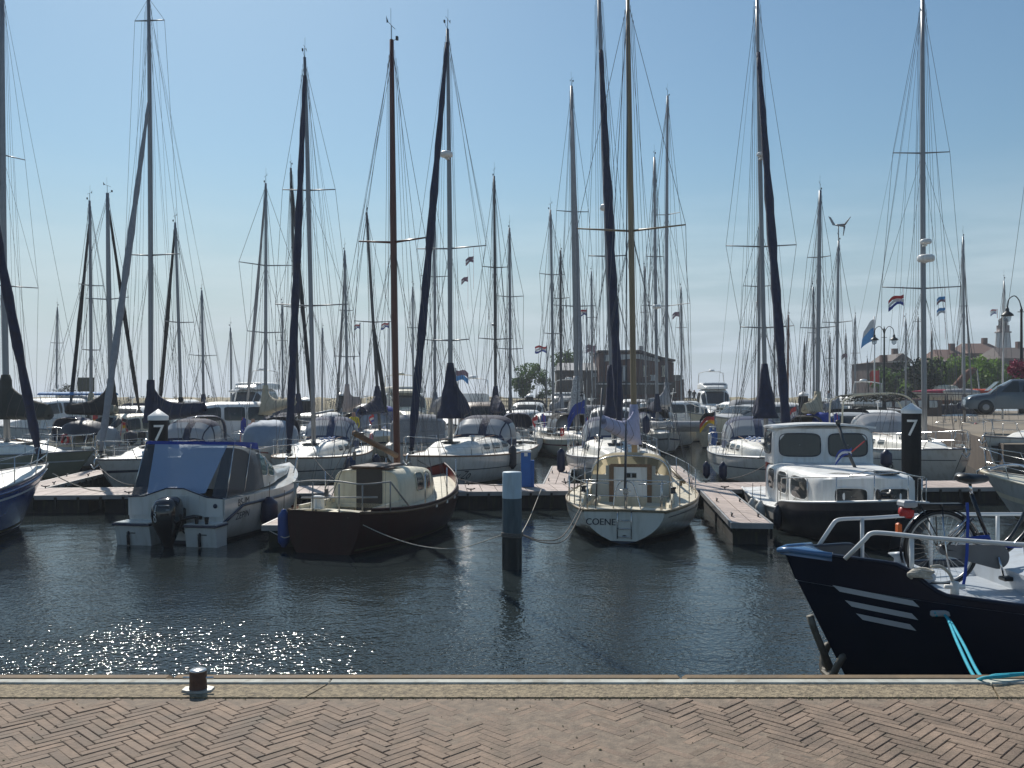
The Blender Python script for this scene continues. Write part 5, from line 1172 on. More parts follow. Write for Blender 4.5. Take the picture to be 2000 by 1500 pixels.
for x, wy, h in ((-.0, .03, .02), (.03, .1, .045), (.1, .105, .05), (.17, .06, .045), (.25, .025, .035), (.28, .012, .02)): rings.append([Vector((.14+x, wy*math.cos(a), .935+h*math.sin(a)*(1 if math.sin(a) > 0 else .9)+(.012 if x < .05 else 0))) for a in [2*math.pi*k/14 for k in range(14)]])
t.loft(rings); t.build('saddle', BLACK, bk)
t = MB()
for y in (.05, -.05, 0): t.tube([(-.33, y, .73), (.2, y, .71)], .006, 5)
for y in (.06, -.06): t.tube([(-.22, y, .73), (0, y, wr_)], .006, 5); t.tube([(-.02, y, .725), (0, y, wr_)], .006, 5)
t.box((-.05, 0, .70), (.46, .09, .055), bev=.012); t.build('luggage_rack', BLACK, bk)
t = MB(); t.box((-.30, 0, .725), (.12, .13, .06), bev=.015); t.build('rack_pad', GREYP, bk)
t = MB(); t.lathe([(.001, 0), (.035, .01), (.042, .03), (.04, .07), (.001, .075)], (-.29, 0, .655), 12, M=Matrix.Rotation(-math.pi/2, 3, 'Y')); t.box((-.29, -.0, .645), (.07, .07, .09), bev=.02); t.build('rear_light', RED, bk)
t = MB(); t.box((-.375, 0, .51), (.035, .05, .1), bev=.012); t.build('rear_reflector', ORNG, bk)
for cx, a0, a1 in ((0, 20, 200), (1.07, 20, 170)):
    t = MB(); P = []
    for k in range(25):
        a = math.radians(lerp(a0, a1, k/24)); P.append([Vector((cx+(wr_+.02)*math.cos(a)+0, y, wr_+(wr_+.02)*math.sin(a)+h)) for y, h in ((-.027, -.012), (-.02, 0), (.02, 0), (.027, -.012))])
    t.loft(P, closed=False, cap=False); t.build('mudguard', BLKP, bk)
t = MB(); P = []
for k in range(30):
    a = 2*math.pi*k/30; c = rc if math.cos(a-math.radians(-8)) < 0 else bb; rr = .045 if c is rc else .105; P.append(Vector((c.x, 0, c.z))+Vector((rr*math.cos(a), 0, rr*math.sin(a))))
P = [Vector((p.x+(.0), -.055, p.z)) for p in P]; Q = [p+Vector((0, .03, 0)) for p in P]
t.add(P+Q, [tuple(range(30)), tuple(range(59, 29, -1))]+[(k, (k+1) % 30, (k+1) % 30+30, k+30) for k in range(30)]); t.build('chain_case', CCG, bk)
t = MB(); t.tube([bb+Vector((0, -.07, 0)), bb+Vector((.03, -.09, -.165))], .011, 6); t.build('crank', CHR, bk); t = MB(); t.tube([bb+Vector((0, .07, 0)), bb+Vector((-.03, .09, .165))], .011, 6); t.build('crank', CHR, bk)
for a, y in ((Vector((.03, -.09, -.17)), -.05), (Vector((-.03, .09, .17)), .05)): t = MB(); t.box(bb+a+Vector((0, y, 0)), (.095, .09, .035), bev=.008); t.build('pedal', BLACK, bk)
t = MB(); t.tube(smoothpath([hd1, (.80, 0, .98), (.79, .02, 1.0)], 4), .012, 8)
for s in (1, -1): t.tube(smoothpath([(.80, 0, 1.0), (.78, s*.12, 1.04), (.70, s*.25, 1.03), (.58, s*.28, .99)], 6), .011, 8)
t.build('handlebar', CHR, bk)
t = MB(); t.tube([(-.02, -.06, .62), (-.0, -.09, .3), (.05, -.1, -.0)], .008, 6); t.tube([(.05, -.04, .45), (.2, -.05, .6)], .012, 6); t.tube([(.03, -.045, .4), (.17, -.05, .55)], .008, 5); t.tube([(.1, -.05, .37), (.2, -.05, .52)], .01, 5); t.build('lock_and_brake', CHR, bk)
STR = mat('blue_strap', (.01, .045, .28), .7, var=.15)
mb = MB(); c = [(.19, -.075, .74), (.195, -.08, .6), (.18, -.09, .3), (.155, -.1, .1), (.10, -.14, -.05), (.0, -.2, -.10)]
for a, b in zip(c, c[1:]): a, b = Vector(a), Vector(b); mb.add([a-Vector((.013, 0, 0)), a+Vector((.013, 0, 0)), b+Vector((.013, 0, 0)), b-Vector((.013, 0, 0)), a+Vector((-.013, .004, 0)), a+Vector((.013, .004, 0)), b+Vector((.013, .004, 0)), b+Vector((-.013, .004, 0))], [(0, 1, 2, 3), (4, 5, 6, 7), (0, 3, 7, 4), (1, 2, 6, 5)])
mb.tube([(.15, -.06, .42), (.4, -.03, .44), (.44, .0, .38)], .02, 5); mb.tube([(.56, -.03, .36), (.7, -.03, .36)], .02, 5)
o = mb.build('lashing_strap', STR); o.location = bk.location; o.rotation_euler = bk.rotation_euler; tag(o, 'blue lashing strap holding the bicycle upright to the deck', 'strap')
# ---------------- bollard on the quay ----------------
bo = thing('bollard', 'small rusty bollard with cross bar on the quay edge', 'bollard', (WX(387, 5.18), 5.18, QZ)); RS = mat('rusty_steel', (.085, .045, .03), .6, .2, var=.5, vs=14, bump=.002, bs=60)
mb = MB(); mb.lathe([(.055, 0), (.05, .01), (.047, .04), (.047, .105), (.044, .112), (.001, .114)], seg=20); mb.build('post', RS, bo)
mb = MB(); mb.lathe([(.0475, .111), (.048, .116), (.04, .121), (.001, .123)], seg=20); mb.build('top_cap', STEEL, bo)
mb = MB(); mb.tube([(-.085, .0, .07), (.085, .0, .07)], .0085, 8); mb.build('cross_bar', STEEL, bo)
mb = MB()
pts = [(-.085, -.03), (-.03, -.06), (.03, -.06), (.085, -.03), (.085, .03), (.03, .06), (-.03, .06), (-.085, .03)]
mb.add([(x, y, 0) for x, y in pts]+[(x*.96, y*.96, .012) for x, y in pts], [tuple(range(8, 16))]+[(k, (k+1) % 8, (k+1) % 8+8, k+8) for k in range(8)]); mb.build('base_plate', mat('worn_base_plate', (.3, .3, .28), .5, .4, var=.3, vs=20), bo)
# ---------------- right edge: cream dinghy-like sloop bow ----------------
S_ = sailboat('cream decked open yacht with pale rubbing band cut off by the right edge', (1917, 24.3), (2095, 22.6), (2060, -80), 7.5, 2.6, fb=(.85, .85, 1.25), tw=.8, hull=GREYHULL, deckm=CREAM, stripe=(CREAM, .62, .5),
   mr=.08, spr=((477, 1962, 2175), (150, 1995, 2120)), det=2, hullkw=dict(bul=2.8), hatch=False, fw=.6)
mb = MB(); S_['hu'].rail(mb, .035, .02); mb.build('rubbing_strake', CREAM, S_['root'])
# ---------------- second row: yachts with bows to the long pontoon ----------------
A1 = sailboat('white yacht with thick grey leaning furled sail and navy boom cover', (188, 30), (294, 33.8), (290, -12), 10.5, 3.3, fb=(1.0, .95, 1.15), stripe=(STRIPE, .66, .58), furl=(GREYC, .10, .76),
    spr=((498, 247, 358), (40, 262, 322)), cover=(NAVYC, 4.0, 1.3, .5, .27), boomang=(402, 800, 32.5), hood=NAVYC, ww=.9)
sailboat('greenish grey yacht with teal cabin window and dark green boom cover at the left', (184, 34.5), (14, 36.5), (4, -20), 10, 3.2, fb=(1.0, .95, 1.2), hull=mat('olive_grey_hull', (.16, .17, .13), .35, var=.12), stripe=(STRIPW, .70, .66), mastm=ALU, mr=.11,
    spr=((558, -70, 97), (302, -46, 62)), cover=(GREENC, 2.3, 1.5, .75, .5), boomang=(98, 812, 36), hood=GREYC, furl=None)
sailboat('white yacht with navy furled sail and dark sprayhood behind the maroon boat', (560, 30), (613, 34), (595, 112), 10, 3.3, fb=(1.05, 1.0, 1.2), stripe=(STRIPE, .62, .585), furl=(NAVYC, .115, .95), line='teak',
    spr=((371, 548, 652), (597, 536, 680)), hood=NAVYC2, cover=None, cabh=.5)
K_ = sailboat('large white yacht with tall navy sail cover and navy sprayhood in the centre', (797, 29.6), (880, 33.5), (874, 57), 11.6, 3.75, fb=(1.1, 1.05, 1.3), stripe=(STRIPE, .60, .57), furl=(NAVYC, .125, .965), line='teak',
    spr=((485, 806, 950), (665, 818, 893)), cover=(NAVYC, 1.5, 1.75, .75, .45), hood=NAVYC, cabh=.5, radar=((305, .85),), flags=((925, 500, (6, 6), .6), (914, 540, (6, 6), .5)))
hu = K_['hu']; vs, fs = text_pts('Ly Zo', .42, .4); mb = MB()
mb.add([hu.P(.80-x/11.6, .45+y, 1)+Vector((0, .012, 0)) for x, y in vs], fs); mb.build('name_lettering', DKTXT, K_['root'])
sailboat('white yacht behind the COENE sloop with navy sleeved mast and faded blue hood', (1215, 30), (1200, 34), (1169, -25), 10, 3.5, fb=(1.05, 1.0, 1.2), stripe=(STRIPE, .66, .63), furl=(NAVYC, .14, .86, (1211, 838, 31.5)),
    spr=((500, 1150, 1225),), cover=(NAVYC, 1.6, 1.7, .7, .35), hood=NAVYC2, radar=((408, .9),), cabh=.5, mr=.1)
sailboat('white yacht with broad navy furled sail left of the cabin cruiser', (1543, 30), (1497, 34), (1478, -20), 10.2, 3.5, fb=(1.05, 1.0, 1.2), stripe=(STRIPE, .66, .62), furl=(NAVYC, .135, .86),
    spr=((481, 1417, 1553), (640, 1447, 1535)), cover=(NAVYC, 1.5, 1.75, .75, .42), hood=NAVYC2, radar=((305, .6),), cabh=.5)
N_ = sailboat('white yacht with radar dome on its mast behind the right number 7 pile', (1884, 31), (1806, 34.5), (1802, -10), 11.5, 3.9, fb=(1.2, 1.15, 1.45), stripe=(STRIPE, .72, .70), hood=GREYC, cabh=.45,
    spr=((298, 1744, 1853), (563, 1724, 1876)), radar=((507, 1.12), (474, .75)), mr=.095, flags=((1765, 575, NL, 1.1), (1846, 578, (5, 6), .6), (1846, 600, (5, 1), .6)))
hu = N_['hu']; vs, fs = text_pts('ias', .5, .5); mb = MB()
mb.add([hu.P(.72-x/11.5, .72+y, -1)+Vector((0, -.012, 0)) for x, y in [(-a, b) for a, b in vs]], fs); mb.build('name_lettering', DKTXT, N_['root'])
sailboat('white yacht bow at the far right edge below the parked car', (1922, 34), (2110, 37.5), (2100, -60), 10, 3.4, fb=(1.5, 1.5, 1.75), stripe=(STRIPE, .8, .76), det=2, wires=False, cover=False)
for (px, py, Z, c, lab, r, l) in ((1001, 893, 34.5, RUBBER, 'dark fender hanging on the big centre yacht beside the blue pedestal', .15, .9), (1096, 900, 33.2, NAVYF, 'long navy fender at the left side of the yacht behind COENE', .15, .9),
    (735, 905, 35, NAVYF, 'navy fender between the maroon boat mast and the white yacht', .16, .7), (684, 907, 33.2, NAVYC2, 'faded round blue fender on the white yacht over the maroon cabin', .2, .55),
    (1731, 896, 31.6, NAVYF, 'navy fender hanging beside the right number 7 pile', .19, .62), (1380, 918, 32, NAVYF, 'dark fender left of the pair on the white yacht right of the finger', .13, .6), (1412, 920, 31.6, NAVYF, 'second dark blue fender on the white yacht left of the cabin cruiser', .14, .62),
    (255, 855, 40, RUBBER, 'big round black fender on the cream cabin boat at left', .28, .6), (1262, 830, 33.5, NAVYF, 'navy fender hidden at the right quarter of the yacht behind COENE', .14, .7), (1876, 905, 33, RUBBER, 'black fender by the bow of the yacht with radar dome', .17, .8)):
    fender(W(px, py, Z), c, lab, r, l)
for lab, a_, b_, sg_ in (('dark mooring line from the grey furled yacht bow down to the left pontoon', (195, 912, 29.9), (262, 947, 27.2), .15), ('dark mooring line from the yacht bow behind the maroon boat to the pontoon', (610, 890, 30.2), (665, 944, 28.2), .1),
    ('dark mooring line from the big centre yacht bow slanting to the pontoon', (815, 898, 30), (1000, 948, 27.4), .25), ('dark line from the broad furled sail yacht to the finger pontoon', (1500, 905, 31), (1420, 936, 29), .1),
    ('blue mooring line hanging at the right number 7 pile', (1772, 868, 26.3), (1765, 930, 26.2), .05), ('pale mooring line from the blue hulled yacht to the left pontoon', (103, 925, 22.5), (205, 960, 25.4), .1)):
    mb = MB(); mb.tube(sag(W(*a_), W(*b_), sg_), .014, 5); tag(mb.build('mooring_line', BLUEP if lab[:4] == 'blue' else (ROPEW if lab[:4] == 'pale' else ROPE)), lab, 'rope', 'mooring lines')
mb = MB(); mb.box((0, 0, 1.25), (.32, .3, 1.5), bev=.02); t = thing('service_pedestal', 'bright blue service pedestal with pale cap on the pontoon', 'power pedestal', (WX(1027, 27.6), 27.6, 0)); mb = MB(); mb.box((0, 0, 1.03), (.29, .28, 1.04), bev=.01); mb.box((.2, .05, .9), (.1, .2, .8)); mb.build('cabinet', BLUEP, t)
mb = MB(); mb.box((0, 0, 1.57), (.33, .32, .05), bev=.01); mb.box((-.0, -.15, 1.48), (.1, .02, .1)); mb.build('cap', WHITEP, t)
t2 = copy_tree(t); t2.location = (WX(1392, 50), 50, 0); t2['label'] = 'small distant blue pedestal right of the davit dinghy yacht'
# ---------------- row behind and clutter ----------------
motorboat('white motor cruiser with long cabin roof behind the number 7 pile', 400, 46, 205, 9.5, 3.3, fb=(1.1, 1.1, 1.5), zt=2.95, group='motor boats in the marina')
motorboat('tall white flybridge yacht seen bow on, left of the beige sail cover', 486, 78, 268, 12, 3.6, zt=3.9, fly=True, fb=(1.2, 1.2, 1.8))
motorboat('cream flybridge yacht with rounded top behind the maroon boat mast', 795, 82, 285, 12, 4.2, zt=3.6, fly=True, fb=(1.2, 1.2, 1.7), deckm=CREAM)
motorboat('grey canopied motor cruiser left of the tall navy sail cover', 825, 46, 92, 8.5, 3.1, zt=2.2, fb=(1.0, 1.0, 1.3), canopy=GREYC, mastpole=False)
motorboat('white motor boat behind the yacht with the clubhouse above it', 1195, 52, 262, 9, 3.3, zt=2.6, fb=(1.1, 1.1, 1.5))
motorboat('white motor cruiser lying broadside under the clubhouse windows', 1275, 66, 200, 10, 3.4, zt=2.9, fb=(1.2, 1.2, 1.6))
motorboat('white flybridge cruiser far off against the open horizon', 1395, 86, 262, 11, 3.6, zt=4.0, fly=True, fb=(1.3, 1.3, 1.9))
motorboat('cream white cruiser hull pointing left between the masts in the distance', 1460, 60, 215, 11, 3.6, fb=(1.7, 1.6, 2.3), zt=2.7, hull=CREAM, deckm=GREYP, mastpole=False)
motorboat('cream cabin boat with round fenders left of the number 7 pile', 228, 43, 240, 7, 2.8, zt=2.4, fb=(1.0, 1.0, 1.3), hull=CREAM, deckm=CREAM, mastpole=False)
motorboat('white cruiser with pale canopy at the left edge horizon', 72, 58, 250, 10, 3.6, zt=3.1, fb=(1.2, 1.2, 1.7), canopy=GREYC)
motorboat('small white launch with beige roof right of the big centre yacht', 1075, 56, 268, 7, 2.8, zt=2.2, fb=(1.0, .9, 1.2), mastpole=False)
motorboat('white cruiser moored stern on between J yacht hood and the sandy bank', 650, 58, 88, 8, 3, zt=2.1, fb=(1, 1, 1.3), mastpole=False) if False else None
motorboat('small blue and white launch near the far pontoon in the middle', 1010, 62, 250, 7, 2.6, zt=2.3, fb=(.9, .9, 1.2), mastpole=False, stripe=True)
motorboat('brown cabined houseboat with flat beige roof right of the tall navy cover', 945, 52, 275, 8, 3.4, zt=2.9, fb=(.9, .9, 1.2), hull=BROWNP, deckm=BROWNP, mastpole=False)
motorboat('dark green motor boat behind the blue tarpaulins at right', 1665, 46, 255, 8, 3, zt=2.4, fb=(1, 1, 1.4), hull=NAVYH, deckm=GREYP, mastpole=False, canopy=BLACKC)
motorboat('long dark barge with a row of white windows under the tree crowns', 1700, 82, 186, 18, 4, zt=3.1, fb=(1.6, 1.4, 2.0), hull=NAVYH, deckm=BROWNP, winm=mat('pale_curtained_window', (.5, .5, .46), .4), mastpole=False)
# yacht with inflatable dinghy on davits
D_ = sailboat('grey white yacht seen from astern with an inflatable dinghy hung on davits', (1345, 64), (1302, 59.5), (1304, 187), 11, 3.9, fb=(1.35, 1.2, 1.5), tw=.86, hull=GREYHULL, det=1, mr=.11, spr=((420, 1277, 1332), (598, 1256, 1353)), cover=(GREYC, 3.6, 1.3, .5, .3), hood=BLACKC, flags=((1327, 608, (6, 6), .9),))
t = thing('inflatable_dinghy', 'grey inflatable dinghy slung across the stern of the grey white yacht', 'dinghy', (WX(1333, 53.5), 53.5, WZ(829, 53.5)), math.radians(4))
mb = MB(); P = smoothpath([(-1.9, -.5, 0), (1.2, -.5, 0), (1.8, -.15, .1), (1.8, .35, .1), (1.2, .6, 0), (-1.9, .6, 0)], 6); mb.tube(P, .2, 10); mb.build('tube', mat('grey_inflatable', (.30, .31, .32), .5), t)
mb = MB(); mb.loft([[Vector((x, y, z)) for y, z in ((-.45, -.05), (-.2, -.42), (.2, -.42), (.5, -.05))] for x in (-1.8, 1.3)]+[[Vector((1.7, y*.4, z*.2)) for y, z in ((-.45, -.05), (-.2, -.42), (.2, -.42), (.5, -.05))]]); mb.build('hull', GREYP, t)
def lump(label, px, py, Z, w_, h_, dp, m, name='tarpaulin', cat='tarpaulin', seed=3, sq=.6):
    rg = random.Random(seed); mb = MB(); rings = []; n = 18
    for i in range(9):
        u = i/8; ww_ = w_/2*(1-abs(2*u-1)**3)**.4+.02; hh = h_*(1-abs(2*u-1)**3.2)**.5+.02; rings.append([Vector((math.copysign(abs(math.cos(a))**sq, math.cos(a))*ww_, (u-.5)*dp, max(math.sin(a), 0)**sq*hh*rg.uniform(.96, 1.04))) for a in [math.pi*k/n for k in range(n+1)]])
    mb.loft(rings, closed=False); o = mb.build(name, m); o.location = W(px, py, Z); return tag(o, label, cat)
lump('pale blue grey cover over a small boat behind the outboard boat', 530, 868, 37.5, 1.95, .95, 3.0, mat('pale_blue_cover', (.2, .26, .34), .7, var=.1, bump=.01, bs=6), name='boat_cover', cat='boat cover')
lump('bright blue tarpaulin over gear, left of two behind the cabin cruiser', 1590, 840, 47, .95, .85, 1, BLUEC); lump('bright blue tarpaulin with a rope, right of two behind the cabin cruiser roof', 1606, 846, 45, .9, 1.0, 1, BLUEC, seed=5)
lump('upturned dark inflatable boat shining behind the grey furled sail', 165, 848, 41, 1.8, .6, 2.4, RUBBER, name='inflatable_boat', cat='dinghy', sq=1)
lump('rolled cream sail cover on a far boat deck under the lamp post', 1845, 765, 85, 2.4, .6, 1.5, CREAM, name='boat_cover', cat='boat cover')
lump('white round fender pile on the deck of the cream cruiser', 212, 868, 40, 1.0, .75, .7, GREYP, name='fender_cover', cat='fender cover', sq=.9)
# sailing boats of the back rows: bow, mast, top, length
BG = [
 ('yacht with slim grey mast and dark furled sail left of the stepped mast', (137, 47), (178, 45), (175, 392), dict(furl=(BLACKC, .085, .9), spr=((558, 158, 204), (684, 157, 192)))),
 ('yacht with a stepped grey mast crossed by the thick leaning grey furled sail', (272, 46), (220, 44), (210, 377), dict(furl=(BLACKC, .09, .93), spr=((585, 167, 262),), cover=(BLACKC, 3, 1.5, .5, .3), mr=.11)),
 ('yacht with grey mast and dark furled sail just right of the number 7 pile', (311, 50), (355, 47), (342, 435), dict(furl=(BLACKC, .09, .97), spr=((630, 313, 370),), cover=(BLACKC, 2, .6, .3, .25))),
 ('small yacht with a short bare mast over the white cruiser roof', (380, 66), (398, 62), (394, 567), dict(spr=((695, 377, 428),), mr=.09)),
 ('yacht with beige sail cover and thin furled sail left of the blue furled sail', (482, 50), (518, 46), (519, 358), dict(furl=(GREYC, .075, .97), spr=((519, 495, 600), (650, 485, 558)), cover=(BEIGEC, 4, 1.2, .45, .3), boomang=(575, 785, 44), hood=NAVYC)),
 ('yacht with brownish mast standing close behind the blue furled sail', (610, 47), (585, 50), (568, 328), dict(furl=(BLACKC, .09, .93), spr=((600, 560, 604),), mastm=DARKM)),
 ('yacht with thin mast and slack grey furled sail above the sandy bank', (658, 60), (679, 56), (673, 489), dict(furl=(GREYC, .07, .9), spr=((697, 655, 705), (607, 662, 690)), cover=(mat('pinkish_cover', (.36, .3, .28), .85), 3, 1.4, .6, .3), boomang=(704, 785, 56))),
 ('yacht with dark leaning mast and a purple blue cover left of the maroon boat mast', (754, 47), (742, 50), (716, 415), dict(furl=(BLACKC, .1, .5), spr=((629, 692, 765),), mastm=DARKM, cover=(NAVYC, 2.6, 1.2, .5, .5), boomang=(706, 805, 48))),
 ('yacht with thin pale mast hidden behind the big centre yacht', (838, 58), (850, 54), (848, 378), dict(spr=((665, 832, 893), (541, 820, 875)), cover=(GREYC, 3, .9, .4, .3), boomang=(870, 775, 52))),
 ('yacht with dark mast and small navy cone cover right of the big centre yacht', (955, 52), (968, 50), (965, 344), dict(spr=((523, 943, 993), (663, 937, 1005)), mastm=DARKM, cover=(NAVYC, 1.6, 1.2, .6, .35), radar=((634, .6),), cab=True)),
 ('yacht with slim twin coloured mast left of the round trees', (985, 57), (997, 54), (995, 445), dict(spr=((580, 972, 1025), (682, 985, 1035)))),
 ('yacht with tall thin mast beside the round trees', (1060, 55), (1081, 53), (1075, 410), dict(spr=((537, 1052, 1103), (652, 1055, 1093)), hood=BLACKC)),
 ('yacht with thin dark mast over the low clubhouse annex', (1110, 63), (1096, 60), (1095, 489), dict(spr=((583, 1080, 1115),), mastm=DARKM)),
 ('white yacht with crumpled silver mast cover and dark awning in the middle distance', (1160, 45), (1128, 48), (1116, 168), dict(furl=(GREYC, .1, .93, (1136, 770, 47)), spr=((413, 1086, 1151), (598, 1080, 1167)), cover=(SILVER, 1.0, 1.7, .8, .45), hood=BLACKC, mr=.12)),
 ('yacht with small radar dome on a slim mast over the brick clubhouse', (1310, 50), (1284, 54), (1278, 307), dict(radar=((600, .95),), spr=((501, 1262, 1296),), mr=.095)),
 ('yacht with grey mast hidden behind the broad navy furled sail', (1470, 56), (1481, 52), (1484, 430), dict(spr=((560, 1450, 1512),), radar=((590, .6),))),
 ('yacht with thick pale mast, spreaders and beige cover in the right middle', (1620, 50), (1596, 47), (1602, 372), dict(spr=((503, 1573, 1617), (641, 1563, 1630)), cover=(BEIGEC, 3.2, .9, .55, .3), mr=.11)),
 ('yacht with brown wooden mast right of the broad navy furled sail', (1552, 72), (1538, 68), (1540, 615), dict(mastm=WOODM, spr=((637, 1528, 1550),))),
 ('yacht with wind generator at its masthead and grey cover in the right distance', (1660, 56), (1634, 53), (1638, 470), dict(spr=((630, 1610, 1667),), cover=(GREYC, 3, .7, .5, .35))),
 ('yacht with thin mast right of the wind generator', (1680, 84), (1671, 80), (1670, 615), dict(spr=((690, 1662, 1680),))),
 ('yacht with thin mast and forestay right of the radar dome mast', (1900, 66), (1884, 62), (1881, 462), dict(spr=((598, 1875, 1890),), furl=(GREYC, .05, .9))),
 ('yacht with a pale thin mast standing before the lighthouse', (1975, 66), (1958, 70), (1961, 548), dict(mastm=ALUW, mr=.07)),
 ('distant small yacht between the two masts right of the wind generator', (1755, 78), (1769, 80), (1769, 622), dict(mastm=ALU)),
 ('distant yacht with dark pole mast left of the radar dome mast', (1795, 84), (1793, 88), (1793, 618), dict(mastm=DARKM, spr=((628, 1785, 1801),))),
 ('distant yacht with a bare mast over the lime trees', (1825, 90), (1820, 92), (1820, 646), dict(mastm=DARKM)),
 ('distant yacht right of the brown mast, low mast', (1575, 86), (1571, 88), (1571, 666), dict(mastm=DARKM)),
 ('distant yacht with dark mast left of the wind generator yacht', (1625, 90), (1620, 92), (1621, 655), dict(mastm=DARKM, spr=((700, 1612, 1628),))),
 ('distant yacht with two flags between the pale mast and wind generator', (1650, 92), (1652, 95), (1652, 650), dict(mastm=DARKM, flags=((1655, 690, (6, 6), 1.2),))),
 ('distant yacht whose mast shows just right of the far cream cruiser', (1505, 92), (1512, 94), (1512, 660), dict(mastm=DARKM)),
 ('distant yacht with thin mast left of the lamp post', (1690, 95), (1697, 98), (1694, 700), dict(mastm=DARKM)),
 ('distant yacht between the number 7 pile and the beige cover', (440, 70), (452, 72), (450, 640), dict(mastm=ALU)),
 ('distant yacht with short mast far left over the blue bimini', (120, 76), (110, 78), (112, 600), dict(mastm=ALU, spr=((670, 100, 122),))),
 ('distant yacht with thin mast between maroon boat mast and big centre yacht', (820, 70), (808, 72), (806, 560), dict(mastm=ALU, spr=((640, 796, 818),))),
 ('distant yacht with thin mast just right of the clubhouse roof', (1325, 78), (1331, 80), (1330, 560), dict(mastm=ALU, spr=((640, 1320, 1342),))),
 ('distant yacht with thin mast between the COENE mast and clubhouse chimney', (1255, 74), (1262, 77), (1259, 520), dict(mastm=ALU, spr=((610, 1250, 1270),))),
 ('distant yacht left of the thick pale mast in the right middle', (1580, 62), (1590, 66), (1588, 560), dict(mastm=ALU, spr=((650, 1578, 1600),))),
 ('distant yacht with thin mast left of the navy sleeved mast', (1150, 70), (1157, 73), (1155, 530), dict(mastm=ALU, spr=((620, 1146, 1168),))),
 ('distant yacht with thin mast between the beige cover and blue furled sail', (545, 72), (552, 74), (551, 590), dict(mastm=ALU, spr=((665, 542, 562),))),
 ('distant yacht with thin mast over the dry bank near the blue furled sail', (635, 80), (629, 82), (630, 640), dict(mastm=ALU)),
]
for i, (lab, b, m, tp, kw) in enumerate(BG):
    Z = m[1]; d = 1 if Z < 64 else 0; Lb = max(6.5, min(11, abs(m[1]-b[1])*2.6+5)); rg = random.Random(i*7+1)
    # keep the bow at a plausible distance ahead of the mast, in the same direction
    Pb = Vector((WX(*b), b[1])); Pm = Vector((WX(*m), m[1])); dv = (Pb-Pm); Lb = rg.uniform(8, 10.5) if Z < 64 else rg.uniform(7.5, 9.5); dv = dv.normalized()*Lb*.42; Pb = Pm+dv; b = (1000+Pb.x/Pb.y*F, Pb.y)
    if 'furl' in kw and len(kw['furl']) < 4: kw['furl'] = (*kw['furl'][:3], (BG[i][1][0], 800, Pb.y))
    kw.setdefault('mr', .085 if d else .08)
    kw.setdefault('stripe', (rg.choice([STRIPE, NAVYC, MAROON2, BLUEP]), .75, .68) if rg.random() < .7 else None)
    kw.setdefault('hull', rg.choice([GEL, GEL, GEL, GREYHULL, NAVYH, CREAM]))
    kw.setdefault('hood', rg.choice([NAVYC, NAVYC2, BLACKC, GREYC, None, None]) if d else None)
    kw.setdefault('cover', (rg.choice([NAVYC, NAVYC, GREYC, BEIGEC, GREENC]), 3., .8, .4, .25) if d and rg.random() < .75 else (None if d else False))
    sailboat(lab, b, m, tp, Lb, Lb*.31, fb=(1.0, .95, 1.25), det=d, tw=rg.uniform(.6, .8), **kw)
# more boats filling the far basins
for px, Z, hd_, L_, zt_, fl_, cn_, hl_, lab in (
 (20, 66, 262, 9, 2.9, False, None, GEL, 'far white cruiser at the left edge under the dark green cover'), (250, 60, 280, 8, 2.6, False, NAVYC, NAVYH, 'far navy hulled cruiser right of the stepped mast'),
 (330, 66, 265, 9, 3.0, False, None, GEL, 'far white cruiser directly above the number 7 pile at left'), (560, 62, 95, 8, 2.5, False, NAVYC2, GEL, 'far cruiser with faded canopy behind the beige sail cover'),
 (610, 52, 262, 7.5, 2.3, False, None, GREYHULL, 'small grey cruiser right of the blue furled sail'), (700, 66, 255, 9, 2.7, False, None, CREAM, 'far cream cruiser before the sandy bank'),
 (745, 56, 92, 8, 2.5, False, BLUEC, GEL, 'far cruiser with blue canopy left of the maroon mast'), (885, 64, 270, 9, 2.7, False, None, GEL, 'far white cruiser under the tall navy cover'),
 (920, 70, 95, 9, 2.9, True, None, GEL, 'far flybridge cruiser right of the tall navy cover'), (1030, 70, 265, 9, 2.8, False, BLACKC, GEL, 'far cruiser with black canopy under the round trees'),
 (1105, 74, 262, 10, 3.0, True, None, GEL, 'far flybridge cruiser left of the silver cover'), (1150, 62, 92, 8, 2.5, False, GREYC, GREYHULL, 'far grey cruiser right of the silver cover'),
 (1240, 80, 265, 10, 3.0, False, None, NAVYH, 'far navy cruiser just left of the COENE mast foot'), (1355, 72, 262, 8, 2.6, False, None, GEL, 'far cruiser in the open gap right of the clubhouse'),
 (1430, 78, 95, 9, 2.8, False, GREYC, GEL, 'far cruiser beneath the cream hull, with grey canopy'), (1530, 66, 262, 9, 2.8, False, None, GEL, 'far white cruiser right of the broad navy furled sail'),
 (1565, 74, 92, 9, 2.7, False, BLACKC, NAVYH, 'far dark cruiser behind the black pile with white cap'), (1625, 62, 265, 8, 2.5, False, None, GREYHULL, 'far grey cruiser under the thick pale mast'),
 (1655, 72, 95, 9, 2.7, True, None, GEL, 'far flybridge cruiser left of the blue white flag'), (1725, 54, 262, 8, 2.4, False, GREENC, NAVYH, 'dark cruiser behind the pale pipe arch')):
    motorboat(lab, px, Z, hd_, L_, L_*.36, fb=(1.05, 1.05, 1.5), zt=zt_, fly=fl_, canopy=cn_, hull=hl_, mastpole=random.Random(px).random() < .4, stripe=random.Random(px+1).random() < .5)
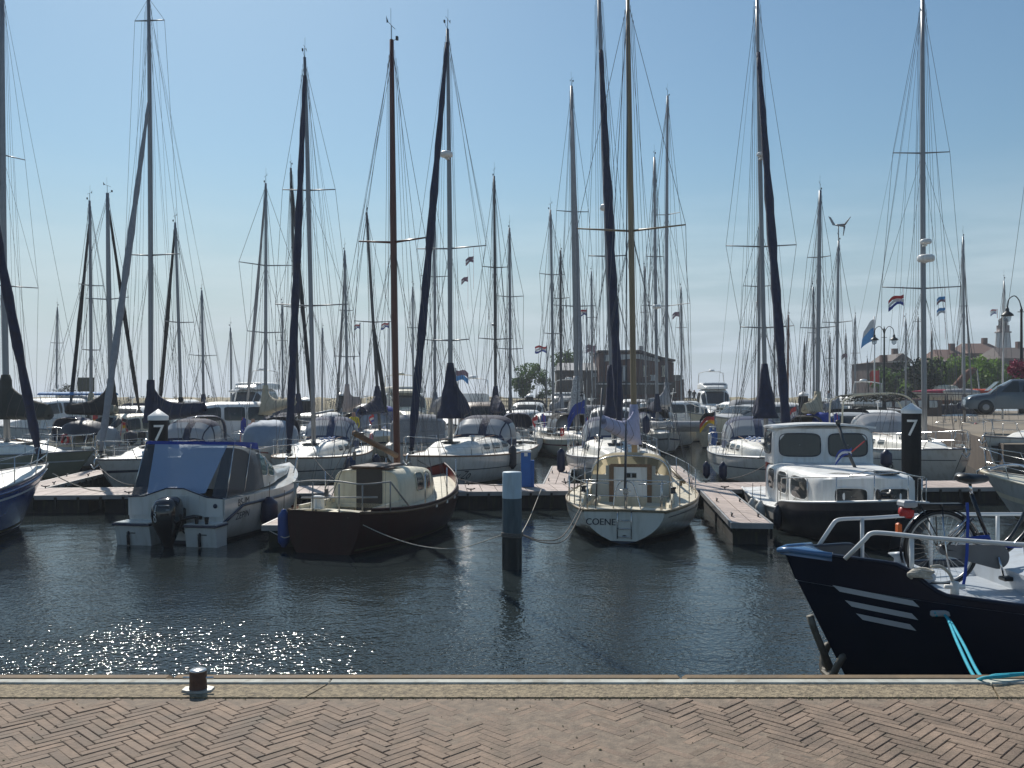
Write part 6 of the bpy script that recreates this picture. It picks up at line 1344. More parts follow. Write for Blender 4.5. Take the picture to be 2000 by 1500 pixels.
# wind generator
t = thing('wind_generator', 'small wind generator with three blades at a masthead', 'wind turbine', W(1638, 470, 53)); mb = MB(); mb.tube([(0, 0, 0), (-.02, 0, .85)], .03, 6); mb.build('pole', ALU, t)
mb = MB(); mb.tube([(-.15, 0, .9), (.3, 0, .88)], [.05, .1], 8); mb.add([(-.15, 0, .85), (-.45, 0, 1.35), (-.6, 0, 1.4), (-.35, 0, .88), (-.15, .02, .9)], [(0, 1, 2, 3), (0, 3, 4)]); mb.build('body', ALU, t)
for a in (20, 140, 260):
    mb = MB(); a = math.radians(a); mb.tube([(.33, .05*math.cos(a), .88+.05*math.sin(a)), (.4+.18*math.sin(a), .62*math.cos(a), .88+.62*math.sin(a))], [.06, .02], 5); mb.build('blade', ALU, t)
# ---------------- shore things ----------------
BRK = mat('dark_red_brick', (.085, .033, .025), .85, var=.22, vs=2.5, bump=.01, bs=12); BRK2 = mat('grey_brown_brick', (.09, .07, .055), .85, var=.2, vs=2.5); ROOFG = mat('grey_metal_roof', (.22, .23, .24), .6, .2, var=.15, vs=1, stretch=(9, 1, 1))
ROOFR = mat('red_roof_tiles', (.13, .065, .048), .8, var=.2, vs=2); ROOFD = mat('dark_roof_tiles', (.08, .06, .055), .8, var=.2, vs=2); PLW = mat('white_plaster', (.45, .46, .46), .7, var=.08); DKW = mat('dark_timber_wall', (.05, .045, .04), .8, var=.25, stretch=(1, 1, 8))
def wbox(name, m, parent, c, d, bev=0): mb = MB(); mb.box(c, d, bev=bev); return mb.build(name, m, parent)
Zc = 110.; k = Zc/F
pier = thing('pier', 'dark timber pier on posts with a railing along the horizon', 'pier', (WX(900, Zc+2), Zc+2, 0))
x0, x1 = WX(880, Zc+2)-WX(900, Zc+2), WX(1350, Zc+2)-WX(900, Zc+2)
mb = MB(); mb.box(((x0+x1)/2, 0, 1.5), (x1-x0, 5, .4)); mb.build('deck', DKW, pier); mb = MB()
for i in range(16): mb.tube([(lerp(x0, x1, i/15), -2.3, -1), (lerp(x0, x1, i/15), -2.3, 1.5)], .15, 6)
mb.build('posts', DKW, pier); mb = MB()
for z in (2.1, 2.7, 3.05): mb.tube([(x0, -2.4, z), (x1, -2.4, z)], .05, 4)
for i in range(30): x = lerp(x0, x1, i/29); mb.tube([(x, -2.4, 1.6), (x, -2.4, 3.1)], .05, 4)
mb.build('railing', DKW, pier)
ch = thing('clubhouse', 'dark red brick clubhouse with slanting roof and white windows on the pier', 'building', (WX(1165, Zc), Zc, 1.7))
def qx(px): return (px-1165)*k
def qz(py): return WZ(py, Zc)-1.7
mb = MB(); a, b = qx(1170), qx(1316); z0, z1, z2 = qz(690), qz(708), qz(712)
mb.add([(a, 0, 0), (b, 0, 0), (b, 0, z1), (qx(1290), 0, qz(704)), (qx(1250), 0, qz(690)), (a, 0, z0), (a, 9, 0), (b, 9, 0), (b, 9, z1), (qx(1290), 9, qz(704)), (qx(1250), 9, qz(690)), (a, 9, z0)],
    [(0, 1, 2, 3, 4, 5), (11, 10, 9, 8, 7, 6), (0, 5, 11, 6), (1, 7, 8, 2), (2, 8, 9, 3), (3, 9, 10, 4), (4, 10, 11, 5)]); mb.build('wall', BRK, ch)
mb = MB(); P = [(qx(1167), qz(688)), (qx(1250), qz(687.5)), (qx(1292), qz(701)), (qx(1318), qz(706))]
for (xa, za), (xb, zb) in zip(P, P[1:]): mb.add([(xa, -.5, za), (xb, -.5, zb), (xb, 9.5, zb), (xa, 9.5, za), (xa, -.5, za+.22), (xb, -.5, zb+.22), (xb, 9.5, zb+.22), (xa, 9.5, za+.22)], [(0, 1, 5, 4), (4, 5, 6, 7), (3, 2, 1, 0), (2, 3, 7, 6), (0, 4, 7, 3), (1, 2, 6, 5)])
rf = mb.build('roof', ROOFD, ch); mb = MB(); mb.add([(qx(1180), -.06, qz(693)), (qx(1250), -.06, qz(691.5)), (qx(1288), -.06, qz(702.5)), (qx(1288), -.06, qz(707)), (qx(1240), -.06, qz(700)), (qx(1180), -.06, qz(706))], [(0, 1, 2, 3, 4, 5)]); mb.build('gable_fascia', PLW, ch)
wbox('chimney', PLW, rf, (qx(1256), 2, qz(683)), (.45, .5, 1.1)); 
for (px0, px1, py0, py1, mm) in ((1215, 1223, 715, 744, PLW), (1256, 1263, 715, 735, CREAM), (1293, 1300, 715, 735, CREAM), (1270, 1280, 733, 743, PLW), (1196, 1204, 716, 740, GLASS)):
    w_ = wbox('window', GLASS, ch, ((qx(px0)+qx(px1))/2, -.04, (qz(py0)+qz(py1))/2), (qx(px1)-qx(px0), .1, qz(py0)-qz(py1)))
    mb = MB(); 
    for z in (qz(py0), qz(py1)): mb.box(((qx(px0)+qx(px1))/2, -.12, z), (qx(px1)-qx(px0)+.1, .08, .1))
    if mm is not GLASS: mb.box(((qx(px0)+qx(px1))/2, -.1, (qz(py0)+qz(py1))/2), ((qx(px1)-qx(px0))*.8, .06, (qz(py0)-qz(py1))*.9))
    mb.build('frame', mm if mm is not GLASS else PLW, w_)
wbox('lower_band', DKW, ch, ((a+b)/2, -.2, qz(758)), (b-a+.3, .5, 1.5)); wbox('canopy', PLW, ch, ((a+b)/2-.5, -.6, qz(750)), (b-a, 1.0, .12)); wbox('side_wing', BRK, ch, (qx(1326), 2.5, qz(762)), (1.4, 4, 2.6)); wbox('side_window', GLASS, ch, (qx(1322), .2, qz(738)), (1.2, .2, .7))
an = thing('annex_building', 'low dark annex with long grey roof left of the brick clubhouse', 'building', (WX(1130, Zc+3), Zc+3, 1.7)); ax = lambda px: (px-1130)*k*1.027
wbox('wall', BRK2, an, ((ax(1088)+ax(1172))/2, 3, (qz(722))/2), (ax(1172)-ax(1088), 6, qz(722)))
mb = MB(); mb.add([(ax(1086), -.6, qz(722)), (ax(1173), -.6, qz(722)), (ax(1173), 3.2, qz(705)), (ax(1092), 3.2, qz(705)), (ax(1086), 7, qz(722)), (ax(1173), 7, qz(722))], [(0, 1, 2, 3), (3, 2, 5, 4), (0, 3, 4), (1, 5, 2), (0, 4, 5, 1)]); mb.build('roof', ROOFG, an)
for p in (1100, 1122, 1158, 1166): wbox('window', PLW if p > 1150 else GLASS, an, (ax(p), -.05, qz(731)), (.38, .1, .5))
tree('large rounded green tree left of the clubhouse', WX(1027, 116), 116, 1.6, 5.9, 2.1, 4.6, 1500, seed=4, lumps=20)
tree('smaller rounded green tree just left of the annex', WX(1066, 114), 114, 1.6, 5.3, 1.5, 4.2, 1000, seed=5)
tree('tree crown rising behind the annex roof', WX(1103, 128), 128, 1.6, 7.8, 2.4, 3.6, 900, seed=6)
tree('small olive shrub tree on the left bank', WX(128, 120), 120, 1.5, 3.2, 1.6, 2.4, 500, seed=8, leaf=LEAF3)
for i, (px, Z, h, cr, ch_, lab) in enumerate(((1745, 104, 6.4, 3.0, 3.2, 'lime tree beside the brown flat roofed house'), (1795, 100, 7.0, 3.2, 3.6, 'lime tree behind the radar dome mast'), (1838, 98, 7.2, 2.9, 3.4, 'lime tree under the red roofed house'), (1868, 106, 6.4, 2.4, 2.8, 'smaller lime tree between two lime trees'), (1905, 94, 7.4, 2.7, 3.0, 'pollarded lime tree below the lighthouse, left stem'), (1945, 96, 7.1, 2.6, 2.8, 'pollarded lime tree below the lighthouse, right stem'), (1990, 100, 6.6, 2.6, 2.8, 'lime tree at the right edge behind the flower basket'))):
    tree(lab, WX(px, Z), Z, zt, h-2.6, cr, ch_, 1300, leaf=LEAF2 if i in (1, 4, 5, 2) else LEAF, seed=20+i, group='lime trees on the town quay')
tree('dark round dense tree behind the radar dome mast foot', WX(1802, 86), 86, zt, 4.2, 2.4, 3.9, 1500, leaf=mat('dark_leaves', (.018, .035, .018), .8, var=.3, island=.3), seed=40, lumps=22, group='lime trees on the town quay')
def houseb(label, px0, px1, ytop, Z, eave, dep=9, wall=BRK, roof=ROOFR, gable=False, wins=3, name='house'):
    x0, x1 = WX(px0, Z), WX(px1, Z); w_ = x1-x0; h = WZ(ytop, Z)-zt; he = WZ(eave, Z)-zt; t = thing(name, label, 'house', ((x0+x1)/2, Z, zt), 0, 'houses of the town')
    wbox('wall', wall, t, (0, dep/2, he/2), (w_, dep, he)); mb = MB(); e = .35
    if gable: P = [(-w_/2-e, -e, he), (w_/2+e, -e, he), (0, -e, h), (-w_/2-e, dep+e, he), (w_/2+e, dep+e, he), (0, dep+e, h)]; f = [(0, 1, 2), (5, 4, 3), (0, 2, 5, 3), (2, 1, 4, 5), (0, 3, 4, 1)]
    else: P = [(-w_/2-e, -e, he), (w_/2+e, -e, he), (w_/2-.8, dep/2, h), (-w_/2+.8, dep/2, h), (-w_/2-e, dep+e, he), (w_/2+e, dep+e, he)]; f = [(0, 1, 2, 3), (3, 2, 5, 4), (0, 3, 4), (1, 5, 2), (0, 4, 5, 1)]
    mb.add(P, f); r_ = mb.build('roof', roof, t); wbox('chimney', BRK, r_, (w_*.25, dep/2, h+.3), (.8, .8, 1.4))
    fl = max(1, int(he/2.8))
    for i in range(wins):
        for j in range(fl):
            x = lerp(-w_/2, w_/2, (i+.5)/wins); q = wbox('window', GLASS, t, (x, -.05, 1.6+j*2.8), (w_/wins*.42, .12, 1.4)); wbox('frame', PLW, q, (x, -.09, 1.6+j*2.8), (w_/wins*.06, .14, 1.4)); wbox('sill', PLW, q, (x, -.12, .87+j*2.8), (w_/wins*.48, .2, .1))
    wbox('door', DKW, t, (w_*.38, -.05, 1.05), (1, .12, 2.1)); return t
houseb('dark brown flat roofed house left of the lime trees', 1711, 1765, 705, 125, 708, wall=mat('purple_brown_brick', (.06, .04, .04), .85, var=.15), roof=ROOFD, wins=4)
houseb('grey gabled house peeking over the first lime tree', 1745, 1778, 690, 150, 705, wall=PLW, roof=ROOFD, gable=True, wins=2)
houseb('wide red tiled house behind the lime trees', 1838, 1900, 680, 150, 704, wall=BRK2, roof=ROOFR, wins=5)
houseb('brick house with orange trimmed roof below the lighthouse', 1893, 1966, 668, 165, 690, wall=BRK, roof=ROOFR, wins=5)
houseb('tall dark roofed house at the right edge', 1958, 2040, 676, 150, 700, wall=BRK2, roof=ROOFD, wins=5)
houseb('white ground floor house behind the pollarded stems', 1905, 1952, 722, 118, 738, wall=PLW, roof=ROOFD, wins=3)
houseb('brown brick house front behind the lime trees', 1862, 1902, 700, 130, 716, wall=BRK, roof=ROOFD, wins=3)
Zl = 240.; kl = Zl/F; lh = thing('lighthouse', 'white round lighthouse with dark lantern gallery above the roofs', 'lighthouse', (WX(1959, Zl), Zl, zt)); z = lambda py: WZ(py, Zl)-zt
mb = MB(); mb.lathe([(17*kl, 0), (16*kl, z(700)), (12.5*kl, z(650)), (13*kl, z(649))], seg=20); mb.build('tower', PLW, lh)
mb = MB(); mb.lathe([(15*kl, z(650)), (15*kl, z(648)), (11.5*kl, z(648)), (11.5*kl, z(637)), (12*kl, z(636)), (8*kl, z(636))], seg=20); mb.build('dark_gallery', mat('dark_red_gallery', (.07, .04, .04), .6), lh)
mb = MB(); mb.lathe([(7.5*kl, z(637)), (7.5*kl, z(627))], seg=14); mb.build('lantern_glass', GLASSB, lh); mb = MB(); mb.lathe([(9*kl, z(627)), (8*kl, z(624)), (2*kl, z(620)), (.5*kl, z(612)), (.001, z(611))], seg=14)
for i in range(8): a = i*math.pi/4; mb.tube([(7.6*kl*math.cos(a), 7.6*kl*math.sin(a), z(637)), (7.6*kl*math.cos(a), 7.6*kl*math.sin(a), z(627))], .12, 4)
mb.build('lantern_roof', DKW, lh); wbox('window', GLASS, lh, (0, -10.9*kl, z(658)), (.8, .3, 1.2)); mb = MB(); mb.tube([(-2, -1, z(622)), (-2, -1, z(604))], .07, 4); flagmesh(mb, (-2.2, -1, z(604)), 1.8, 1.4, NL, dirx=(-1, 0, 0)); mb.build('flag', FLAGM, lh)
# lamp posts
LMP = mat('black_lamp_iron', (.02, .025, .028), .45, .3)
def lamp(label, px, Z, ytop, yb, arms, yl, s=1., single=None):
    zz = WZ(ytop, Z)-zt; t = thing('street_lamp', label, 'street lamp', (WX(px, Z), Z, zt), 0, 'ornate street lamps'); za = WZ(yl, Z)-zt
    mb = MB(); mb.lathe([(.16*s, 0), (.15*s, .8), (.09*s, 1), (.07*s, 3), (.055*s, zz-.3), (.08*s, zz-.25), (.04*s, zz-.15), (.001, zz)], seg=10); mb.build('post', LMP, t)
    for sg in arms:
        aw = .75*s; mb = MB(); mb.tube(smoothpath([(0, 0, za+.5*s), (sg*.12*s, 0, za+.95*s), (sg*aw*.5, 0, za+1.2*s), (sg*aw*.9, 0, za+1.0*s), (sg*aw, 0, za+.6*s)], 6), .028*s, 6); mb.tube([(-.2*s, 0, za+.35*s), (.2*s, 0, za+.35*s)], .02*s, 5); mb.build('arm', LMP, t)
        mb = MB(); c = (sg*aw, 0, za); mb.lathe([(.001, .62*s), (.06*s, .58*s), (.1*s, .45*s), (.09*s, .38*s), (.2*s, .3*s), (.3*s, .2*s), (.32*s, .14*s), (.22*s, .12*s)], c, 12); l_ = mb.build('lantern', LMP, t)
        mb = MB(); mb.lathe([(.2*s, .13*s), (.17*s, -.1*s), (.08*s, -.2*s), (.001, -.22*s)], c, 12); mb.build('lamp_glass', VINYL, l_)
    return t
lamp('two armed black street lamp beside the blue white flag', 1727, 60, 636, 800, (1, -1), 668, .85)
l2 = lamp('black street lamp with hanging lantern at the right edge', 1995, 44, 596, 800, (-1,), 622, .9)
BSK = mat('pink_flowers', (.3, .05, .10), .8, var=.3, island=.4); bsk = thing('flower_basket', 'round basket of pink flowers hanging on the right lamp post', 'flower basket', W(1990, 720, 43.6)); mb = MB(); leaf_clump(mb, (0, 0, 0), .5, 900, .06, random.Random(3), .55); mb.build('flowers', BSK, bsk); mb = MB(); mb.lathe([(.3, -.1), (.25, -.28), (.001, -.36)], seg=12); mb.build('basket', DKW, bsk)
# flag on pole
fp = thing('flagpole', 'flagpole with a drooping light blue and white flag', 'flagpole', (WX(1708, 62), 62, zt)); mb = MB(); h_ = WZ(618, 62)-zt; mb.tube([(0, 0, 0), (0, 0, h_)], .045, 6); mb.build('pole', WHITEP, fp)
mb = MB(); n = 10; P = []
for i in range(n+1):
    for j in range(n+1):
        u, v = i/n, j/n; P.append((-u*.75-.12*v*u, .12*math.sin(u*6+v*2), h_-.15-.35*u-1.5*v*(1-.25*u)-.55*u*u))
mb.add(P, [(i*(n+1)+j, (i+1)*(n+1)+j, (i+1)*(n+1)+j+1, i*(n+1)+j+1) for i in range(n) for j in range(4)], 0, True); mb.add(P, [(i*(n+1)+j, (i+1)*(n+1)+j, (i+1)*(n+1)+j+1, i*(n+1)+j+1) for i in range(n) for j in range(4, n)], 1, True); mb.build('flag', [FW, FLB], fp)
def flagpole(label, px, py, Z, rows, w_=1.1, h_=.7, base=1.5, dirx=(-1, .1, 0), droop=.2):
    t = thing('flagpole', label, 'flagpole', (WX(px, Z), Z, base), 0, 'flags on poles'); hh = WZ(py, Z)-base; mb = MB(); mb.tube([(0, 0, 0), (0, 0, hh+.1)], .04, 5); mb.build('pole', ALU, t); mb = MB(); flagmesh(mb, (0, 0, hh), w_, h_, rows, dirx, droop); mb.build('flag', FLAGM, t); return t
flagpole('flagpole with orange red, white and blue flag left of the grey mast', 1068, 676, 70, NL, 1.0, .5, .3, droop=.0); flagpole('flagpole with faded lilac flag above the annex roof', 1163, 674, 75, (6, 6), .9, .6, .3, droop=0)
flagpole('staff with red white and blue flag beside the distant cabin houses', 1146, 604, 60, NL, .55, .4, .3); flagpole('staff with small flag at the masts left of the maroon mast', 703, 633, 62, NL, .45, .3, .3); flagpole('staff with red flag just left of the maroon mast', 760, 630, 62, NL, .6, .35, .3)
flagpole('staff with pink and light blue flag right of the tall navy cover', 890, 722, 52, (6, 5), .8, .6, .3, (1, .1, 0)); flagpole('leaning flag in black red and gold beside the davit dinghy', 1396, 803, 50, DE, .9, .7, 1.0, (-1, .1, 0), .5); flagpole('black red gold flag under the blue bimini at left', 192, 795, 46, DE, .7, .9, .8, (-1, 0, 0), .7)
flagpole('red white blue ensign beside the black pile in the distance', 1556, 792, 50, NL, .5, .8, .6, (-.6, .1, 0), 1.2); flagpole('plain dark blue flag drooping behind the faded blue hood', 1143, 780, 42, (2, 2), .9, .6, 1.0, (-1, 0, 0), .9); flagpole('small red pennant on the cream house front', 1718, 722, 100, (0, 0), 1.2, 1.4, 1.5, (-1, 0, 0), .3)
# car on the town quay
CARP = mat('grey_blue_car_paint', (.075, .095, .115), .25, .3, coat=.6, var=.08); car = thing('parked_car', 'grey blue estate car parked on the quay at the right edge', 'car', (WX(1985, 42), 42, zt), math.radians(160))
st_ = [(-2.2, .8, .55, .35), (-2.1, .85, .95, .3), (-1.9, .86, 1.5, .3), (-1.2, .86, 1.62, .3), (.2, .86, 1.6, .3), (.75, .87, 1.3, .3), (1.1, .87, 1.0, .3), (1.9, .86, .88, .3), (2.15, .78, .7, .32), (2.2, .7, .45, .35)]
st_ = [(a, b, c-d+0, d) for a, b, c, d in st_]
def carfn(u, v):
    x = lerp(-2.2, 2.2, u); wd, h, z0 = interp(st_, x); a = math.pi*v; c, sn = math.cos(a), max(math.sin(a), 0); zz = h*sn**.35; y = math.copysign(abs(c)**.3, c)*wd; zb = .62; y *= 1-.22*max(0, (zz+z0-.95))/.65; return Vector((x, y, z0+zz))
mb = MB(); us = [(a[0]+2.2)/4.4 for a in st_]; us = sorted(us+[(p+q)/2 for p, q in zip(us, us[1:])]); rings = [[carfn(u, v/24) for v in range(25)] for u in us]; mb.loft(rings, closed=False, cap=False); mb.add(rings[0], [tuple(range(25))]); mb.add(rings[-1], [tuple(range(25))[::-1]]); mb.box((0, 0, .35), (4.1, 1.6, .2)); cb = mb.build('body', CARP, car)
for x0_, x1_ in ((-1.85, -1.1), (-1.0, -.1), (0, .72)):
    for s in (1, -1):
        mb = MB(); z1_ = 1.5; mb.add([(x0_, s*.865, 1.02), (x1_, s*.865, 1.02), (x1_-(.12 if x1_ < .5 else .45), s*.77, z1_), (x0_+.03, s*.77, z1_)], [(0, 1, 2, 3)]); mb.build('side_window', GLASS, cb)
mb = MB(); mb.add([(.78, -.68, 1.5), (.78, .68, 1.5), (1.22, .78, 1.08), (1.22, -.78, 1.08)], [(0, 1, 2, 3)]); mb.build('windscreen', GLASS, cb); mb = MB(); mb.add([(-2.08, -.68, 1.5), (-2.08, .68, 1.5), (-2.17, .75, 1.08), (-2.17, -.75, 1.08)], [(0, 1, 2, 3)]); mb.build('rear_window', GLASS, cb)
for x in (-1.4, 1.35):
    for s in (1, -1):
        mb = MB(); M_ = Matrix.Rotation(math.pi/2, 3, 'X'); mb.lathe([(.2, -.12), (.31, -.12), (.33, -.08), (.33, .08), (.31, .12), (.2, .12)], (x, s*.78, .33), 18, M=M_); wl_ = mb.build('wheel', BLACK, car); mb = MB(); mb.lathe([(.001, -.13), (.06, -.135), (.2, -.11)] if s > 0 else [(.2, .11), (.06, .135), (.001, .13)], (x, s*.78, .33), 10, M=M_); mb.build('rim', ALU, wl_)
for s in (1, -1): wbox('headlight', VINYL, cb, (2.14, s*.62, .72), (.1, .3, .14), .03); wbox('tail_light', RED, cb, (-2.18, s*.74, .95), (.06, .14, .3), .02)
c2 = copy_tree(car); c2.location = (WX(1880, 97), 97, zt); c2.rotation_euler = (0, 0, math.radians(185)); c2['label'] = 'distant grey car parked below the pollarded lime trees'
c3 = copy_tree(car); c3.location = (WX(1925, 88), 88, zt); c3.rotation_euler = (0, 0, math.radians(178)); c3['label'] = 'distant car right of the orange covered dinghy on the quay'
# dinghies on the quay
def dinghy(label, px, Z, hdg, hull, cov, L=3.6):
    t = thing('dinghy', label, 'dinghy', (WX(px, Z), Z, zt+.75), math.radians(hdg), 'dinghies on trestles'); hu = Hull(L, 1.4, .35, .33, .45, tw=.8, zk0=-.15, dr=.2, zkb=.0); mb = MB(); hu.shell(mb, n=14, na=4, nb=2, boot=-.5); mb.build('hull', [hull, hull], t)
    fn = house([(-L/2+.02, .55, .18, .33), (-L/4, .66, .3, .33), (L*.1, .66, .3, .34), (L*.35, .42, .2, .38), (L/2-.05, .05, .05, .45)], .8, .8); mb = MB(); house_mesh(mb, fn, [(-L/2+.02,), (-L/4,), (L*.1,), (L*.35,), (L/2-.05,)], extra=1); mb.build('cover', cov, t)
    mb = MB()
    for x in (-1, 1):
        for y in (-.5, .5): mb.tube([(x, y, 0), (x, y*1.2, -.75)], .03, 5)
    mb.build('trestle', DARKM, t)
dinghy('dinghy with magenta red cover on the quay under the brown sail', 1845, 72, 175, GREYHULL, mat('magenta_cover', (.3, .02, .06), .8), 5); dinghy('dinghy with orange red cover right of the magenta one', 1905, 68, 178, mat('dark_green_hull', (.02, .04, .03), .4), mat('orange_red_cover', (.45, .05, .02), .8), 4.2)
dinghy('small white dinghy between the red covered ones', 1873, 66, 190, GEL, GREYC, 2.6)
for i, px in enumerate((1780, 1812, 1850, 1888, 1922)):
    t = thing('fence_post', 'low dark railing section on the quay edge, number %d from the left' % (i+1), 'railing', (WX(px, 58), 58, zt), 0); t['label'] = ['low dark railing just right of the number 7 pile', 'low dark railing right beside the radar dome mast', 'low dark railing below the magenta dinghy', 'low dark railing below the orange covered dinghy', 'low dark railing left of the estate car'][i]; t.name = 'railing'
    mb = MB(); mb.tube([(0, 0, 0), (0, 0, 1)], .035, 6); mb.tube([(0, 0, .95), (1.1, 0, .95)], .025, 5); mb.tube([(1.1, 0, 0), (1.1, 0, 1)], .035, 6); mb.build('rail', LMP, t)
# brown hoisted sail heap, board, bimini, targa frame, people
t = thing('sailing_barge', 'dark sailing barge with furled brown sail raised behind the quay', 'boat', (WX(1868, 90), 90, 1.5), 0); mb = MB(); a = Vector((-2.6, 0, .7)); mb.tube(smoothpath([a, (-1.2, 0, 1.1), (-.2, 0, 2.4), (1.2, 0, 4.0), (1.9, 0, 4.4)], 5), [.25, .3, .32, .35, .4, .42, .45, .5, .55, .5, .45, .45, .45, .45, .4, .4, .35, .3, .3, .2, .15], 8); mb.build('brown_sail', mat('tan_brown_sail', (.13, .05, .03), .9, var=.3), t)
hu = Hull(9, 2.6, 1.0, .9, 1.2, tw=.7, zk0=-.1, dr=.2); mb = MB(); hu.shell(mb, n=14, na=4, nb=2, boot=-1); mb.build('hull', [NAVYC, NAVYC], t); mb = MB(); hu.deck(mb, n=14); mb.build('deck', GREYP, t); mb = MB(); mb.tube([(1.8, 0, .9), (2.6, 0, -0.2), (2.0, 0, 4.4)], .06, 5); mb.tube([(0.6, 0, .9), (.6, 0, 7)], .08, 6); mb.build('mast', ALUW, t)
t = thing('notice_board', 'dark olive square board on posts above the blue bimini', 'sign', (WX(168, 72), 72, 0)); wbox('board', mat('olive_board', (.07, .075, .055), .8, var=.15), t, (0, 0, WZ(751, 72)), (1.3, .08, 1.1)); mb = MB()
for x in (-.55, .55): mb.tube([(x, .08, 0), (x, .08, WZ(762, 72)+.6)], .06, 6)
mb.build('post', DKW, t)
t = thing('bimini_boat', 'open boat under a blue and light blue bimini at the left', 'boat', (WX(150, 47), 47, 0), math.radians(186)); hu = Hull(6, 2.3, .8, .8, 1.1, tw=.9, zk0=-.1); mb = MB(); hu.shell(mb, n=16, na=4, nb=2); mb.build('hull', [NAVYH, ANTIF], t); mb = MB(); hu.deck(mb, n=16); mb.build('deck', DECK, t)
zb_ = WZ(768, 47); f3 = house([(-1.7, 1.1, .14, zb_-.1), (1.5, 1.1, .14, zb_-.1)], .7, .8); mb = MB(); mb.surf(f3, [i/6 for i in range(7)], [i/10 for i in range(11)], thick=.02); mb.build('bimini', mat('blue_bimini', (.03, .16, .38), .7), t); mb = MB()
for x in (-1.6, -.1, 1.4):
    for y in (-1.05, 1.05): mb.tube([(x*.6, y, .8), (x, y, zb_-.08)], .018, 5)
mb.build('bimini_frame', STEEL, t)
t = thing('targa_frame', 'bent pale pipe arch carrying a dark net behind the cabin cruiser', 'frame', (WX(1680, 40), 40, 0)); mb = MB(); zq = WZ(776, 40); xl = (1645-1680)*40/F; xr = (1790-1680)*40/F
for y in (0, 1.6): mb.tube(smoothpath([(xl, y, 1.0), (xl+.03, y, zq-.35), (xl+.25, y, zq-.05), (xl+.8, y, zq+.1), (xr-.8, y, zq+.15), (xr, y, zq-.4), (xr+.4, y, 1.2)], 5), .035, 6)
mb.build('pipe', CREAM, t); mb = MB(); rg = random.Random(2)
for i in range(420): x = rg.uniform(xl+.3, xr-.3); y = rg.uniform(0, 1.6); zz = zq+.1-rg.random()**2*.28; s_ = .07; mb.add([(x-s_, y, zz), (x, y-s_, zz-.03), (x+s_, y, zz+.02), (x, y+s_, zz-.05)], [(0, 1, 2, 3)])
mb.build('net', GREENC, t)
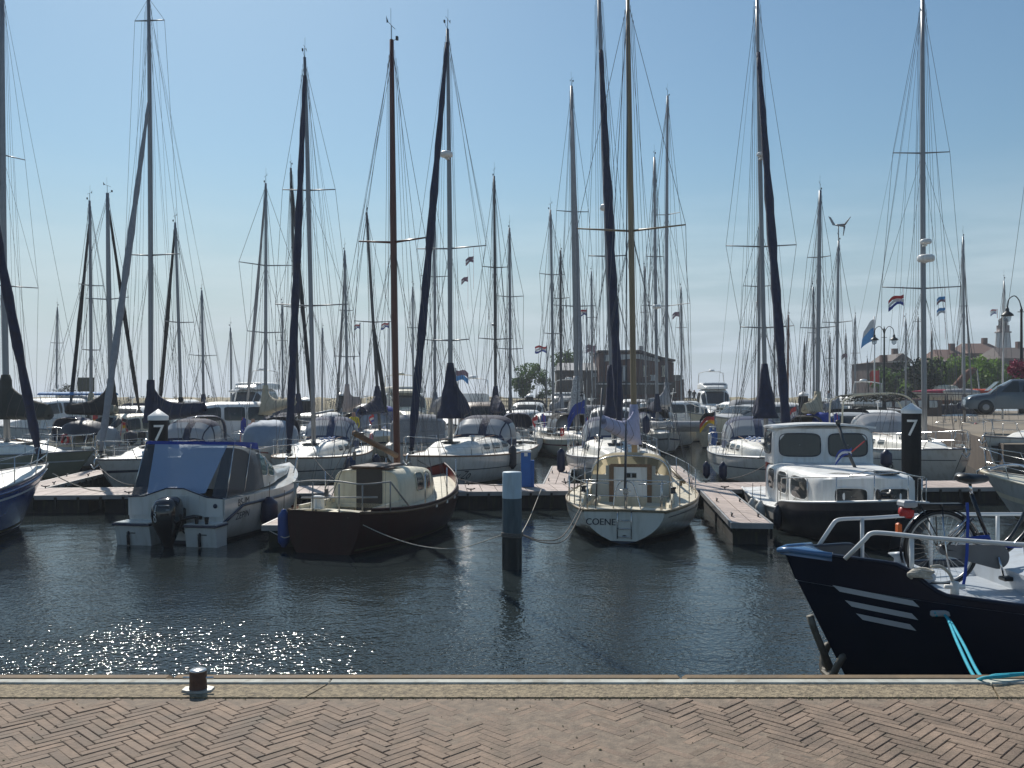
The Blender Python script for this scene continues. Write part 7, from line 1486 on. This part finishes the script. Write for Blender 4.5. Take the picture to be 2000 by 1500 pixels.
def person(label, px, py, Z, h, coat, legs, lean=0., hdg=0.):
    """standing figure; py is the row of the crown of the head"""
    zf = WZ(py, Z)-h; t = thing('person', label, 'person', (WX(px, Z), Z, zf), hdg, 'people on the boats and pier')
    J = [(0, 0, .53, .10), (0, .01, .66, .095), (0, .01, .80, .115), (0, 0, .86, .05), (0, .01, .93, .062), (0, .01, .985, .05), (.055, 0, .5, .055), (.06, .01, .27, .04), (.06, 0, .03, .028), (.065, -.05, .01, .02), (-.055, 0, .5, .055), (-.06, .01, .27, .04), (-.06, 0, .03, .028), (-.065, -.05, .01, .02), (.12, 0, .80, .035), (.15, -.01, .64, .028), (.13, -.08, .52, .02), (-.12, 0, .80, .035), (-.15, -.01, .64, .028), (-.13, -.08, .52, .02)]
    E = [(0, 1), (1, 2), (2, 3), (3, 4), (4, 5), (0, 6), (6, 7), (7, 8), (8, 9), (0, 10), (10, 11), (11, 12), (12, 13), (2, 14), (14, 15), (15, 16), (2, 17), (17, 18), (18, 19)]
    me = bpy.data.meshes.new('figure'); me.from_pydata([(x*h, (y-lean*z)*h, z*h) for x, y, z, r in J], E, []); o = bpy.data.objects.new('figure', me); sc.collection.objects.link(o)
    md = o.modifiers.new('skin', 'SKIN'); 
    for v, j in zip(me.skin_vertices[0].data, J): v.radius = (j[3]*h*.9, j[3]*h*.75)
    me.skin_vertices[0].data[0].use_root = True; o.modifiers.new('sub', 'SUBSURF').levels = 1; o.modifiers['sub'].render_levels = 1
    dg = bpy.context.evaluated_depsgraph_get(); m2 = bpy.data.meshes.new_from_object(o.evaluated_get(dg)); bpy.data.objects.remove(o); m2.name = 'body'
    b = bpy.data.objects.new('body', m2); sc.collection.objects.link(b); b.parent = t
    for m in (coat, legs, SKIN, HAIR): m2.materials.append(m)
    for p in m2.polygons: p.use_smooth = True; z = p.center.z/h; p.material_index = 1 if z < .52 and abs(p.center.x) < .1*h else (3 if z > .965 else (2 if z > .86 or (z < .55 and abs(p.center.x) > .1*h) else 0))
    return t
SKIN = mat('skin', (.4, .22, .15), .6); HAIR = mat('hair', (.06, .04, .03), .8); JEAN = mat('blue_jeans', (.04, .06, .12), .8); YJ = mat('yellow_jacket', (.7, .55, .02), .7); RJ = mat('red_jacket', (.4, .03, .03), .7); WJ = mat('pale_shirt', (.5, .5, .5), .8)
person('person in a yellow jacket standing behind the blue sprayhood', 692, 803, 44, 1.72, YJ, JEAN, .1)
person('person in dark clothes standing on the pier right of the clubhouse', 1347, 759, 108, 1.7, BLACK, JEAN); person('person in red on the far pier near the flybridge cruiser', 1412, 748, 100, 1.75, RJ, BLACK); person('person in pale shirt on the quay beyond the thick pale mast', 1618, 762, 88, 1.7, WJ, JEAN); person('person in dark clothes on the sailing barge side of the quay', 1875, 762, 80, 1.75, BLACK, JEAN); person('person in red jacket on the deck left of the blue furled sail', 497, 816, 42, 1.7, RJ, JEAN, .15)
person('second person in dark clothes on the pier, a step right of the clubhouse pair', 1356, 761, 108, 1.65, BLACK, BLACK)

# ---------------- air ----------------
HAZE = bpy.data.materials.new('thin_sea_haze'); HAZE.use_nodes = True; hn = HAZE.node_tree.nodes; hl = HAZE.node_tree.links
for n_ in list(hn):
    if n_.type == 'BSDF_PRINCIPLED': hn.remove(n_)
pv = hn.new('ShaderNodeVolumePrincipled'); pv.inputs['Color'].default_value = (.86, .92, 1, 1); pv.inputs['Density'].default_value = .00065; pv.inputs['Anisotropy'].default_value = .2
hl.new(pv.outputs[0], hn['Material Output'].inputs['Volume'])
mb = MB(); mb.box((0, 1470, 17), (5100, 3200, 37)); tag(mb.build('haze', HAZE), 'thin pale sea haze lying over the harbour', kind='stuff')
